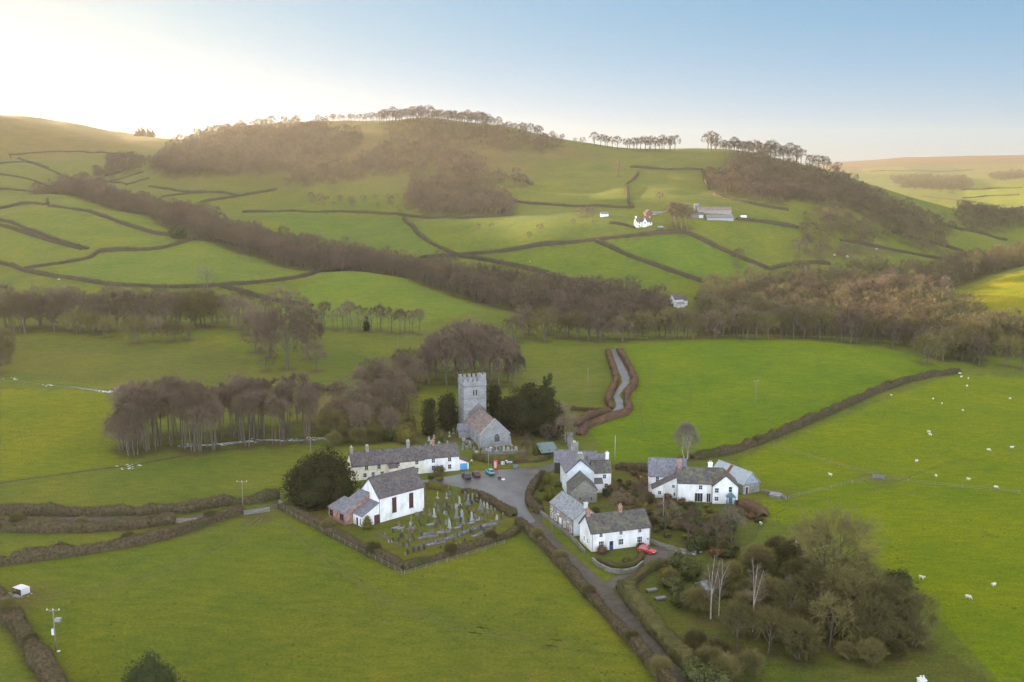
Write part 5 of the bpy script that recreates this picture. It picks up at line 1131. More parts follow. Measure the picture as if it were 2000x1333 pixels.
CB=belt([(1290,300,26),(1400,308,44),(1500,310,50),(1600,306,50),(1700,298,48),(1800,284,40),(1880,262,22),(2000,252,20),(2120,250,20)])
P2=clear(scatter(CB,8.5,4)); wood('valley_wood','broad olive-brown wood filling the valley right of the small white cottage',P2,['m0','m1','n2','m3','m4'],(.8,1.5),6)
CB=belt([(1400,352,14),(1480,362,22),(1560,372,26),(1650,378,30),(1750,382,34),(1830,388,34),(1900,400,30),(1980,430,36),(2100,440,40)])
P3=clear(scatter(CB,9,5)); wood('valley_wood','grey-green wood on the far bank of the valley below the rocky pasture',P3,['m0','m1','m2','n3','m4'],(.8,1.4),7)
def hwood(label,poly,sp=9,seed=1,keys=('w0','w1','w2','w3','w4'),sc=(.6,1.1),sparse=0):
    P=[tuple(hit(*q)[:2]) for q in poly]; G_=scatter(P,sp,seed)
    if sparse: G_=G_[np.random.RandomState(seed).rand(len(G_))>sparse]
    if len(G_)==0: print('EMPTY',label); return
    print('wood',label[:30],len(G_)); wood('hill_wood',label,G_,list(keys),sc,seed)
hwood('orange-lit bare wood covering the left shoulder of the hill',[(285,336),(310,310),(345,288),(372,277),(450,256),(560,248),(640,252),(700,262),(712,280),(690,300),(650,312),(600,330),(540,340),(480,348),(400,345),(330,348)],10,21,sparse=.12,sc=(.6,1.3))
hwood('wood on the middle of the hill below the crest trees',[(548,368),(580,345),(640,328),(700,315),(740,296),(790,285),(850,290),(900,300),(950,322),(975,345),(1030,358),(1025,372),(960,362),(880,348),(800,345),(720,345),(640,362)],10,22,sparse=.2,sc=(.55,1.2))
hwood('strip of bare wood under the crest of the hill',[(745,250),(850,243),(940,252),(1000,262),(1055,272),(1110,290),(1060,300),(980,296),(900,286),(820,278),(760,276)],10,23,sparse=.25)
hwood('large brown wood at the foot of the hill above the level fields',[(800,365),(860,355),(930,362),(985,385),(1010,402),(1005,420),(950,424),(870,424),(810,416),(790,395)],8.5,24)
hwood('thin wood spreading along the hedge below the hill wood',[(600,392),(680,388),(780,385),(790,412),(700,410),(620,408)],10,25,sparse=.6,sc=(.35,.7))
hwood('dark wood cloaking the right-hand ridge below the skyline trees',[(1420,318),(1480,312),(1540,330),(1600,345),(1660,362),(1730,392),(1800,425),(1860,452),(1850,475),(1780,462),(1710,435),(1640,405),(1560,395),(1500,380),(1440,350)],8.5,26,('w0','w1','v2','v3','w4'))
hwood('bare wood on the slope left of the dark ridge wood',[(1380,345),(1430,340),(1500,365),(1560,385),(1540,402),(1470,392),(1400,380),(1380,365)],9,27)
hwood('scattered bare trees on the rocky pasture right of the farm',[(1560,430),(1620,405),(1680,430),(1740,470),(1720,492),(1650,500),(1590,485),(1560,460)],10,28,('w0','v1','v2','w3','v4'),sparse=.45)
hwood('bare trees lower right of the ridge wood, above the valley hedges',[(1720,440),(1790,465),(1840,480),(1850,500),(1770,490),(1720,470)],10,29,('v0','v1','v2'),sparse=.3)
hwood('wood on the far left valley side beneath the orange wood',[(110,355),(160,352),(230,385),(300,398),(330,425),(280,415),(200,385),(140,372)],9,30)
hwood('copse on the left hillside between the high fields',[(205,312),(250,312),(285,325),(250,345),(215,340)],10,31,sparse=.2)
hwood('grey-brown copse beside the dark hedge on the left hill',[(180,330),(215,335),(225,350),(190,350)],11,32,sparse=.3)
hwood('distant dark wood in the right-hand side valley',[(1740,352),(1820,350),(1880,352),(1900,372),(1850,378),(1770,370)],17,33,('v0','v1','v2'),(1.0,1.5),.25)
hwood('distant trees on the sunlit slopes at the right edge',[(1930,345),(1990,338),(2010,345),(1960,356)],18,34,('v0','v1'),(1,1.4),.3)
hwood('line of trees on the right edge below the bright distant fields',[(1870,425),(1930,418),(2010,425),(2010,450),(1940,452),(1880,446)],12,35,('v0','v1','v2'),(.8,1.2))
# skyline trees, one by one
def ridge_row(pts,n,label,group,sc,seed,keys=rdg,back=0):
    rs=np.random.RandomState(seed); P=np.array(pts,float); d=np.r_[0,np.cumsum(np.abs(np.diff(P[:,0])))]
    for i in range(n):
        u=d[-1]*(i+rs.uniform(.2,.8))/n; px=np.interp(u,d,P[:,0]); py=np.interp(u,d,P[:,1]); h_=hit(px,py+2); s=rs.uniform(*sc); put_tree(random.choice(keys),h_[0],h_[1]+rs.uniform(-4,14),s,label,group,brown=False)
ridge_row([(620,240),(735,240)],15,'small open-grown tree in the thin row on the skyline left of the summit','thin skyline row left of the summit',(.55,.9),1)
ridge_row([(738,244),(790,240),(960,252)],44,'tall bare tree in the close row along the summit skyline','skyline row along the summit',(1.0,1.35),2)
ridge_row([(962,252),(1060,268)],14,'bare tree trailing down the skyline right of the summit row','skyline trees right of the summit',(.65,1.0),3)
ridge_row([(1062,270),(1150,286)],4,'isolated small skyline tree between the summit row and the dark pair','isolated skyline trees',(.5,.7),4)
ridge_row([(1158,286),(1212,292)],6,'dark rounded skyline tree in the pair of clumps right of the summit','dark skyline clumps',(.85,1.1),5)
ridge_row([(1222,294),(1322,295)],15,'rounded rust-tinged tree in the long skyline clump above the green pasture','rust-tinged skyline clump',(.75,1.15),6)
ridge_row([(1382,294),(1560,322)],32,'slender bare tree in the skyline row on the right-hand ridge','skyline row on the right ridge',(.8,1.4),7)
ridge_row([(1562,322),(1640,342)],7,'wide bare tree at the lower end of the right-hand skyline','lower right skyline trees',(.8,1.1),8)
for i,(px,s) in enumerate(((267,.75),(272,1.05),(278,1.2),(282,.95),(289,1.1),(294,.8),(299,.9))):
    p=hit(px,267); k=s; put_foliage('conifer','dark conifer in the small clump on the left skyline','conifer',p[0],p[1],[(0,0,3.5*k,5.0,4.5,4.5*k),(.8,0,8*k,3.2,3.2,4.2*k),(-.5,0,12.5*k,1.5,1.5,3.2*k)],520,.9,M_yew,(.3,3),group='conifers on the left skyline',seed=i)
for i in range(5): T(rdg,300+i*7+rs.uniform(-2,2),270+i*.5,.35,'tiny bush on the saddle skyline right of the conifers','bushes on the saddle',brown=False)
# farm trees
G='tall bare trees beside the hillside farm'
for px,py,s in ((1312,443,1.1),(1322,446,1.25),(1332,447,1.2),(1342,447,1.1),(1318,440,1.0)): T(rdg,px,py,s,'tall close-branched tree beside the hillside farm, right of the pale farmhouse',G)
for px,py,s,l in ((1055,452,.45,'small round dark bush alone in the hill field'),(1034,467,.4,'little lone tree in the hill field, lower of two'),(1160,440,.35,'small dark bush left of the hillside farm'),(1288,398,.7,'bare tree on the slope above the pale farmhouse'),(1120,441,.4,'low thorn bush in the hill field'),(935,450,.4,'scrubby thorn bush in the left part of the hill field'),(960,447,.35,'second scrubby thorn bush beside the first in the hill field')): T(far_,px,py,s,l,brown=False)
for px in (1135,1145,1153,1160): T(far_,px,424,.6,'russet shrub in the clump beside the tiny white shed','russet shrubs by the field shed',cat_='shrub')
p=hit(345,467); put_foliage('holly_tree','dark round evergreen tree on the double hedge of the left hill','tree',p[0],p[1],[(0,0,4,5,4,4.2),(3.5,0,3.5,3.5,3,3.4)],1400,.6,M_ever,(.3,2))
for px,py in ((1045,415),(1010,470)): pass
for px,py,s in ((1560,500,1.0),(1575,490,.9),(1600,508,1.0),(1650,508,.9)): T(oak,px,py,s,'bare tree among the rocks on the right-hand pasture','trees among the rocks')
for px,py,s in ((1420,375,.9),(1455,470,.6)): pass
# orange sunlit tree tops right
for px,Y,s in ((1655,335,1.3),(1672,338,1.35),(1690,332,1.3),(1715,336,1.45),(1735,332,1.5),(1752,330,1.4),(1775,328,1.3),(1795,328,1.35),(1815,326,1.25),(1835,325,1.2),(1640,330,1.1),(1740,345,1.5)):
    Y=KY(Y); put_tree(random.choice(oak),rayx(px,Y),Y,s,'tall bare tree catching orange sunlight at the edge of the bright yellow slope','sunlit trees by the bright slope')
# thin trees in front of the bright slope, right edge
for i in range(16):
    px=1800+i*14+rs.uniform(-5,5); h_=hit(px,724+ (i%3)*3); Y=h_[1]+rs.uniform(8,40); put_tree(random.choice(oakg+wil),rayx(px,Y),Y,rs.uniform(.8,1.1),'olive bare tree in the belt at the right edge beyond the sheep field','belt beyond the sheep field')
def shrub(px,py,r,h,mat,label,group=None,n=None,s=.12,cat_='shrub',name='shrub'):
    p=g0(px,py); b=[(0,0,h*.45,r,r,h*.55)]
    if r>.9 and 'clipped' not in label:
        q=np.random.RandomState(int(px+py)); b=[(q.uniform(-.5,.5)*r,q.uniform(-.5,.5)*r,h*q.uniform(.3,.62),r*q.uniform(.35,.65),r*q.uniform(.35,.65),h*q.uniform(.28,.45)) for _ in range(6)]
    return put_foliage(name,label,cat_,p[0],p[1],b,n or int(260+420*r*h),s,mat,None,group,seed=int(px*3+py))
# lower right thicket
G='thicket in the lower right corner'; AL='tangled olive-grey bare tree in the thicket filling the lower right corner'
for px,py,s in ((1590,1215,.85),(1660,1225,.95),(1545,1235,.75),(1700,1215,.85),(1740,1245,.8),(1780,1260,.75),(1560,1290,.62),(1500,1275,.6),(1670,1170,.75),(1770,1215,.6),(1440,1270,.6),(1700,1270,.8),(1620,1265,.7)): T(oakg+wil,px,py,s,AL,G)
G='bushes in the lower right gardens'; AL='olive-brown bush in the overgrown plot at the lower right'
TP=[(1300,1130),(1340,1095),(1440,1095),(1520,1090),(1590,1130),(1680,1150),(1760,1190),(1800,1250),(1790,1290),(1700,1300),(1560,1295),(1440,1275),(1380,1240),(1330,1190)]
TPw=[tuple(g0(*q)) for q in TP]; SP=scatter(TPw,3.3,77)
for x_,y_ in SP:
    u_=proj(x_,y_,0)
    if rs.rand()<.58 or (u_[1]<1125 and u_[0]<1470): continue
    if rs.rand()<.3: shrub(u_[0],u_[1],rs.uniform(1.0,2.0),rs.uniform(1.4,3.0),M_olive,'leafy olive shrub among the bare bushes of the overgrown plot','leafy shrubs in the overgrown plot',n=500,s=.17)
    else: put_tree(random.choice(shr),x_,y_,rs.uniform(.5,1.05),AL,G,cat_='bush')
for px,py,s in ((1385,1310,.8),(1420,1330,.8),(1460,1320,.8),(1360,1270,.7),(1400,1290,.75)): T(shr,px,py,s,'bushy scrub at the very bottom right of the lane','scrub at the lane bottom',cat_='bush')
# garden shrubs round the houses
shrub(925,974,2.4,2.0,M_topi,'big rounded golden clipped yew beside the square hedge',n=3500,s=.10,cat_='topiary')
p=g0(718,1034); put_foliage('topiary_cone','dark green conical clipped yew in front of the chapel lean-to','topiary',p[0],p[1],[(0,0,.8,1.35,1.35,1.0),(0,0,1.7,1.0,1.0,1.0),(0,0,2.5,.55,.55,.8)],3000,.09,M_topi,None,seed=4)
shrub(1068,948,1.2,3.6,M_topi,'tall golden-green clipped conifer by the square, upper one','clipped conifers by the square'); shrub(1072,978,1.4,3.8,M_topi,'tall golden-green clipped conifer by the square, lower one','clipped conifers by the square')
shrub(1048,985,1.6,1.8,M_olive,'bright green rounded bush at the bend of the square')
shrub(1048,895,1.3,4.4,M_olive,'narrow upright conifer at the churchyard hedge'); shrub(1163,1003,1.4,1.6,M_olive,'round green bush between the lane cottage and the stone house')
shrub(1182,970,1.6,2.6,M_ever,'dark shrub under the white wing of the stone house'); shrub(1190,962,1.3,2.4,M_redbrown,'reddish shrub under the white wing of the stone house')
shrub(1425,950,0.1,.1,M_olive,'x') if False else None
shrub(860,940,1.3,1.3,M_gold,'low golden bush before the cream cottage'); shrub(843,936,1.0,1.1,M_olive,'low green bush before the cream cottage')
shrub(1265,945,2.6,2.6,M_gold,'yellow-green spreading shrub left of the farmhouse'); shrub(1285,950,2.0,2.0,M_gold,'second yellow-green shrub nearest the farmhouse lean-to')
shrub(1240,928,1.5,1.6,M_redbrown,'russet shrub in the stone house garden'); shrub(1250,935,1.2,1.4,M_redbrown,'small russet shrub beside the yellow-green shrub')
shrub(1178,1083,1.4,2.0,M_redbrown,'reddish bush against the left corner of the white cottage'); shrub(1253,1072,1.2,1.6,M_ever,'dark bush at the right end of the white cottage front')
shrub(1225,1100,1.3,1.2,M_olive,'low olive shrub on the cottage front lawn')
shrub(1298,960,.45,2.2,M_yew,'slim dark cypress against the farmhouse lean-to',n=600)
p=g0(1299,968)
shrub(1380,992,1.2,1.3,M_gold,'yellow bush before the farmhouse french window'); shrub(1385,1000,.9,1.0,M_gold,'small yellow bush in front of the other yellow bush')
shrub(1350,1008,1.4,1.0,M_olive,'low olive shrub on the farmhouse lawn')
rs=np.random.RandomState(17)
for px,py,r,h_,mt in ((1305,975,1.8,1.6,M_redbrown),(1330,985,1.8,1.6,M_redbrown),(1345,993,1.6,1.2,M_ever),(1240,1000,1.6,1.4,M_redbrown),(1265,1005,1.8,1.6,M_olive),(1215,985,2,1.8,M_redbrown),(1230,970,1.6,1.3,M_redbrown),(1282,1020,2.0,2.2,M_ever),(1300,1030,1.8,1.8,M_olive),(1340,1035,2.2,2.2,M_redbrown),(1365,1025,2,1.8,M_ever),(1320,1010,2,1.6,M_olive),(1385,1045,2.6,3.2,M_olive),(1405,1030,2.2,2.6,M_ever),(1375,1068,2.8,3.4,M_olive),(1355,1080,2,2.0,M_ever),(1320,1110,2.8,3.6,M_olive),(1345,1130,2.6,3.8,M_olive),(1310,1150,2.4,3.0,M_olive),(1330,1180,2.6,3.6,M_olive),(1300,1125,2.0,2.2,M_gold),(1400,1090,2.2,2.4,M_redbrown),(1430,1090,2.4,2.0,M_ever),(1365,1335,3.4,4.0,M_olive),(1395,1345,3.0,3.6,M_olive),(1690,1175,2.6,5.5,M_olive),(1755,1160,3.0,5.0,M_olive),(1530,1180,1.6,2.0,M_olive),(1565,1140,2.4,4.6,M_ever),(1440,1005,1.8,1.6,M_redbrown),(1465,1012,2.0,1.4,M_redbrown),(1480,1020,1.6,1.2,M_olive),(1060,960,1.4,1.2,M_olive),(1040,1000,1.0,1.0,M_gold),(1088,950,1.6,1.0,M_olive),(1020,903,1.6,1.8,M_redbrown),(1000,900,1.3,1.4,M_olive)):
    col_={M_redbrown.name:'russet',M_ever.name:'dark green',M_olive.name:'olive',M_gold.name:'golden'}[mt.name]
    where='in the lower right thicket' if py>1120 and px>1290 else 'in the sloping gardens between the white cottage and the farmhouse' if px>1200 else 'in the gardens beside the square and churchyard'
    size='tall' if h_>3 else 'rounded' if h_>1.7 else 'low'
    shrub(px,py,r,h_,mt,'%s %s shrub %s'%(size,col_,where),'garden shrubs, %s'%col_,n=int(300+170*r*h_),s=.2 if h_>3 else .15)
GP=[(1208,935),(1235,945),(1262,965),(1290,985),(1345,1005),(1430,1005),(1450,1050),(1440,1085),(1340,1072),(1285,1050),(1268,1010),(1215,1000)]
for x_,y_ in scatter([tuple(g0(*q)) for q in GP],3.0,55,.45):
    if rs.rand()<.3: continue
    if rs.rand()<.5: u_=proj(x_,y_,0); mt_=random.choice((M_olive,M_ever,M_olive,M_gold)); shrub(u_[0],u_[1],rs.uniform(.7,1.6),rs.uniform(.8,1.9),mt_,'leafy green shrub in the sloping gardens between the cottage and the farmhouse' if mt_ is not M_gold else 'yellowish shrub in the sloping gardens between the cottage and the farmhouse','leafy shrubs in the sloping gardens' if mt_ is not M_gold else 'yellowish shrubs in the sloping gardens',n=380,s=.14); continue
    put_tree(random.choice(shr),x_,y_,rs.uniform(.22,.45),'small bare bush in the sloping gardens between the cottage and the farmhouse','bare bushes in the sloping gardens',cat_='bush')
for px,py,s_ in ((1212,1010,.5),(1255,985,.45),(1300,1040,.55),(1345,1060,.6),(1400,1075,.6),(1425,1040,.5),(1030,892,.5),(1108,868,.7),(1070,870,.5)): T(oak,px,py,s_,'small bare garden tree among the shrubs by the houses','garden trees by the houses')
# yews and cedar
p=g0(628,985); put_foliage('yew_tree','huge dark spreading yew behind the chapel vestry','yew tree',p[0],p[1],[(0,0,6,6,5.5,6),(5.5,-1,4.6,4,4,4.6),(-5.8,1,4.6,4,4,4.4),(1.5,1,10,4.2,4,3.8),(-3,-1,8.5,3.5,3.5,3.2),(-2,-3,3,5,3.5,3.4),(4,2,8,3.5,3.5,3)],16000,.28,M_yew,(.8,6),seed=2,brown=True)
def yew(px,py,blobs,label,n=2600,s=.3,mat=M_yew,zz=0,grp=None,name='yew_tree',cat_='yew tree'):
    p=hit(px,py); put_foliage(name,label,cat_,p[0],p[1],blobs,n,s,mat,(.35,2),grp,seed=px,brown=True)
yew(838,851,[(0,0,3.2,2.3,2.2,3.6),(0,0,7.4,2.2,2.1,4.4),(.8,0,10.2,1.3,1.3,2.2)],'tall dark columnar yew left of the church tower',4500,.24)
yew(868,842,[(0,0,4.5,2.6,2.5,4.8),(0,0,9,1.9,1.9,3)],'dark yew leaning against the left side of the tower',2800,.26); yew(880,832,[(0,0,4.5,2.6,2.5,4.6),(0,0,8.6,1.8,1.8,2.8)],'dark yew just behind the left corner of the tower',2600,.26)
yew(965,822,[(0,0,5,3,3,5.5),(0,0,9.5,2.3,2.3,3)],'dark yew directly right of the church tower',3000,.3)
yew(988,842,[(0,0,5,3.6,3.5,5),(1,0,8.6,2.4,2.4,2.6)],'dark yew behind the church roof, second from the tower',4200,.3); yew(1026,850,[(0,0,6,5.0,4.4,6.2),(-1,0,11.5,4.2,3.8,3.8),(1.5,0,14.5,2.8,2.6,2.8)],'biggest brownish dark yew right of the nave',6500,.3); yew(1050,850,[(0,0,6,4.8,4.4,6),(0,0,11.5,3.8,3.4,3.6)],'dark yew at the right of the church group',5000,.3)
yew(1080,857,[(0,0,4.5,3.8,3.4,4.8),(0,0,9,2.6,2.4,3.2)],'low dark evergreen at the right end of the church group',3000,.3)
p=hit(1068,838); put_foliage('cedar_tree','tall open-topped evergreen rising above the church yews','tree',p[0],p[1],[(0,0,9,2.6,2.4,3),(1.2,0,12.5,1.7,1.6,1.7),(-1.3,0,13.8,1.3,1.3,1.0),(0,0,15.6,1.5,1.4,1.2),(.9,0,17.6,.9,.9,1.2),(-.8,0,17.2,.5,.5,.8)],2600,.32,M_ever,(.35,14),seed=8,shell=.5)
T(ash,1100,850,.75,'grey bare tree at the right end of the church yews'); T(ash,1085,845,.7,'slim grey bare tree beside the last church yew')
yew(795,866,[(0,0,2.6,3,2.6,3.0)],'large golden-brown bush behind the white terrace house',1800,.2,M_gold,name='shrub',cat_='shrub'); yew(762,862,[(0,0,1.8,2.2,2,2.0)],'dark low shrub behind the terrace chimney',900,.2,M_ever,name='shrub',cat_='shrub'); yew(800,842,[(0,0,2.4,2,2,2.8)],'dark green shrub above the golden-brown bush',1200,.2,M_ever,name='shrub',cat_='shrub')
yew(862,862,[(0,0,1.6,1.4,1.4,1.8)],'small olive shrub near the church porch',700,.18,M_olive,name='shrub',cat_='shrub'); yew(893,830,[(0,0,2.0,1.6,1.6,2.2)],'yellowish ivy bush at the foot of the tower',800,.18,M_gold,name='shrub',cat_='shrub')
# dark tree at the bottom edge
p=g0(297,1398); put_foliage('evergreen_tree','dark bushy evergreen tree top at the bottom edge, left of centre','tree',p[0],p[1],[(0,0,3.4,4.4,4.2,3.4),(-2.0,0,6.2,1.8,1.8,2.2),(.2,0,8.0,1.4,1.4,2.4),(2.0,0,6.2,1.7,1.7,2.0),(0,0,5.4,3.2,3.0,2.6),(-3.2,0,4.2,1.4,1.4,1.6),(3.2,0,4.0,1.4,1.4,1.6)],9000,.17,M_ever,(.3,3),seed=9)
# ---------------------------------------------------------------- gravestones
def stone_mesh(kind,mat):
    m=MB()
    if kind=='round':
        n=8; w=.38; pts=[(-w,-.1),(w,-.1),(w,.75)]+[(w*math.cos(math.pi*i/n),.75+w*.8*math.sin(math.pi*i/n)) for i in range(1,n)]+[(-w,.75)]
        m.prism(pts,'y',-.06,.06); m.box((0,0,.04),(.95,.3,.12))
    elif kind=='square': m.prism([(-.33,-.1),(.33,-.1),(.33,.78),(.16,.92),(-.16,.92),(-.33,.78)],'y',-.06,.06); m.box((0,0,.04),(.85,.3,.12))
    elif kind=='pointed': m.prism([(-.32,-.1),(.32,-.1),(.32,.9),(0,1.35),(-.32,.9)],'y',-.07,.07); m.box((0,0,.05),(.85,.35,.14))
    elif kind=='cross':
        m.box((0,0,.1),(.8,.5,.22)); m.box((0,0,.28),(.5,.35,.16)); m.box((0,0,.95),(.16,.12,1.3)); m.box((-.22,0,1.15),(.28,.11,.16)); m.box((.22,0,1.15),(.28,.11,.16))
    elif kind=='obelisk':
        m.box((0,0,.12),(1.0,1.0,.26)); m.box((0,0,.42),(.72,.72,.38)); m.add([(-.24,-.24,.6),(.24,-.24,.6),(.24,.24,.6),(-.24,.24,.6),(-.15,-.15,2.3),(.15,-.15,2.3),(.15,.15,2.3),(-.15,.15,2.3),(0,0,2.55)],[(0,1,5,4),(1,2,6,5),(2,3,7,6),(3,0,4,7),(4,5,8),(5,6,8),(6,7,8),(7,4,8)])
    elif kind=='tomb': m.box((0,0,.4),(1.0,2.0,.8)); m.box((0,0,.86),(1.2,2.2,.12))
    o=m.build('s',[mat]); me=o.data; bpy.data.objects.remove(o); return me
def kerb_meshes():
    a=MB()
    for x in (-.42,.42): a.box((x,0,.1),(.12,2.0,.24))
    for y in (-1.0,1.0): a.box((0,y,.1),(.96,.12,.241))
    a.prism([(-.3,0),(.3,0),(.3,.7),(-.3,.7)],'y',.86,.96)
    b=MB(); b.box((0,0,.06),(.72,1.88,.14))
    o1=a.build('k',M_grave); o2=b.build('k',M_marble); r=(o1.data,o2.data); bpy.data.objects.remove(o1); bpy.data.objects.remove(o2); return r
GM={}; 
CN={'grey':M_grave,'pale':M_gravep,'dark':M_graved,'brown':M_graveb}
KW={'round':'round-topped','square':'square-shouldered','pointed':'pointed','cross':'cross-shaped','obelisk':'obelisk','tomb':'box tomb'}
def grave(px,py,kind,col,sc=1.,rz=None,where=None):
    k=(kind,col)
    if k not in GM: GM[k]=stone_mesh(kind,CN[col])
    p=hit(px,py); o=obj('gravestone' if kind!='tomb' else 'box_tomb',GM[k],loc=p); o.scale=(sc*.98,sc*.98,sc*1.05); o.rotation_euler=(random.uniform(-.05,.05),random.uniform(-.05,.05),(math.radians(-50) if rz is None else rz)+random.uniform(-.12,.12))
    if where is None:
        where='by the chapel wall' if px<845 and py<1030 else 'in the near corner rows' if py>1040 else 'beside the square hedge' if px>930 and py<1000 else 'in the middle of the chapel graveyard'
    lab='%s %s %s %s'%(col,KW[kind],'gravestone' if kind!='tomb' else 'of stone',where); tag(o,lab,'gravestone' if kind!='tomb' else 'tomb','%s %s stones %s'%(col,kind,where)); return o
c4=lambda x,y:(720+x/6.667,930+y/6.667)
for x,y,k,c,s in ((742,130,'pointed','grey',1),(795,135,'pointed','grey',1.1),(832,130,'pointed','grey',1.1),(735,190,'round','brown',.9),(895,295,'cross','pale',1.1),(1015,300,'cross','pale',1.1),(1055,255,'round','grey',1.3),(1095,310,'round','grey',.8),(1185,390,'obelisk','pale',.95),(1260,270,'round','pale',1.2),(1290,380,'obelisk','grey',1.1),(1350,340,'obelisk','grey',.9),(1410,320,'cross','pale',1),(1455,450,'obelisk','grey',1.1),(1500,410,'pointed','pale',1.1),(1545,430,'pointed','pale',1.2),(760,330,'round','grey',.9),(860,400,'round','grey',1),(905,460,'cross','grey',1),(935,360,'round','brown',1),(1010,400,'round','dark',1),(1085,430,'round','brown',1),(1140,430,'round','pale',1.2),(1145,560,'obelisk','grey',1.15),(1215,540,'pointed','pale',1.4),(1280,440,'square','dark',1),(1230,630,'obelisk','grey',.8),(1360,480,'round','brown',1.1),(1345,590,'obelisk','pale',.9),(1300,590,'square','dark',.9),(645,530,'round','brown',1),(720,510,'cross','brown',1.1),(795,520,'cross','grey',1.1),(855,540,'obelisk','pale',.9),(620,520,'round','grey',.9),(550,620,'cross','grey',1.2),(545,680,'round','pale',1.2),(870,600,'round','brown',.7),(925,590,'square','dark',.9),(970,480,'square','dark',1),(985,500,'round','pale',.8),(1010,640,'round','grey',1.2),(1055,680,'pointed','pale',1.5),(1080,600,'square','dark',.8),(1015,520,'round','grey',1.1),(680,650,'round','dark',.7),(780,610,'round','dark',.9),(320,740,'square','dark',.9),(435,790,'square','dark',.9),(310,850,'square','dark',1),(260,870,'round','pale',.6),(300,870,'round','pale',.5),(585,990,'round','dark',1.1),(655,975,'round','dark',1),(720,955,'square','dark',1.3),(510,1015,'square','dark',1.1),(690,960,'round','grey',.8),(480,1035,'round','pale',.6),(590,840,'square','dark',.8),(540,860,'round','grey',.8),(690,790,'square','dark',1.1),(935,945,'round','dark',.6),(1010,925,'round','dark',.6),(1080,910,'round','dark',.7),(1250,855,'square','dark',.8),(1465,700,'round','dark',1.1),(1140,905,'round','pale',.5),(1195,890,'round','pale',.5),(1665,600,'pointed','pale',1.3),(1595,440,'round','grey',1),(1610,500,'round','brown',1),(1550,500,'round','grey',1),(1480,480,'cross','grey',.9),(1400,560,'round','grey',.8),(520,740,'round','brown',.9),(600,700,'round','brown',.9),(390,640,'round','brown',.8),(440,730,'round','grey',.7),(1350,750,'square','dark',.9),(1240,760,'round','pale',.7),(1155,650,'square','grey',.9),(1440,570,'square','pale',.7)):
    grave(*c4(x,y),k,c,s)
rs=np.random.RandomState(44)
GP=[(858,985),(905,968),(990,1010),(1005,1030),(940,1048),(860,1070),(800,1080),(745,1045),(838,1010)]; GQ=scatter([tuple(g0(*q)) for q in GP],2.6,9,.45)
for x_,y_ in GQ:
    if rs.rand()<.45: continue
    px_,py_=proj(x_,y_,0); grave(px_,py_,rs.choice(['round','square','round','pointed']),rs.choice(['dark','grey','brown','dark']),rs.uniform(.7,1.05))
KA,KB=kerb_meshes()
for x,y,s in ((360,680,1),(420,690,1),(810,640,1.1),(700,810,1.1),(735,800,1.1),(770,790,1.2),(805,790,1.1),(840,790,1.1),(750,760,1),(790,750,1),(930,740,1),(975,745,1),(1015,745,1),(1160,680,1),(1340,620,1),(1440,580,1.1),(1540,650,1.5),(1600,640,1.5),(820,900,1.2),(865,890,1.2),(905,880,1.2),(945,875,1.2),(975,865,1),(1050,815,1.1),(1090,800,1.1),(1130,785,1.1),(1165,775,1.1),(1200,765,1.1),(1240,750,1),(1280,730,1.1),(1320,715,1.1),(1360,700,1.1),(1390,690,1),(1400,785,1),(1440,765,1),(1500,745,1.1),(560,690,1)):
    p=hit(*c4(x,y)); r=empty('kerbed_grave',p,math.radians(-50)+random.uniform(-.08,.08),s*.98); obj('kerb',KA,r); obj('marble_chips',KB,r)
    where='in the row beside the graveyard path' if x>1000 else 'in the nearest group to the front hedge' if y>850 else 'in the group left of the graveyard path'
    tag(r,'pale kerbed grave with blue-grey chippings '+where,'grave','kerbed graves '+where)
rs=np.random.RandomState(3)
for px,py in ((832,880),(842,873),(850,880),(858,874),(866,880),(874,876),(838,866),(878,858),(886,852),(868,866),(848,862)): grave(px,py-4,rs.choice(['round','pointed','cross']),rs.choice(['grey','pale']),1.1,rz=.3,where='behind the terrace roof in the churchyard')
for px,py in ((906,862),(912,866),(918,870),(905,872),(912,877),(919,876),(926,880),(923,868),(931,887),(904,880)): grave(px,py,'tomb' if px in (906,912,931) else rs.choice(['round','square','pointed']),'pale' if px in(931,906,918) else 'grey',.8 if px in (906,912,931) else 1.15,rz=.3,where='beside the church path')
for px in (944,950,957,963,970,977,984,992,1000,1008): grave(px,884-(px-944)*.05,rs.choice(['round','cross','pointed']),rs.choice(['grey','pale']),1.3,rz=.2,where='under the church east window')
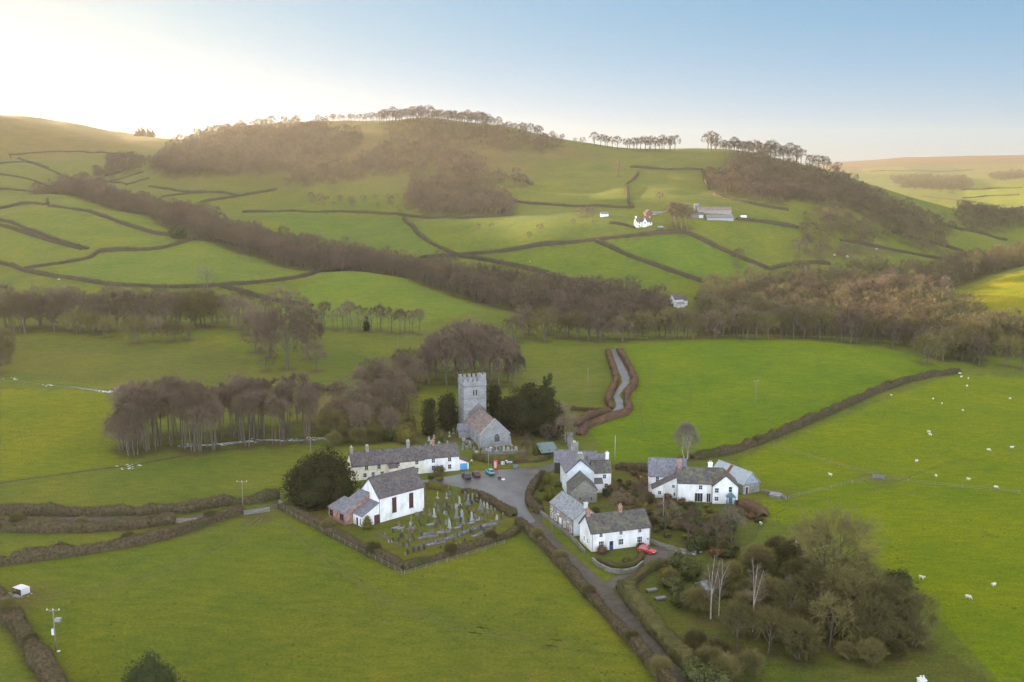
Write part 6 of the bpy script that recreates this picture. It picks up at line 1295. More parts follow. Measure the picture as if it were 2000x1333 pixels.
# ---------------------------------------------------------------- poles
def pole(name,label,px,py,top,r=.13,arms=(),mat=None,lamp=False,box=False,cat_='pole',rz=0):
    p=hit(px,py); b=(667-top)/F; y=p[1]; z=CAMH+y*(b*cT-sT)/(cT+b*sT); h_=z-p[2]; R_=empty(name,p,rz); tag(R_,label,cat_)
    m=MB(); m.tube((0,0,-.4),(0,0,h_),r,r*.75,8); m.build('shaft',mat or M_wood,R_,smooth=True)
    for dz,L_ in arms:
        m=MB(); m.box((0,0,h_-dz),(L_,.12,.12)); m.build('crossarm',mat or M_wood,R_)
        for k in (-.45,0,.45):
            m=MB(); m.lathe([(.05,h_-dz+.06),(.09,h_-dz+.12),(.05,h_-dz+.2),(.08,h_-dz+.26),(.03,h_-dz+.3)],8,(k*L_,0,0)); m.build('insulator',M_trim,R_)
    if lamp:
        m=MB(); m.tube((0,0,h_-.1),(.7,-.1,h_+.15),.04); m.build('bracket',M_metal,R_); m=MB(); m.box((.8,-.1,h_+.14),(.5,.22,.14)); m.build('lamp_head',M_trim,R_)
    if box:
        m=MB(); m.box((.75,0,h_-1.7),(1.0,.7,.55)); m.box((.3,0,h_-1.7),(.6,.12,.1)); m.build('transformer',M_metal,R_); m=MB(); m.box((-.28,-.05,h_-3.9),(.4,.3,1.1)); m.build('switch_box',M_render,R_); m=MB(); m.lathe([(.0,h_-7.6),(.28,h_-7.5),(.3,h_-7.4)],10,(.4,0,0)); m.build('sign_disc',M_trim,R_)
    return (p[0],p[1],p[2]+h_)
t=[]
pole('electricity_pole','electricity pole with crossarm and transformer box in the bottom left field',110,1275,1193,.15,((0,2.3),),box=True,cat_='electricity pole')
pole('electricity_pole','wooden electricity pole with pale crossarm before the stream beside the big yew',607,892,856,.13,((0,1.9),),cat_='electricity pole')
pole('electricity_pole','thin electricity pole with crossarm in the pasture behind the left lane',475,1000,942,.11,((0,2.6),),cat_='electricity pole')
pole('electricity_pole','dark pole standing alone in the big green field right of the sunken lane',1475,796,744,.14,((.3,1.6),),cat_='electricity pole')
a1=pole('telegraph_pole','tall pale telegraph pole behind the stone house at the field edge',1201,900,851,.12,(),M_palewood,cat_='telegraph pole')
a2=pole('telegraph_pole','pale telegraph pole in the gardens between white cottage and farmhouse',1295,1020,948,.10,(),M_palewood,cat_='telegraph pole')
pole('telegraph_pole','dark thin pole in the field left of the sunken lane',1148,770,719,.12,cat_='telegraph pole')
pole('telegraph_pole','thin pole on the green slope above the scrub behind the terrace',778,690,654,.10,cat_='telegraph pole')
pole('telegraph_pole','wooden pole in front of the church gable corner',936,898,838,.14,cat_='telegraph pole')
pole('street_lamp','slim street lamp behind the turquoise car',954,918,876,.06,(),M_metal,lamp=True,cat_='street lamp')
pole('telegraph_pole','dark thin pole between the street lamp and the telephone box',962,914,878,.07,(),M_darktrim,cat_='pole')
pole('telegraph_pole','slim dark pole on the verge beside the lane cottage',1078,1052,983,.09,cat_='telegraph pole')
pole('telegraph_pole','short pole beside the grey bare trees behind the terrace',662,806,784,.09,cat_='telegraph pole')
def cable(label,a,b,sag=1.0):
    m=MB(); n=14; P=[(a[0]+(b[0]-a[0])*i/n,a[1]+(b[1]-a[1])*i/n,a[2]+(b[2]-a[2])*i/n-sag*4*(i/n)*(1-i/n)) for i in range(n+1)]
    for i in range(n): m.tube(P[i],P[i+1],.018,n=4,cap=False)
    o=m.build('overhead_cable',M_darktrim); tag(o,label,'cable')
cable('thin cable from the pale garden pole up to the farmhouse arch',a2,(*g0(1273,952),3.0),.4)
cable('thin cable from the pale garden pole down towards the thicket',a2,(*g0(1385,1150),4.0),.8)
# ---------------------------------------------------------------- cars
def car(label,px,py,rz,paint,kind='hatch',rear=True):
    p=hit(px,py); R_=empty('parked_car',(p[0],p[1],p[2]+.036),rz); tag(R_,label,'car')
    L2,Hh,W2=(4.5,1.78,.92) if kind=='suv' else (4.0,1.48,.84)
    lo=.32 if kind=='suv' else .24; bl=lo+ (.72 if kind=='suv' else .62); hl=L2/2
    # body shell: stations along x, (x, z_top of the shoulder)
    m=MB(); st=[(-hl,bl-.12,.86),(-hl+.18,bl+.02,.96),(-hl*.5,bl+.06,1.0),(0,bl+.05,1.0),(hl*.42,bl+.03,1.0),(hl*.8,bl-.06,.96),(hl,bl-.22,.82)]
    ring=[]; 
    for x,zt,wf in st:
        w=W2*wf; ring.append([(x,-w*.96,lo),(x,-w,lo+.25),(x,-w*.99,zt-.12),(x,-w*.86,zt),(x,w*.86,zt),(x,w*.99,zt-.12),(x,w,lo+.25),(x,w*.96,lo)])
    V=[v for r in ring for v in r]; k=8; fs=[(i*k+j,(i+1)*k+j,(i+1)*k+(j+1)%k,i*k+(j+1)%k) for i in range(len(st)-1) for j in range(k)]+[tuple(range(k)),tuple(range(len(V)-1,len(V)-k-1,-1))]
    m.add(V,fs)
    # cabin
    cb=[(-hl+.25,-hl+.62),( -hl*.05+.55 if kind!='suv' else .35+.45, .95)]
    x0,x1=-hl+.16,hl*.42; top=Hh; tx0,tx1=(-hl+.30 if kind=='suv' else -hl+.62),hl*.08
    w=W2*.88; wt=W2*.70
    C=[(x0,-w,bl),(x1,-w,bl),(x1,w,bl),(x0,w,bl),(tx0,-wt,top-.05),(tx1,-wt,top-.04),(tx1,wt,top-.04),(tx0,wt,top-.05)]
    m.add(C,[(3,2,1,0),(4,5,6,7),(0,1,5,4),(1,2,6,5),(2,3,7,6),(3,0,4,7)])
    m.build('body',paint,R_,bevel=.05)
    # windows set just proud of the cabin planes
    def pane(q,name):
        a,b,c,d=[Vector(v) for v in q]; n=(b-a).cross(c-a).normalized(); ctr=(a+b+c+d)/4
        if n.dot(ctr-Vector((ctr.x*.3,0,bl+.2)))<0: n=-n
        P=[tuple(ctr+(v-ctr)*.84+n*.016) for v in (a,b,c,d)]+[tuple(ctr+(v-ctr)*.84-n*.01) for v in (a,b,c,d)]
        g=MB(); g.add(P,[(0,1,2,3),(7,6,5,4),(0,1,5,4),(1,2,6,5),(2,3,7,6),(3,0,4,7)]); g.build(name,M_glass,R_)
    pane((C[0],C[3],C[7],C[4]),'rear_window'); pane((C[1],C[2],C[6],C[5]),'windscreen'); pane((C[0],C[1],C[5],C[4]),'side_window'); pane((C[3],C[2],C[6],C[7]),'side_window')
    for x in (-hl*.62,hl*.62):
        for sgn in (-1,1):
            g=MB(); y=sgn*(W2-.1); r=.36 if kind=='suv' else .31
            g.tube((x,y-.1,r),(x,y+.1,r),r,n=16); wh=g.build('wheel',M_black,R_,bevel=.03); g=MB(); g.tube((x,y+sgn*.09,r),(x,y+sgn*.115,r),r*.6,n=12); g.build('rim',M_metal,wh)
    for sgn in (-1,1):
        g=MB(); g.box((hl-.03,sgn*W2*.58,bl-.26),(.12,.3,.15)); g.build('headlight',M_trim,R_)
        g=MB(); g.box((-hl+.02,sgn*W2*.72,bl-.2),(.1,.18,.26)); g.build('tail_light',M_redbox,R_)
        g=MB(); g.box((x1-.25,sgn*(W2+.06),bl+.1),(.12,.16,.12)); g.build('wing_mirror',paint,R_)
    g=MB(); g.box((-hl-.01,0,lo+.32),(.03,.5,.12)); g.build('number_plate',M_gold if True else M_trim,R_); g=MB(); g.box((hl+.005,0,lo+.2),(.03,.5,.12)); g.build('number_plate',M_trim,R_)
    g=MB(); g.box((-hl,0,lo+.08),(.12,W2*1.7,.18)); g.build('bumper',M_black,R_); g=MB(); g.box((hl,0,lo+.02),(.12,W2*1.6,.18)); g.build('bumper',M_black,R_)
    return R_
P_suv=nmat('dark_green_car_paint',(.03,.04,.045),(.035,.045,.05),2,.3,spec=.6); P_mar=nmat('maroon_car_paint',(.10,.025,.03),(.11,.03,.035),2,.3,spec=.6); P_teal=nmat('turquoise_car_paint',(.03,.38,.38),(.035,.40,.40),2,.3,spec=.6); P_red=nmat('bright_red_car_paint',(.52,.015,.02),(.50,.015,.02),2,.3,spec=.6)
car('dark grey-green off-roader parked at the left of the square',911,934,math.radians(108),P_suv,'suv')
car('maroon hatchback parked between the off-roader and the turquoise car',930,930,math.radians(108),P_mar)
car('turquoise small car parked in the square beside the street lamp',957,926,math.radians(112),P_teal)
car('bright red hatchback parked at the end of the white cottage',1263,1080,math.radians(-38),P_red)
# ---------------------------------------------------------------- street furniture
p=hit(968,918); R_=empty('telephone_box',p,math.radians(-12)); tag(R_,'red telephone kiosk at the edge of the square under the church','telephone box')
m=MB(); m.box((0,0,.08),(1.0,1.0,.16))
for x in (-.43,.43):
    for y in (-.43,.43): m.box((x,y,1.2),(.12,.12,2.1))
m.box((0,0,2.32),(1.02,1.02,.26)); m.lathe([(.66,2.45),(.60,2.55),(.42,2.68),(.12,2.75)],4+8,(0,0,0)); m.box((0,0,.32),(.86,.86,.4)); ob=m.build('kiosk',M_redbox,R_,bevel=.01)
for nme,(cx,cy,dx,dy) in (('door',(0,-.43,.74,.05)),('glazed_side',(-.43,0,.05,.74)),('glazed_side',(.43,0,.05,.74)),('glazed_side',(0,.43,.74,.05))):
    g=MB()
    for k in range(7): g.box((cx,cy,.5+k*.27),(dx,dy,.05))
    for k in (-1,1): g.box((cx+(k*.17 if dx>.1 else 0),cy+(k*.17 if dy>.1 else 0),1.31),(.04 if dx>.1 else dx+.002,.04 if dy>.1 else dy+.002,1.66))
    d_=g.build(nme,M_redbox,R_); g=MB(); g.box((cx*.97,cy*.97,1.3),(dx-.02 if dx>.1 else .02,dy-.02 if dy>.1 else .02,1.62)); g.build('pane',M_render,d_)
g=MB(); g.box((0,-.52,2.33),(.7,.03,.15)); g.build('sign_panel',M_trim,R_)
def board(label,px,py,w,h_,z,mats,rz=0,posts=2,cat_='notice board',name='notice_board'):
    p=hit(px,py); r=empty(name,p,rz); tag(r,label,cat_)
    for k in ((-1,1) if posts==2 else (0,)):
        m=MB(); m.box((k*w*.46,.06,(z+h_)/2),(.08,.08,z+h_)); m.build('post',M_darktrim,r)
    m=MB(); m.box((0,0,z+h_/2),(w,.05,h_)); m.build('frame',mats[0],r)
    return r
r=board('blue and white notice board beside the telephone box',982,914,1.0,.9,.9,(M_trim,))
for k,mt in ((-.27,M_dblue),(.12,M_dblue),(.34,M_blue)):
    g=MB(); g.box((k,-.035,1.36),(.16,.02,.66)); g.build('poster',mt,r)
r=board('low white village sign on posts, right of the notice board',995,913,1.6,.45,1.2,(M_trim,))
g=MB(); g.box((0,-.03,1.42),(1.4,.02,.25)); g.build('panel',M_teal,r)
r=board('small white fingerboard between the notice board and the village sign',989,911,.6,.25,1.5,(M_trim,),posts=1,cat_='sign',name='road_sign')
p=hit(1007,915); m=MB(); m.box((0,0,.45),(1.4,.8,.8)); m.box((0,0,.88),(1.5,.9,.08)); o=m.build('grit_bin',M_bluegreen,None,loc=p,bevel=.04); tag(o,'dark blue-grey grit bin on the verge right of the village sign','grit bin')
p=g0(977,936); m=MB(); m.prism([(-.5,.04),(.5,.04),(.42,.6),(-.42,.6)],'y',-.3,.3); o=m.build('planter',M_graved,None,loc=(p[0]-.2,p[1],.036),bevel=.03); tag(o,'dark trough lying in the middle of the square','trough')
p=g0(983,938); m=MB(); m.lathe([(.5,0),(.55,.18),(.2,.25)],10); o=m.build('trough_cover',M_trim,None,loc=(p[0],p[1],.036)); tag(o,'low white round object on the square beside the dark trough','cover')
# person by the garage
def remesh_join(name,parts,mat,vox,loc,rz=0,mats=None):
    """ellipsoids and tapered limbs fused into one continuous skin"""
    import bmesh
    me=bpy.data.meshes.new(name); bm=bmesh.new()
    from mathutils import Matrix
    for a,b,r0,r1 in parts:
        a=Vector(a);b=Vector(b); n=max(3,int((b-a).length/(min(r0,r1)*.5))+1)
        for i in range(n):
            t=i/(n-1); c=a.lerp(b,t); r=r0+(r1-r0)*t
            bmesh.ops.create_icosphere(bm,subdivisions=2,radius=r,matrix=Matrix.Translation(c))
    bm.to_mesh(me); bm.free(); o=bpy.data.objects.new(name,me); COL.objects.link(o)
    md=o.modifiers.new('r','REMESH'); md.mode='VOXEL'; md.voxel_size=vox; md.use_smooth_shade=True
    dg=bpy.context.evaluated_depsgraph_get(); dg.update(); me2=bpy.data.meshes.new_from_object(o.evaluated_get(dg)); bpy.data.objects.remove(o)
    me2.materials.clear()
    for m in (mats or [mat]): me2.materials.append(m)
    return me2
P_body=[((0,0,.95),(0,0,1.38),.14,.17),((-.16,0,1.40),(.16,0,1.40),.075,.075),((0,0,1.45),(0,-.01,1.52),.055,.055),((0,-.01,1.60),(0,-.01,1.68),.095,.10),
 ((-.09,0,.92),(-.10,-.08,.50),.095,.06),((-.10,-.08,.50),(-.10,.06,.08),.06,.045),((.09,0,.92),(.10,.04,.50),.095,.06),((.10,.04,.50),(.10,.20,.10),.06,.045),
 ((-.10,.04,.05),(-.10,-.12,.04),.05,.04),((.10,.18,.07),(.10,.03,.04),.05,.04),
 ((-.21,0,1.38),(-.25,.05,1.10),.055,.045),((-.25,.05,1.10),(-.24,-.08,.86),.042,.032),((.21,0,1.38),(.25,-.05,1.10),.055,.045),((.25,-.05,1.10),(.24,-.18,.90),.042,.032),
 ((-.24,-.08,.84),(-.24,-.10,.76),.035,.022),((.24,-.18,.88),(.24,-.22,.80),.035,.022)]
M_skin=nmat('skin',(.50,.33,.25),(.46,.30,.22),4,.6); M_coat=nmat('white_coat',(.62,.60,.58),(.5,.48,.47),5,.8); M_trous=nmat('dark_trousers',(.03,.03,.04),(.045,.045,.055),5,.85); M_hair=nmat('dark_hair',(.03,.022,.018),(.04,.03,.02),9,.8)
me=remesh_join('person',P_body,M_skin,.022,None,mats=[M_skin,M_coat,M_trous])
mi=[]
for pl in me.polygons:
    z=pl.center.z; x=abs(pl.center.x); mi.append(1 if (.93<z<1.46) else (2 if z<=.93 and x<.2 else (0)))
me.polygons.foreach_set('material_index',mi)
p=hit(921,908); o=obj('person',me,loc=p); o.rotation_euler=(0,0,.3); tag(o,'person in a white top and dark trousers walking on the path beside the terrace garage','person')
m=MB(); m.lathe([(.02,1.795),(.075,1.77),(.112,1.70),(.115,1.64),(.10,1.60)][::-1],12,(0,.015,0)); m.build('hair',M_hair,o,smooth=True)
# ---------------------------------------------------------------- sheep
S_parts=[((-.38,0,.62),(.30,0,.64),.27,.26),((-.2,0,.56),(.2,0,.56),.26,.26),((.40,0,.74),(.60,0,.84),.13,.10),((.60,0,.84),(.78,0,.76),.10,.065),
 ((.28,-.13,.45),(.29,-.13,.04),.06,.035),((.28,.13,.45),(.29,.13,.04),.06,.035),((-.36,-.13,.45),(-.42,-.13,.26),.075,.045),((-.42,-.13,.26),(-.38,-.13,.04),.045,.035),((-.36,.13,.45),(-.42,.13,.26),.075,.045),((-.42,.13,.26),(-.38,.13,.04),.045,.035),
 ((.58,-.08,.90),(.55,-.17,.88),.03,.02),((.58,.08,.90),(.55,.17,.88),.03,.02),((-.62,0,.62),(-.68,0,.46),.05,.035)]
G_parts=[x if i not in (2,3,10,11) else None for i,x in enumerate(S_parts)]; G_parts=[x for x in G_parts if x]+[((.38,0,.62),(.62,0,.38),.14,.10),((.62,0,.38),(.74,0,.17),.10,.06),((.62,-.09,.42),(.60,-.17,.44),.03,.02),((.62,.09,.42),(.60,.17,.44),.03,.02)]
SH=[remesh_join('sheep',S_parts,M_wool,.035,None),remesh_join('sheep',G_parts,M_wool,.035,None)]
c7=lambda x,y:(1400+x/3.333,660+y/3.333)
for i,(x,y,l) in enumerate(((1136,384,'nearest the curving hedge'),(1408,406,'left of two in the middle of the upper field'),(1465,437,'right of two in the middle of the upper field'),(1601,482,'alone in the upper field, below the pair'),(1908,405,'at the right edge of the upper field'),(1582,240,'topmost of the group where the hedge meets the wood'),(1591,262,'second of the group where the hedge meets the wood'),(1637,272,'rightmost of the group where the hedge meets the wood'),(1628,322,'just below the group at the hedge end'),(1380,622,'upper of a close pair in mid field'),(1388,641,'lower of a close pair in mid field'),(1770,740,'right part of the sheep field above the fence line'),(1921,724,'near the right edge above the fence line'),(1300,813,'above the field trough'),(738,902,'between the curving hedge and the farm barn'),(1426,909,'right of the field trough'),(1638,932,'facing away at the fence line'),(1817,984,'below the fence line at the right'),(286,1222,'just below the farmhouse garden'))):
    p=hit(*c7(x,y)); o=obj('sheep',SH[i%2],loc=p); o.rotation_euler=(0,0,random.uniform(0,6.28)); o.scale=(.95,)*3; tag(o,'white sheep grazing '+l,'sheep','sheep in the right-hand fields')
for px,py,l in ((1800,1133,'left of three in the lower right field'),(1940.5,1147,'rightmost of three in the lower right field'),(1891,1171,'lowest of three in the lower right field'),(1555.6,1066,'beside the big domed bare tree'),(115,548,'tiny and far, beneath the long hedge on the left'),(1035,513,'tiny and far in the field below the level hedge')):
    p=hit(px,py); o=obj('sheep',SH[int(px)%2],loc=p); o.rotation_euler=(0,0,random.uniform(0,6.28)); tag(o,'white sheep '+l,'sheep','sheep in the right-hand fields')
# ---------------------------------------------------------------- oddments
p=hit(1716,934); R_=empty('water_trough',p,math.radians(-40)); tag(R_,'grey stone water trough where the field fences meet','trough'); m=MB(); m.box((0,-.5,.4),(3.2,.12,.8)); m.box((0,.5,.4),(3.2,.12,.8)); m.box((-1.55,0,.4),(.12,.88,.8)); m.box((1.55,0,.4),(.12,.88,.8)); m.build('basin',M_grave,R_); m=MB(); m.box((0,0,.55),(2.9,.86,.04)); m.build('water',M_water,R_)
p=hit(42,1160); R_=empty('livestock_trailer',p,math.radians(-28)); tag(R_,'small pale box feeder standing open in the bottom left field','feeder')
m=MB(); m.box((0,0,1.35),(2.6,1.9,.08)); m.box((1.28,0,.72),(.06,1.9,1.2)); m.box((0,.93,.72),(2.5,.05,1.2)); m.build('housing',M_metal if False else M_render,R_)
m=MB()
for x in (-1.2,0,1.2): m.box((x,-.9,.7),(.08,.08,1.25))
m.box((0,-.9,.45),(2.5,.05,.1)); m.build('bars',M_darktrim,R_); m=MB(); m.box((0,0,.25),(2.3,1.5,.4)); m.build('hay_rack',M_rust,R_)
rs=np.random.RandomState(8); c=hit(22,1166); m=MB()
for i in range(130):
    x,y=c[0]+rs.normal(0,1.3),c[1]+rs.normal(0,1.1); r=rs.uniform(.08,.28); m.lathe([(r,0),(r*.9,r*.5),(r*.3,r*.8)],6,(x,y,rs.uniform(-.05,.15)),sq=rs.uniform(.6,1))
o=m.build('rubble_patch',M_gravep); tag(o,'spill of pale stones beside the box feeder in the bottom left field','rubble',kind='stuff')
p=g0(1262,948); 
p=g0(1276,960); R_=empty('garden_arch',(p[0],p[1],0),math.radians(20)); tag(R_,'white round-topped garden arch left of the farmhouse','arch'); m=MB(); n=10
for k in (-1,1): m.box((k*.9,0,1.2),(.16,.2,2.4))
m.build('posts',M_trim,R_); m=MB(); pts=[(.9*math.cos(math.pi*i/n),2.4+.7*math.sin(math.pi*i/n)) for i in range(n+1)]
for a,b in zip(pts[:-1],pts[1:]): m.tube((a[0],0,a[1]),(b[0],0,b[1]),.1,n=6)
m.build('hoop',M_trim,R_)
p=hit(1515,972); R_=empty('cold_frame',p,math.radians(-35)); tag(R_,'low grey cold frame in the garden corner right of the barn','cold frame'); m=MB(); m.box((0,0,.35),(3.0,1.6,.7)); m.build('base',M_grave,R_); m=MB(); m.slab([(-1.55,-.85,.72),(1.55,-.85,.72),(1.55,.85,1.1),(-1.55,.85,1.1)],.06); m.build('lid',M_slateg,R_)
for px,py,l in ((1273,1156,'pale flat slab lying in the garden right of the lane'),(1290,1172,'second pale slab in the garden right of the lane')):
    p=g0(px,py); m=MB(); m.box((0,0,.25),(2.0,.9,.3)); m.box((0,0,.45),(2.2,1.0,.1)); o=m.build('garden_table',M_grave,None,loc=(p[0],p[1],0),bevel=.03); o.rotation_euler=(0,0,.3); tag(o,l,'garden table')
for px,py,s,l in ((1322,1078,1.0,'pinkish boulder at the back of the driveway'),(1336,1082,.7,'smaller boulder beside the pinkish one'),(1356,1084,.8,'pale boulder under the dark shrub behind the driveway'),(1368,1080,.6,'grey boulder right of the pale one behind the driveway'),(1630,500,1.8,'pale rock outcrop on the right-hand pasture, left one'),(1655,503,2.0,'pale rock outcrop on the right-hand pasture, middle one'),(1712,488,1.6,'pale rock outcrop on the right-hand pasture, right one'),(1478,402,1.2,'white bale beside the far farm track'),(1487,404,1.0,'smaller white bale beside the far farm track')):
    p=hit(px,py); rs=np.random.RandomState(px); import bmesh
    bm=bmesh.new(); bmesh.ops.create_icosphere(bm,subdivisions=3,radius=s*.6)
    for v in bm.verts: v.co*=1+.16*math.sin(v.co.x*5/s+px)*math.cos(v.co.y*4/s)+rs.normal(0,.02); v.co.z*=.7
    me=bpy.data.meshes.new('boulder'); bm.to_mesh(me); bm.free(); me.materials.append(M_gravep if s!=1 else M_graveb); o=obj('boulder',me,loc=(p[0],p[1],p[2]+s*.2)); tag(o,l,'rock' if 'bale' not in l else 'bale')
# farm yard clutter
p=hit(1452,427); m=MB(); m.box((0,0,1.3),(4.5,2.2,1.8)); m.box((0,0,.4),(3.6,1.8,.4)); o=m.build('farm_trailer',M_trim,None,loc=p,bevel=.08); tag(o,'white trailer parked right of the long farm barn','trailer')
p=hit(1290,446); m=MB(); m.prism([(-2.2,.3),(2.2,.3),(2.2,.9),(1.2,1.5),(-1.2,1.5),(-2.2,.9)],'y',-.9,.9); o=m.build('parked_car',nmat('silver_blue_paint',(.25,.30,.38),(.22,.27,.34),3,.35),None,loc=p,bevel=.1); tag(o,'pale blue car parked right of the hillside farmhouse','car')
# ---------------------------------------------------------------- ground sheet
nr,na=GX.shape
cols=list(range(na-1))
V=np.stack([GX.ravel(),GY.ravel(),GZ.ravel()],1)
i=np.arange(nr-1)[:,None]; j=np.arange(na-1)[None,:]
Fq=np.stack([(i*na+j),(i*na+j+1),((i+1)*na+j+1),((i+1)*na+j)],-1).reshape(-1,4)[:,::-1]
c=len(V); V=np.vstack([V,[0,0,GZ[0].mean()]]); jj=np.arange(na-1); Ft=np.stack([np.full(na-1,c),jj+1,jj],1)
me=mesh_np('ground',V,[Fq,Ft],[],smooth=True)
# what grows where: turf tints, moor, leaf litter under trees and hedges; one field tinted for sunlight
x,y,z=V[:,0],V[:,1],V[:,2]
col=np.empty((len(V),3)); col[:]=(.112,.150,.026)
def blend(mask,c,a=1.): 
    global col
    m=(mask*a)[:,None]; col=col*(1-m)+np.array(c)*m
def blob(px,py,r,c,a=1.):
    p=hit(px,py); d=np.hypot(x-p[0],y-p[1])/r; blend(np.exp(-d*d),c,a)
def wpoly(px,c,a=1.): P=[tuple(hit(*q)[:2]) for q in px]; blend(inpoly(V[:,:2],P).astype(float),c,a)
R_=np.hypot(x,y)
# slow drift of turf colour
n1=vnoise(x,y,130,5); n2=vnoise(x,y,45,6); blend(np.clip(n1*.8+.35,0,1),(.135,.150,.036),.55); blend(np.clip(n2*.9+.1,0,1),(.085,.125,.028),.45)
# upland: duller, brown with bracken near the tops
up=np.clip((z-60)/110,0,1); blend(up,(.125,.118,.045),.55)
moor=np.clip((R_-3300)/600,0,1)*np.clip((z-135)/30,0,1); blend(moor,(.13,.095,.055),.8)
# individual fields
wpoly([(1220,675),(1400,664),(1600,668),(1760,690),(1870,722),(1700,768),(1550,832),(1430,876),(1350,893),(1200,905),(1150,840),(1230,800),(1240,745)],(.110,.185,.014),.85)
wpoly([(1872,730),(2100,742),(2200,1330),(1950,1330),(1760,1130),(1600,1050),(1500,1010),(1480,960),(1440,900)],(.140,.200,.012),.85)
wpoly([(500,600),(640,540),(700,528),(950,606),(800,640),(640,640)],(.12,.185,.03),.8)
wpoly([(100,535),(200,495),(380,475),(520,492),(660,524),(560,548),(320,562)],(.12,.175,.036),.75)
wpoly([(1170,472),(1340,460),(1500,530),(1380,552)],(.085,.165,.026),.55); wpoly([(940,508),(1165,475),(1370,553),(1250,578)],(.090,.155,.026),.45)
wpoly([(480,420),(775,424),(870,492),(700,495),(600,470)],(.085,.150,.034),.5); wpoly([(820,425),(1230,415),(1250,456),(900,496)],(.10,.145,.036),.5)
wpoly([(0,760),(200,765),(260,860),(250,905),(0,940)],(.15,.185,.016),.85); wpoly([(0,660),(400,660),(490,700),(480,750),(240,755),(0,735)],(.108,.115,.030),.5)
wpoly([(0,1110),(480,1010),(545,1000),(785,1125),(1010,1050),(1320,1340),(150,1340),(0,1170)],(.120,.155,.018),.7)
blob(350,1100,25,(.085,.135,.022),.6); blob(650,1230,20,(.10,.125,.022),.5); blob(900,1230,18,(.13,.155,.026),.5); blob(1000,1300,16,(.13,.14,.026),.5)
blob(1030,735,20,(.14,.16,.05),.5)
wpoly([(590,770),(660,768),(690,800),(900,800),(1060,780),(1180,808),(1130,850),(700,860),(600,850)],(.115,.115,.035),.6); wpoly([(600,775),(662,772),(660,800),(610,812)],(.19,.16,.075),.7)
wpoly([(560,1000),(650,960),(830,945),(1010,1025),(790,1105)],(.105,.115,.022),.7); wpoly([(700,870),(900,870),(940,890),(1040,895),(1060,860),(1000,850),(860,840)],(.10,.095,.03),.7)
wpoly([(1040,990),(1070,930),(1200,905),(1280,925),(1440,980),(1500,1010),(1450,1100),(1550,1130),(1800,1240),(1950,1340),(1340,1340),(1220,1150),(1130,1060)],(.085,.100,.028),.75)
for px,py,r,a in ((1235,955,7,.8),(1240,985,6,.7)): blob(px,py,r,(.11,.075,.05),a)
blob(1335,1005,5,(.09,.14,.022),.9); blob(1385,1010,4,(.09,.14,.022),.8); blob(1210,1098,4,(.085,.125,.02),.9); blob(1085,965,5,(.08,.105,.022),.8); blob(1460,1330,9,(.08,.12,.02),.9)
wpoly([(1560,492),(1740,480),(1760,500),(1600,512)],(.10,.085,.045),.6)
blob(550,200,1,(0,0,0),0)
blob(505,1012,5,(.10,.085,.05),.8); blob(38,1170,6,(.12,.10,.05),.7); blob(1716,936,5,(.11,.095,.05),.7); blob(1520,965,6,(.11,.10,.045),.6); blob(370,1035,6,(.10,.09,.045),.6)
wpoly([(1680,330),(1760,326),(1800,340),(1700,345)],(.16,.17,.05),.7); wpoly([(1760,326),(1860,322),(1880,338),(1800,342)],(.10,.13,.05),.7); wpoly([(1860,322),(2010,320),(2010,336),(1880,338)],(.15,.15,.05),.6); wpoly([(1880,372),(2010,365),(2010,395),(1900,400)],(.15,.19,.03),.7)
wpoly([(95,405),(378,469),(190,490),(50,525),(0,500),(0,430)],(.125,.165,.034),.6); wpoly([(0,385),(100,395),(95,405),(0,425)],(.14,.17,.04),.6); wpoly([(130,380),(300,418),(395,462),(330,460),(120,405)],(.125,.175,.03),.6)
wpoly([(1780,600),(1860,574),(1930,552),(2020,522),(2100,500),(2100,640),(1950,625)],(.19,.20,.018),.9)  # sunlit glow painted into this field as a yellower turf colour
# bracken on the steep wooded hill
for px,py,r,a in ((640,300,110,.75),(850,280,90,.6),(450,290,110,.7),(900,330,80,.6),(1500,340,70,.6),(1650,380,60,.6),(1000,300,60,.4),(1120,300,45,.4)): blob(px,py,r,(.115,.085,.048),a)
for px,py,r,a in ((60,260,200,.6),(200,280,150,.5)): blob(px,py,r,(.17,.13,.05),a)
for px,py,r in ((1680,322,120),(1780,314,160),(1900,311,160)): blob(px,py,r,(.15,.11,.06),.5)
# litter round stems and hedge feet (binned so it stays quick)
W_=np.zeros(len(V)); sel=np.where((y>0)&(R_<3200))[0]
order=np.argsort(x[sel]); xs=x[sel][order]
for bx,by,br,ba in BROWN:
    a=np.searchsorted(xs,bx-br*1.6); b=np.searchsorted(xs,bx+br*1.6); k=sel[order[a:b]]; k=k[np.abs(y[k]-by)<br*1.6]
    if len(k): d=((x[k]-bx)**2+(y[k]-by)**2)/(br*br); W_[k]=np.maximum(W_[k],ba*np.clip(1.25-d,0,1))
blend(W_,(.080,.062,.036),.85)
ca=me.color_attributes.new('cover','FLOAT_COLOR','POINT'); ca.data.foreach_set('color',np.hstack([col,np.ones((len(V),1))]).astype(np.float32).ravel())
gm=bpy.data.materials.new('pasture'); gm.use_nodes=True; nt=gm.node_tree; N=nt.nodes; L=nt.links; bs=N['Principled BSDF']; bs.inputs['Roughness'].default_value=.95; bs.inputs['Specular IOR Level'].default_value=.12
at_=N.new('ShaderNodeAttribute'); at_.attribute_name='cover'; tc=N.new('ShaderNodeTexCoord'); src=at_.outputs['Color']
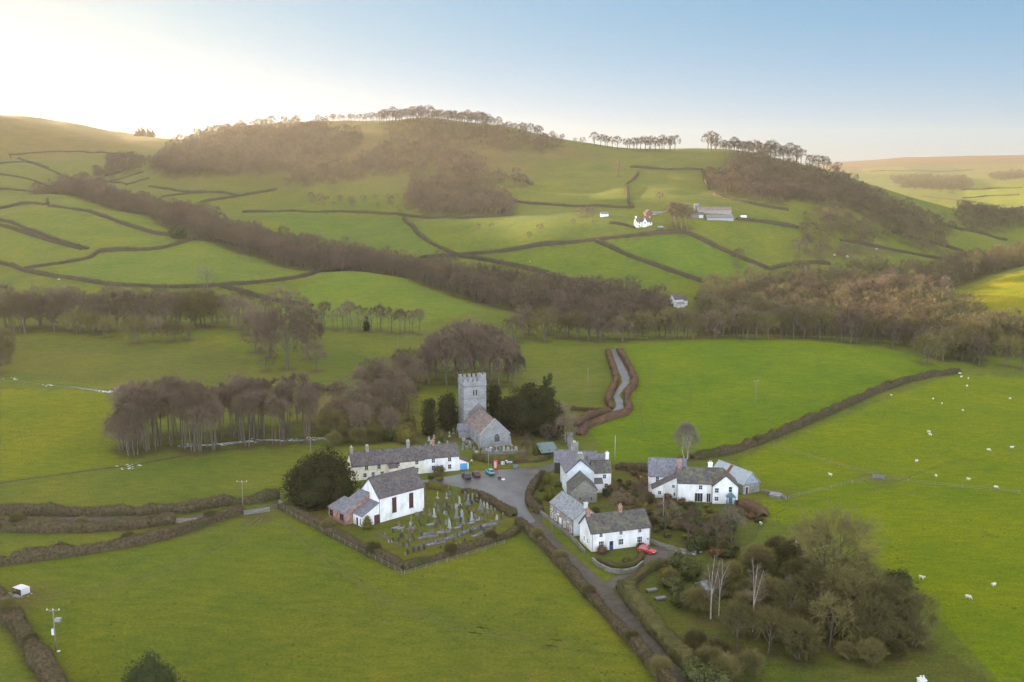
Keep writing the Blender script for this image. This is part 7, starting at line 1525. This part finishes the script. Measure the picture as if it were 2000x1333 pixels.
def mulnoise(src,scale,lo,hi,det=5,stretch=None,fmin=.3,fmax=.7,colr=None):
    v=tc.outputs['Object']
    if stretch: mp=N.new('ShaderNodeMapping'); mp.inputs['Scale'].default_value=stretch[:3]; mp.inputs['Rotation'].default_value=(0,0,stretch[3]); L.new(v,mp.inputs[0]); v=mp.outputs[0]
    n=N.new('ShaderNodeTexNoise'); n.inputs['Scale'].default_value=scale; n.inputs['Detail'].default_value=det; n.inputs['Roughness'].default_value=.65; L.new(v,n.inputs['Vector'])
    r=N.new('ShaderNodeMapRange'); r.inputs['From Min'].default_value=fmin; r.inputs['From Max'].default_value=fmax; L.new(n.outputs['Fac'],r.inputs['Value'])
    mx=N.new('ShaderNodeMix'); mx.data_type='RGBA'; mx.inputs['A'].default_value=(*lo,1); mx.inputs['B'].default_value=(*hi,1); L.new(r.outputs[0],mx.inputs['Factor'])
    m=N.new('ShaderNodeMix'); m.data_type='RGBA'; m.blend_type='MULTIPLY'; m.inputs['Factor'].default_value=1; L.new(src,m.inputs['A']); L.new(mx.outputs['Result'],m.inputs['B']); return m.outputs['Result'],n
src,_=mulnoise(src,.035,(.76,.88,.9),(1.30,1.12,1.05),6)
src,_=mulnoise(src,.22,(.74,.84,.8),(1.28,1.16,1.12),6,stretch=(1,2.2,1,.5))
src,_=mulnoise(src,1.6,(.66,.74,.7),(1.38,1.27,1.25),6)
src,nf=mulnoise(src,9,(.72,.75,.75),(1.30,1.26,1.25),4)
hs=N.new('ShaderNodeHueSaturation'); hs.inputs['Hue'].default_value=.493; hs.inputs['Value'].default_value=.80; hs.inputs['Saturation'].default_value=1.07; L.new(src,hs.inputs['Color']); src=hs.outputs[0]
L.new(src,bs.inputs['Base Color'])
b=N.new('ShaderNodeBump'); b.inputs['Strength'].default_value=.7; b.inputs['Distance'].default_value=.12; L.new(nf.outputs['Fac'],b.inputs['Height']); L.new(b.outputs[0],bs.inputs['Normal'])
me.materials.append(gm); o=obj('ground',me); tag(o,kind='structure')
# rushes, docks and coarse grass standing in the turf
rs=np.random.RandomState(91); K=52000
pa=rs.uniform(-.62,.62,K); pr=np.exp(rs.uniform(math.log(105),math.log(460),K)); tx_=pr*np.sin(pa); ty_=pr*np.cos(pa)
cl=vnoise(tx_,ty_,34,21)+.7*vnoise(tx_,ty_,9,22)+rs.normal(0,.35,K); ok=cl>.12
vp=[tuple(g0(*q)) for q in ((560,985),(700,860),(900,850),(1130,845),(1290,890),(1500,960),(1320,1120),(1180,1110),(1020,1030),(790,1110))]
P_=np.stack([tx_,ty_],1); ok&=~inpoly(P_,vp); P_=P_[ok]; zt_=tz(P_[:,0],P_[:,1]); nb=4; idx=np.repeat(np.arange(len(P_)),nb)
C=np.stack([P_[idx,0],P_[idx,1],zt_[idx]-.02],1)+rs.normal(0,.13,(len(idx),3))*[1,1,0]; sc_=np.repeat(rs.uniform(.5,1.5,len(P_)),nb)
v_,f_=blades(C,rs.normal(0,.6,C.shape)+[0,0,1],sc_*.30,.11*sc_,rs); M_tuft=nmat('coarse_grass',(.085,.11,.022),(.17,.17,.05),.11,.95,spec=.1)
o=obj('grass_tufts',mesh_np('grass_tufts',v_,f_,M_tuft)); tag(o,'tufts of coarse grass scattered over the pastures','grass',kind='stuff')
# ---------------------------------------------------------------- the air
hm=bpy.data.materials.new('valley_haze'); hm.use_nodes=True; nt=hm.node_tree; nt.nodes.remove(nt.nodes['Principled BSDF']); pv=nt.nodes.new('ShaderNodeVolumePrincipled'); pv.inputs['Color'].default_value=(.98,.97,.95,1); pv.inputs['Density'].default_value=HAZE; pv.inputs['Anisotropy'].default_value=.55
nt.links.new(pv.outputs[0],nt.nodes['Material Output'].inputs['Volume'])
m=MB(); zt=float(GZ.max())+35; zb=float(GZ.min())-1; m.box((0,0,(zt+zb)/2),(10600,10600,zt-zb)); o=m.build('haze',hm); tag(o,'thin bright winter haze filling the valley','haze',kind='stuff')
print('objects',len(COL.objects),'faces',sum(len(m.polygons) for m in bpy.data.meshes))
